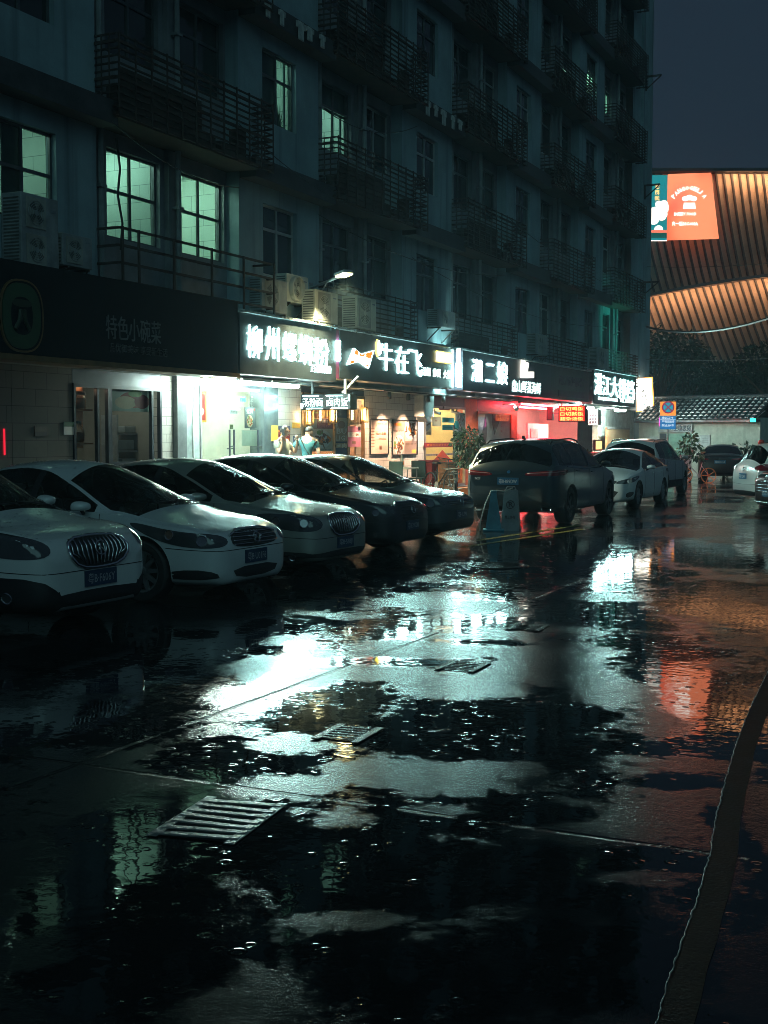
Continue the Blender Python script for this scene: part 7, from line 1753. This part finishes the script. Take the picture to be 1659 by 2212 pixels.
def sheet(z_of_top, z_of_bot, y_top, y_bot, nm):
    k = MB(); n, m = 60, 14; vs_ = []
    for i in range(n + 1):
        u = U0 + (U1 - U0) * i / n; a, b = z_of_top(u), z_of_bot(u)
        for j in range(m + 1):
            t = j / m; vs_.append((u, y_top + (y_bot - y_top) * t ** 1.4, a + (b - a) * t))
    k.add(vs_, [(i * (m + 1) + j, i * (m + 1) + j + 1, (i + 1) * (m + 1) + j + 1, (i + 1) * (m + 1) + j) for i in range(n) for j in range(m)]); return k.build(nm, panel_m, mall, True)
sheet(lambda u: ZTOP, lambda u: ledge_z(u) + .3, 0, 2.2, 'upper_panels'); sheet(lambda u: ledge_z(u), lambda u: 0, .4, 5.0, 'lower_panels')
for nm, y_of, za_, zb_ in (('upper_fin', lambda z, u: 2.2 * ((ZTOP - z) / (ZTOP - ledge_z(u))) ** 1.4, None, None), ('lower_fin', lambda z, u: .4 + 4.6 * ((ledge_z(u) - z) / ledge_z(u)) ** 1.4, None, None)):
    step = 16.6 / FPX * MD; n = int((U1 - U0) / step) + 26
    for i in range(n):
        base = U0 - 2 + i * step; path = []
        for j in range(15):
            z = ZTOP - (ZTOP - 0) * j / 14
            path.append(z)
        vs_, fs_2 = [], []
        u_at = lambda z: base - 13.5 + skew(z)
        zl = ledge_z(max(U0, min(U1, u_at(16.5))))
        zs_ = [ZTOP - (ZTOP - zl - .25) * j / 8 for j in range(9)] if nm == 'upper_fin' else [zl - .02 - (zl - .02) * j / 12 for j in range(13)]
        pts_ = [(u_at(z), z) for z in zs_]
        if pts_[-1][0] < U0 - 1 and pts_[0][0] < U0 - 1 or pts_[0][0] > U1: continue
        for u, z in pts_:
            yb_ = y_of(min(z, ZTOP - .001) if nm == 'upper_fin' else min(z, ledge_z(u) - .001) if z < ledge_z(u) else z, u) if True else 0
            yb_ = yb_.real if isinstance(yb_, complex) else yb_
            for dx in (-.09, .09):
                for dy in (-.28, .05): vs_.append((u + dx, yb_ + dy, z))
        for j in range(len(pts_) - 1):
            a = j * 4; b = a + 4
            fs_2 += [(a, a + 2, b + 2, b), (a, b, b + 1, a + 1), (a + 2, a + 3, b + 3, b + 2)]
        finmb = globals().setdefault('_fin_' + nm, []); finmb.append((vs_, fs_2))
for nm in ('upper_fin', 'lower_fin'):
    L_ = globals()['_fin_' + nm]
    for i, (vs_, fs_2) in enumerate(L_[:99]): MB().add(vs_, fs_2).build(nm, fin_m, mall)
k = MB(); n = 40
for i in range(n):
    u0, u1 = U0 + (U1 - U0) * i / n, U0 + (U1 - U0) * (i + 1) / n; z0, z1 = ledge_z(u0), ledge_z(u1)
    k.add([(u0, -1.3, z0), (u1, -1.3, z1), (u1, 2.4, z1), (u0, 2.4, z0), (u0, -1.3, z0 + .3), (u1, -1.3, z1 + .3), (u1, 2.4, z1 + .3), (u0, 2.4, z0 + .3)], [(0, 3, 2, 1), (4, 5, 6, 7), (0, 1, 5, 4)])
k.build('ledge', mat('mall_ledge', (.22, .18, .17), .6), mall)
k = MB(); k.box((U0, -1.2, ZTOP + .02), (U1, 6, ZTOP + .35)); k.box((U0, 2.4, 0), (U1, 30, ZTOP - .3)) ; k.build('roof_edge', fin_m, mall)
# LED wash lights fixed under the two ledges
WARM = (1.0, .50, .25)
for nm, zf_, u0, u1, pw in (('upper_wash', lambda u: ZTOP - .1, mu(1566), U1, 1.0), ('lower_wash', lambda u: ledge_z(u) - .08, U0, U1, 1.0)):
    n = 5
    for i in range(n):
        a, b = u0 + (u1 - u0) * i / n, u0 + (u1 - u0) * (i + 1) / n; u = (a + b) / 2
        o = lamp('wash_light', 'AREA', (u, -1.25 if nm == 'lower_wash' else -1.5, zf_(u)), 17 * (b - a) * pw * (1.5 if nm == 'upper_wash' else 1.0), WARM, b - a, None, mall, shape='RECTANGLE', size_y=.25)
        dv = Vector((0, .55, -1)); o.rotation_euler = (R(-28) * -1, 0, 0)
        sl_ = math.atan2(zf_(b) - zf_(a), b - a); o.rotation_euler = Euler((R(30), -sl_, 0), 'XYZ')
# big screens
def scr(nm, pts_, y_): k = MB(); k.prism([(mu(px), y_, mz(py)) for px, py in pts_], (0, .35, 0)); return k
def screen_mat(nm, c0, c1, c2, st_):
    m, nt, out = new_mat(nm); e = N(nt, 'ShaderNodeEmission'); co = objco(nt, (.12, .12, .09)); n1 = noise(nt, 1.6, 1, .4, co, .6); colr = mixc(nt, ramp(nt, n1.outputs[0], .42, .62), c0, c1); n2 = noise(nt, 1.2, 1, .4, objco(nt, (.10, .3, .06))); colr = mixc(nt, ramp(nt, n2.outputs[0], .55, .7), colr, c2)
    nt.links.new(colr, e.inputs[0]); setin(e, Strength=st_); nt.links.new(e.outputs[0], out.inputs[0]); return m
k = scr('screen', [(1443, 518), (1554, 515), (1535, 373), (1443, 376)], -1.5); so = k.build('orange_screen', screen_mat('orange_screen_picture', (1, .14, .06), (1, .26, .12), (.75, .05, .07), .48), mall)
wl = emit('screen_white', (1, .95, .85), .75); k = MB()
txt = 'PANGOGELIA'; 
for i, ch in enumerate(txt):
    a = R(146 - 112 * i / (len(txt) - 1)); cxp, czp = mu(1488), mz(447); r_ = 1.62
    u = Vector((math.sin(a), 0, -math.cos(a))); v = Vector((math.cos(a), 0, math.sin(a)))
    text_on(k, ch, Vector((cxp, -1.53, czp)) + v * r_ - u * .17, u, v, .34 if ch != 'I' else .12, .42, .02, 1, .03)
k.build('arched_lettering', wl, so)
k = MB(); cxp = mu(1489)
for du, dz_, r_ in ((-.42, .72, .32), (0, .90, .36), (.42, .72, .32)): k.add([(cxp + du + r_ * math.cos(a), -1.53, mz(439) + dz_ * .6 + r_ * .75 * math.sin(a)) for a in [2 * PI * i / 16 for i in range(16)]], [tuple(range(16))])
k.prism([(cxp - .62, -1.525, mz(451)), (cxp + .62, -1.525, mz(451)), (cxp + .55, -1.525, mz(438)), (cxp - .55, -1.525, mz(438))], (0, -.004, 0)); k.build('chef_hat_emblem', wl, so)
k = MB(); text_on(k, 'BAKERY', (mu(1456), -1.53, mz(466)), XP, ZU, mu(1481) - mu(1456), .32, .02, 1, .03, 0, .2); k.build('screen_subtitle', wl, so); k = MB(); text_on(k, 'FOOD', (mu(1483), -1.53, mz(466)), XP, ZU, mu(1504) - mu(1483), .32, .02, 1, .03, 0, .2); k.build('screen_subtitle', wl, so); k = MB(); text_on(k, '负一楼B1C-008A', (mu(1452), -1.53, mz(488)), XP, ZU, mu(1508) - mu(1452), .42, .02, 1, .03); k.build('screen_lettering', wl, so)
k = scr('screen', [(1240, 521), (1441, 519), (1441, 378), (1240, 380)], -1.5); sg_ = k.build('teal_screen', emit('teal_screen_picture', (.015, .28, .31), .30), mall)
k = MB(); rg = random.Random(9)
for i in range(16):
    a, b = mu(rg.uniform(1408, 1438)), mz(rg.uniform(440, 500)); r_ = rg.uniform(.2, .6); k.add([(a + r_ * math.cos(q), -1.53 - i * .002, b + r_ * .9 * math.sin(q)) for q in [2 * PI * i2 / 14 for i2 in range(14)]], [tuple(range(14))])
k.build('white_blossom_shapes', emit('screen_cream', (1, .93, .80), .5), sg_)
k = MB(); k.box((mu(1240), -1.56, mz(514)), (mu(1441), -1.51, mz(500))); k.build('dark_band', emit('screen_band', (.01, .10, .09), .3), sg_); k = MB(); k.box((mu(1240), -1.56, mz(521)), (mu(1441), -1.51, mz(519))); k.build('white_line', wl, sg_); k = MB(); k.box((mu(1405), -1.57, mz(503)), (mu(1441), -1.565, mz(497))); k.build('red_strip', emit('screen_red', (.9, .2, .12), .4), sg_)
k = MB()
for i, ch in enumerate('老麻鸭'): text_on(k, ch, (mu(1414), -1.54, mz(408 + i * 13.5)), XP, ZU, .46, .52, .02, 2, .02)
k.build('vertical_lettering', emit('screen_gold', (1, .62, .2), .5), sg_)
# wall below the orange screen hides the fins in a smooth dark band
# ================================================================ neighbours outside the picture edge to the right: nothing is built
# ================================================================ people
skin_m = mat('skin', (.50, .32, .23), .5, var=.06)
hair_m = mat('black_hair', (.012, .011, .011), .5)
def skin_geo(nodes, edges, root, sub=2):
    me = bpy.data.meshes.new('sk'); names = list(nodes); ix = {n: i for i, n in enumerate(names)}
    me.from_pydata([nodes[n][0] for n in names], [(ix[a], ix[b]) for a, b in edges], [])
    o = bpy.data.objects.new('sk', me); COL.objects.link(o)
    o.modifiers.new('s', 'SKIN'); sl = me.skin_vertices[0].data
    for n in names:
        r = nodes[n][1]; sl[ix[n]].radius = (r if isinstance(r, tuple) else (r, r)); sl[ix[n]].use_root = (n == root)
    o.modifiers['s'].use_smooth_shade = True; m = o.modifiers.new('u', 'SUBSURF'); m.levels = sub; m.render_levels = sub
    ev = o.evaluated_get(bpy.context.evaluated_depsgraph_get()); em_ = ev.to_mesh(); vs = [v.co.copy() for v in em_.vertices]; fs = [tuple(p.vertices) for p in em_.polygons]
    ev.to_mesh_clear(); bpy.data.objects.remove(o); return vs, fs
def ell(mb, c_, r_, M=None, shape=None, nu=20, nv=14):
    b = bmesh.new(); bmesh.ops.create_uvsphere(b, u_segments=nu, v_segments=nv, radius=1)
    for v in b.verts:
        p = v.co.copy()
        if shape: p = shape(p)
        v.co = Vector((p.x * r_[0], p.y * r_[1], p.z * r_[2])) + Vector(c_)
    mb.bm(b, 0, M); b.free()
def person(label, loc_, rz, J, shirt_m, trouser_m, sleeve=.6, head_rot=(0, 0, 0), glasses=False, hat=None, strap=False, phone=None, s=1.0):
    """J: joint name -> point; the figure faces local +x, left is +y"""
    t = thing('person', label, 'person', loc_, rz); t.scale = (s, s, s); V = {k: Vector(v) for k, v in J.items() if len(v) == 3}
    nodes = {'pelvis': (V['pelvis'], (.13, .155)), 'waist': (V['waist'], (.10, .135)), 'chest': (V['chest'], (.115, .165)), 'upper': (V['upper'], (.095, .15)), 'neck': (V['neck'], .055), 'skull': (V['neck'] + (V['head'] - V['neck']) * .55, .055)}
    edges = [('pelvis', 'waist'), ('waist', 'chest'), ('chest', 'upper'), ('upper', 'neck'), ('neck', 'skull')]
    for sd in 'lr':
        for n, r in (('sho', .062), ('elb', .040), ('wri', .026), ('palm', (.018, .036))): nodes[n + sd] = (V[n + sd], r)
        for n, r in (('hip', .088), ('kne', .057), ('ank', .040), ('toe', .035)): nodes[n + sd] = (V[n + sd], r)
        edges += [('upper', 'sho' + sd), ('sho' + sd, 'elb' + sd), ('elb' + sd, 'wri' + sd), ('wri' + sd, 'palm' + sd), ('pelvis', 'hip' + sd), ('hip' + sd, 'kne' + sd), ('kne' + sd, 'ank' + sd), ('ank' + sd, 'toe' + sd)]
    vs, fs = skin_geo(nodes, edges, 'pelvis'); b = MB(); b.add(vs, fs)
    # head with a face
    Mh = Matrix.Translation(V['head']) @ Euler([R(a) for a in head_rot]).to_matrix().to_4x4()
    def face(p):
        q = p.copy()
        if p.z < -.1: q.x *= 1 - .18 * (-p.z); q.y *= 1 - .28 * (-p.z)
        if p.x > .2: q.x -= .06 * (p.x - .2)
        return q
    ell(b, (0, 0, 0), (.098, .078, .122), Mh, face)
    b.tube([Mh @ Vector(v) for v in ((.090, 0, .02), (.108, 0, -.012), (.116, 0, -.030), (.098, 0, -.036))], [.008, .012, .016, .009], 7)
    for sg in (1, -1):
        b.tube([Mh @ Vector((-.012, sg * .078, .03)), Mh @ Vector((-.016, sg * .088, .0)), Mh @ Vector((-.006, sg * .080, -.03))], [.010, .017, .008], 6)
    b.tube([Mh @ Vector((.088, -.026, -.065)), Mh @ Vector((.096, 0, -.063)), Mh @ Vector((.088, .026, -.065))], .007, 6)
    # hands: five fingers each, rooted in the palm
    for sd in 'lr':
        d = (V['palm' + sd] - V['wri' + sd]).normalized(); sx_ = V.get('side' + sd, d.cross(Vector((1, 0, 0)))); sx_ = (sx_ - d * sx_.dot(d)).normalized(); n_ = d.cross(sx_)
        p0 = V['palm' + sd]; curl = J.get('curl' + sd, (.35,))[0] if isinstance(J.get('curl' + sd), tuple) else .35
        for i, (off, ln_) in enumerate(((-.030, .062), (-.010, .074), (.010, .070), (.029, .055))):
            q = p0 + sx_ * off; a = q + d * .02; e1 = a + (d * math.cos(curl) + n_ * math.sin(curl)) * ln_ * .5; e2 = e1 + (d * math.cos(curl * 2.4) + n_ * math.sin(curl * 2.4)) * ln_ * .5; b.tube([q, a, e1, e2], [.010, .0095, .0085, .006], 6)
        q = p0 - d * .03 - sx_ * .03; b.tube([q, q - sx_ * .03 + d * .02 + n_ * .01, q - sx_ * .036 + d * .055 + n_ * .02], [.012, .011, .007], 6)
    body = b.build('body', skin_m, t, True)
    # clothes
    cn_ = {k: (v[0], tuple(x + .012 for x in v[1]) if isinstance(v[1], tuple) else v[1] + .012) for k, v in nodes.items() if k in ('pelvis', 'waist', 'chest', 'upper')}
    cn_['pelvis'] = (V['pelvis'] + Vector((0, 0, -.02)), (.145, .165)); cn_['collar'] = (V['neck'] - (V['neck'] - V['upper']) * .25, .066); ce = [('pelvis', 'waist'), ('waist', 'chest'), ('chest', 'upper'), ('upper', 'collar')]
    for sd in 'lr': cn_['sho' + sd] = (V['sho' + sd], .074); cn_['slv' + sd] = (V['sho' + sd].lerp(V['elb' + sd], sleeve), .066); ce += [('upper', 'sho' + sd), ('sho' + sd, 'slv' + sd)]
    vs, fs = skin_geo(cn_, ce, 'pelvis'); k = MB(); k.add(vs, fs); sh_ = k.build('shirt', shirt_m, t, True)
    tn = {'pelvis': (V['pelvis'] + Vector((0, 0, -.05)), (.142, .162))}; te = []
    for sd in 'lr':
        for n, r in (('hip', .102), ('kne', .074), ('ank', .062)): tn[n + sd] = (V[n + sd] + Vector((0, 0, .02 if n == 'ank' else 0)), r)
        te += [('pelvis', 'hip' + sd), ('hip' + sd, 'kne' + sd), ('kne' + sd, 'ank' + sd)]
    vs, fs = skin_geo(tn, te, 'pelvis'); k = MB(); k.add(vs, fs); k.build('trousers', trouser_m, t, True)
    for sd in 'lr':
        k = MB(); f = (V['toe' + sd] - V['ank' + sd]); f.z = 0; f.normalize(); c0 = V['ank' + sd] + f * .06; M_ = Matrix.Translation((c0.x, c0.y, 0)) @ Matrix.Rotation(math.atan2(f.y, f.x), 4, 'Z'); ell(k, (0, 0, .045), (.14, .05, .05), M_, lambda p: Vector((p.x, p.y, max(p.z, -.85)))); k.build('shoe', hair_m, t, True)
    if hat is None:
        k = MB(); ell(k, (-.012, 0, .022), (.102, .086, .112), Mh, lambda p: Vector((p.x if p.x < .55 else .55 + (p.x - .55) * .6, p.y, p.z if (p.z > .30 - .9 * max(0, -p.x) - .1) else .30 - .9 * max(0, -p.x) - .1)), 24, 18); k.build('hair', hair_m, t, True)
    else:
        k = MB(); ell(k, (-.005, 0, .045), (.125, .112, .115), Mh, lambda p: Vector((p.x, p.y, max(p.z, -.35)))); k.tube([Mh @ Vector((.13 * math.cos(a), .115 * math.sin(a), .005)) for a in [2 * PI * i / 20 for i in range(20)]], .012, 6, 0, False, True); k.build('helmet', hat, t, True)
    if glasses:
        k = MB()
        for sg in (1, -1): k.tube([Mh @ Vector((.098 - .012 * abs(math.cos(a)), sg * .032 + .024 * math.cos(a), .018 + .017 * math.sin(a))) for a in [2 * PI * i / 14 for i in range(14)]], .0035, 5, 0, False, True); k.tube([Mh @ Vector((.088, sg * .056, .022)), Mh @ Vector((0, sg * .082, .024))], .003, 4)
        k.build('glasses', hair_m, t, True)
    if strap: k = MB(); k.tube([V['upper'] + Vector((-.12, .13, .06)), V['chest'] + Vector((-.145, .03, 0)), V['waist'] + Vector((-.13, -.10, -.02)), V['pelvis'] + Vector((-.11, -.16, .06))], .012, 6); k.build('strap', hair_m, t)
    if phone: 
        k = MB(); p = V['palm' + phone]; M_ = Matrix.Translation(V['head'] + (Mh.to_3x3() @ Vector((.01, (-1 if phone == 'r' else 1) * .105, -.01)))) @ Mh.to_3x3().to_4x4() @ Matrix.Rotation(R(-20), 4, 'Y'); k.bbox((-.036, -.005, -.075), (.036, .005, .075), .004, 0, M_); k.build('phone', black_m, t)
    return t
def stand(lean=0.0, dz=0.0):
    f = lean
    J = dict(pelvis=(0, 0, .93), waist=(.02 + .05 * f, 0, 1.08), chest=(.02 + .16 * f, 0, 1.26), upper=(.0 + .24 * f, 0, 1.42 - .04 * f), neck=(.02 + .32 * f, 0, 1.51 - .06 * f), head=(.05 + .42 * f, 0, 1.64 - .10 * f))
    for sd, s_ in (('l', 1), ('r', -1)):
        J.update({'sho' + sd: (.0 + .24 * f, s_ * .19, 1.40 - .04 * f), 'elb' + sd: (-.02 + .2 * f, s_ * .25, 1.12), 'wri' + sd: (.06 + .2 * f, s_ * .25, .88), 'palm' + sd: (.08 + .2 * f, s_ * .25, .80), 'hip' + sd: (0, s_ * .09, .88), 'kne' + sd: (.03, s_ * .10, .48), 'ank' + sd: (-.02, s_ * .10, .08), 'toe' + sd: (.12, s_ * .12, .03)})
    return J
# man on the phone
px_, X1 = 607, -13.75; J = stand(.1)
J.update(elbr=(.14, -.27, 1.16), wrir=(.13, -.155, 1.40), palmr=(.10, -.135, 1.49), sider=(1, 0, 0.2), elbl=(.20, .24, 1.17), wril=(.34, .12, 1.40), palml=(.36, .09, 1.48), sidel=(0, 1, .2), head=(.10, 0, 1.625))
J['curlr'] = (.5,); J['curll'] = (.45,)
person('man in a pale grey short sleeved shirt and glasses holding a phone to his ear', (X1, fy(px_, X1), .2), R(-5), J, mat('pale_shirt', (.40, .43, .38), .8, var=.1, bump=.3, bscale=18), mat('dark_trousers', (.03, .03, .035), .8), .62, (0, 8, 8), True, None, False, 'r', 1.03)
# man seen from behind
px_, X2 = 662, -13.7; J = stand(.28)
J.update(elbl=(-.02, .36, 1.14), wril=(.14, .26, .98), palml=(.18, .20, .93), elbr=(.02, -.27, 1.13), wrir=(.10, -.25, .88), palmr=(.12, -.24, .80), head=(.19, -.03, 1.59))
person('man in a teal polo shirt with a thin shoulder strap bending forward, seen from behind', (X2, fy(px_, X2), .2), R(110), J, mat('teal_polo', (.035, .15, .17), .8, var=.12, bump=.3, bscale=18), mat('dark_trousers', (.03, .03, .035), .8), .62, (0, 28, -35), False, None, True, None, 1.05)
# rider with a red helmet at the right edge
v = pd(1651, 46.0); J = stand(.15); J.update(elbl=(.18, .27, 1.14), wril=(.38, .2, 1.05), palml=(.45, .18, 1.04), elbr=(.18, -.27, 1.14), wrir=(.38, -.2, 1.05), palmr=(.45, -.18, 1.04))
person('person in dark clothes with an orange red helmet behind the white SUV', (v.x, v.y, 0), R(200), J, mat('dark_raincoat', (.03, .035, .04), .4), mat('dark_trousers', (.03, .03, .035), .8), .95, (0, 10, 0), False, mat('red_helmet', (.60, .07, .03), .3, coat=.6), False, None, .94)

# ================================================================ drizzle and damp air
hz_m, nt, out = new_mat('damp_air')
v = N(nt, 'ShaderNodeVolumePrincipled'); setin(v, Color=(.60, .86, 1, 1), Density=HAZE, Anisotropy=.55); nt.links.new(v.outputs[0], out.inputs['Volume'])
tag(MB().box((-70, -8, -1), (70, 175, 34)).build('haze', hz_m), kind='stuff')
S.cycles.volume_step_rate = 4; S.cycles.volume_bounces = 0
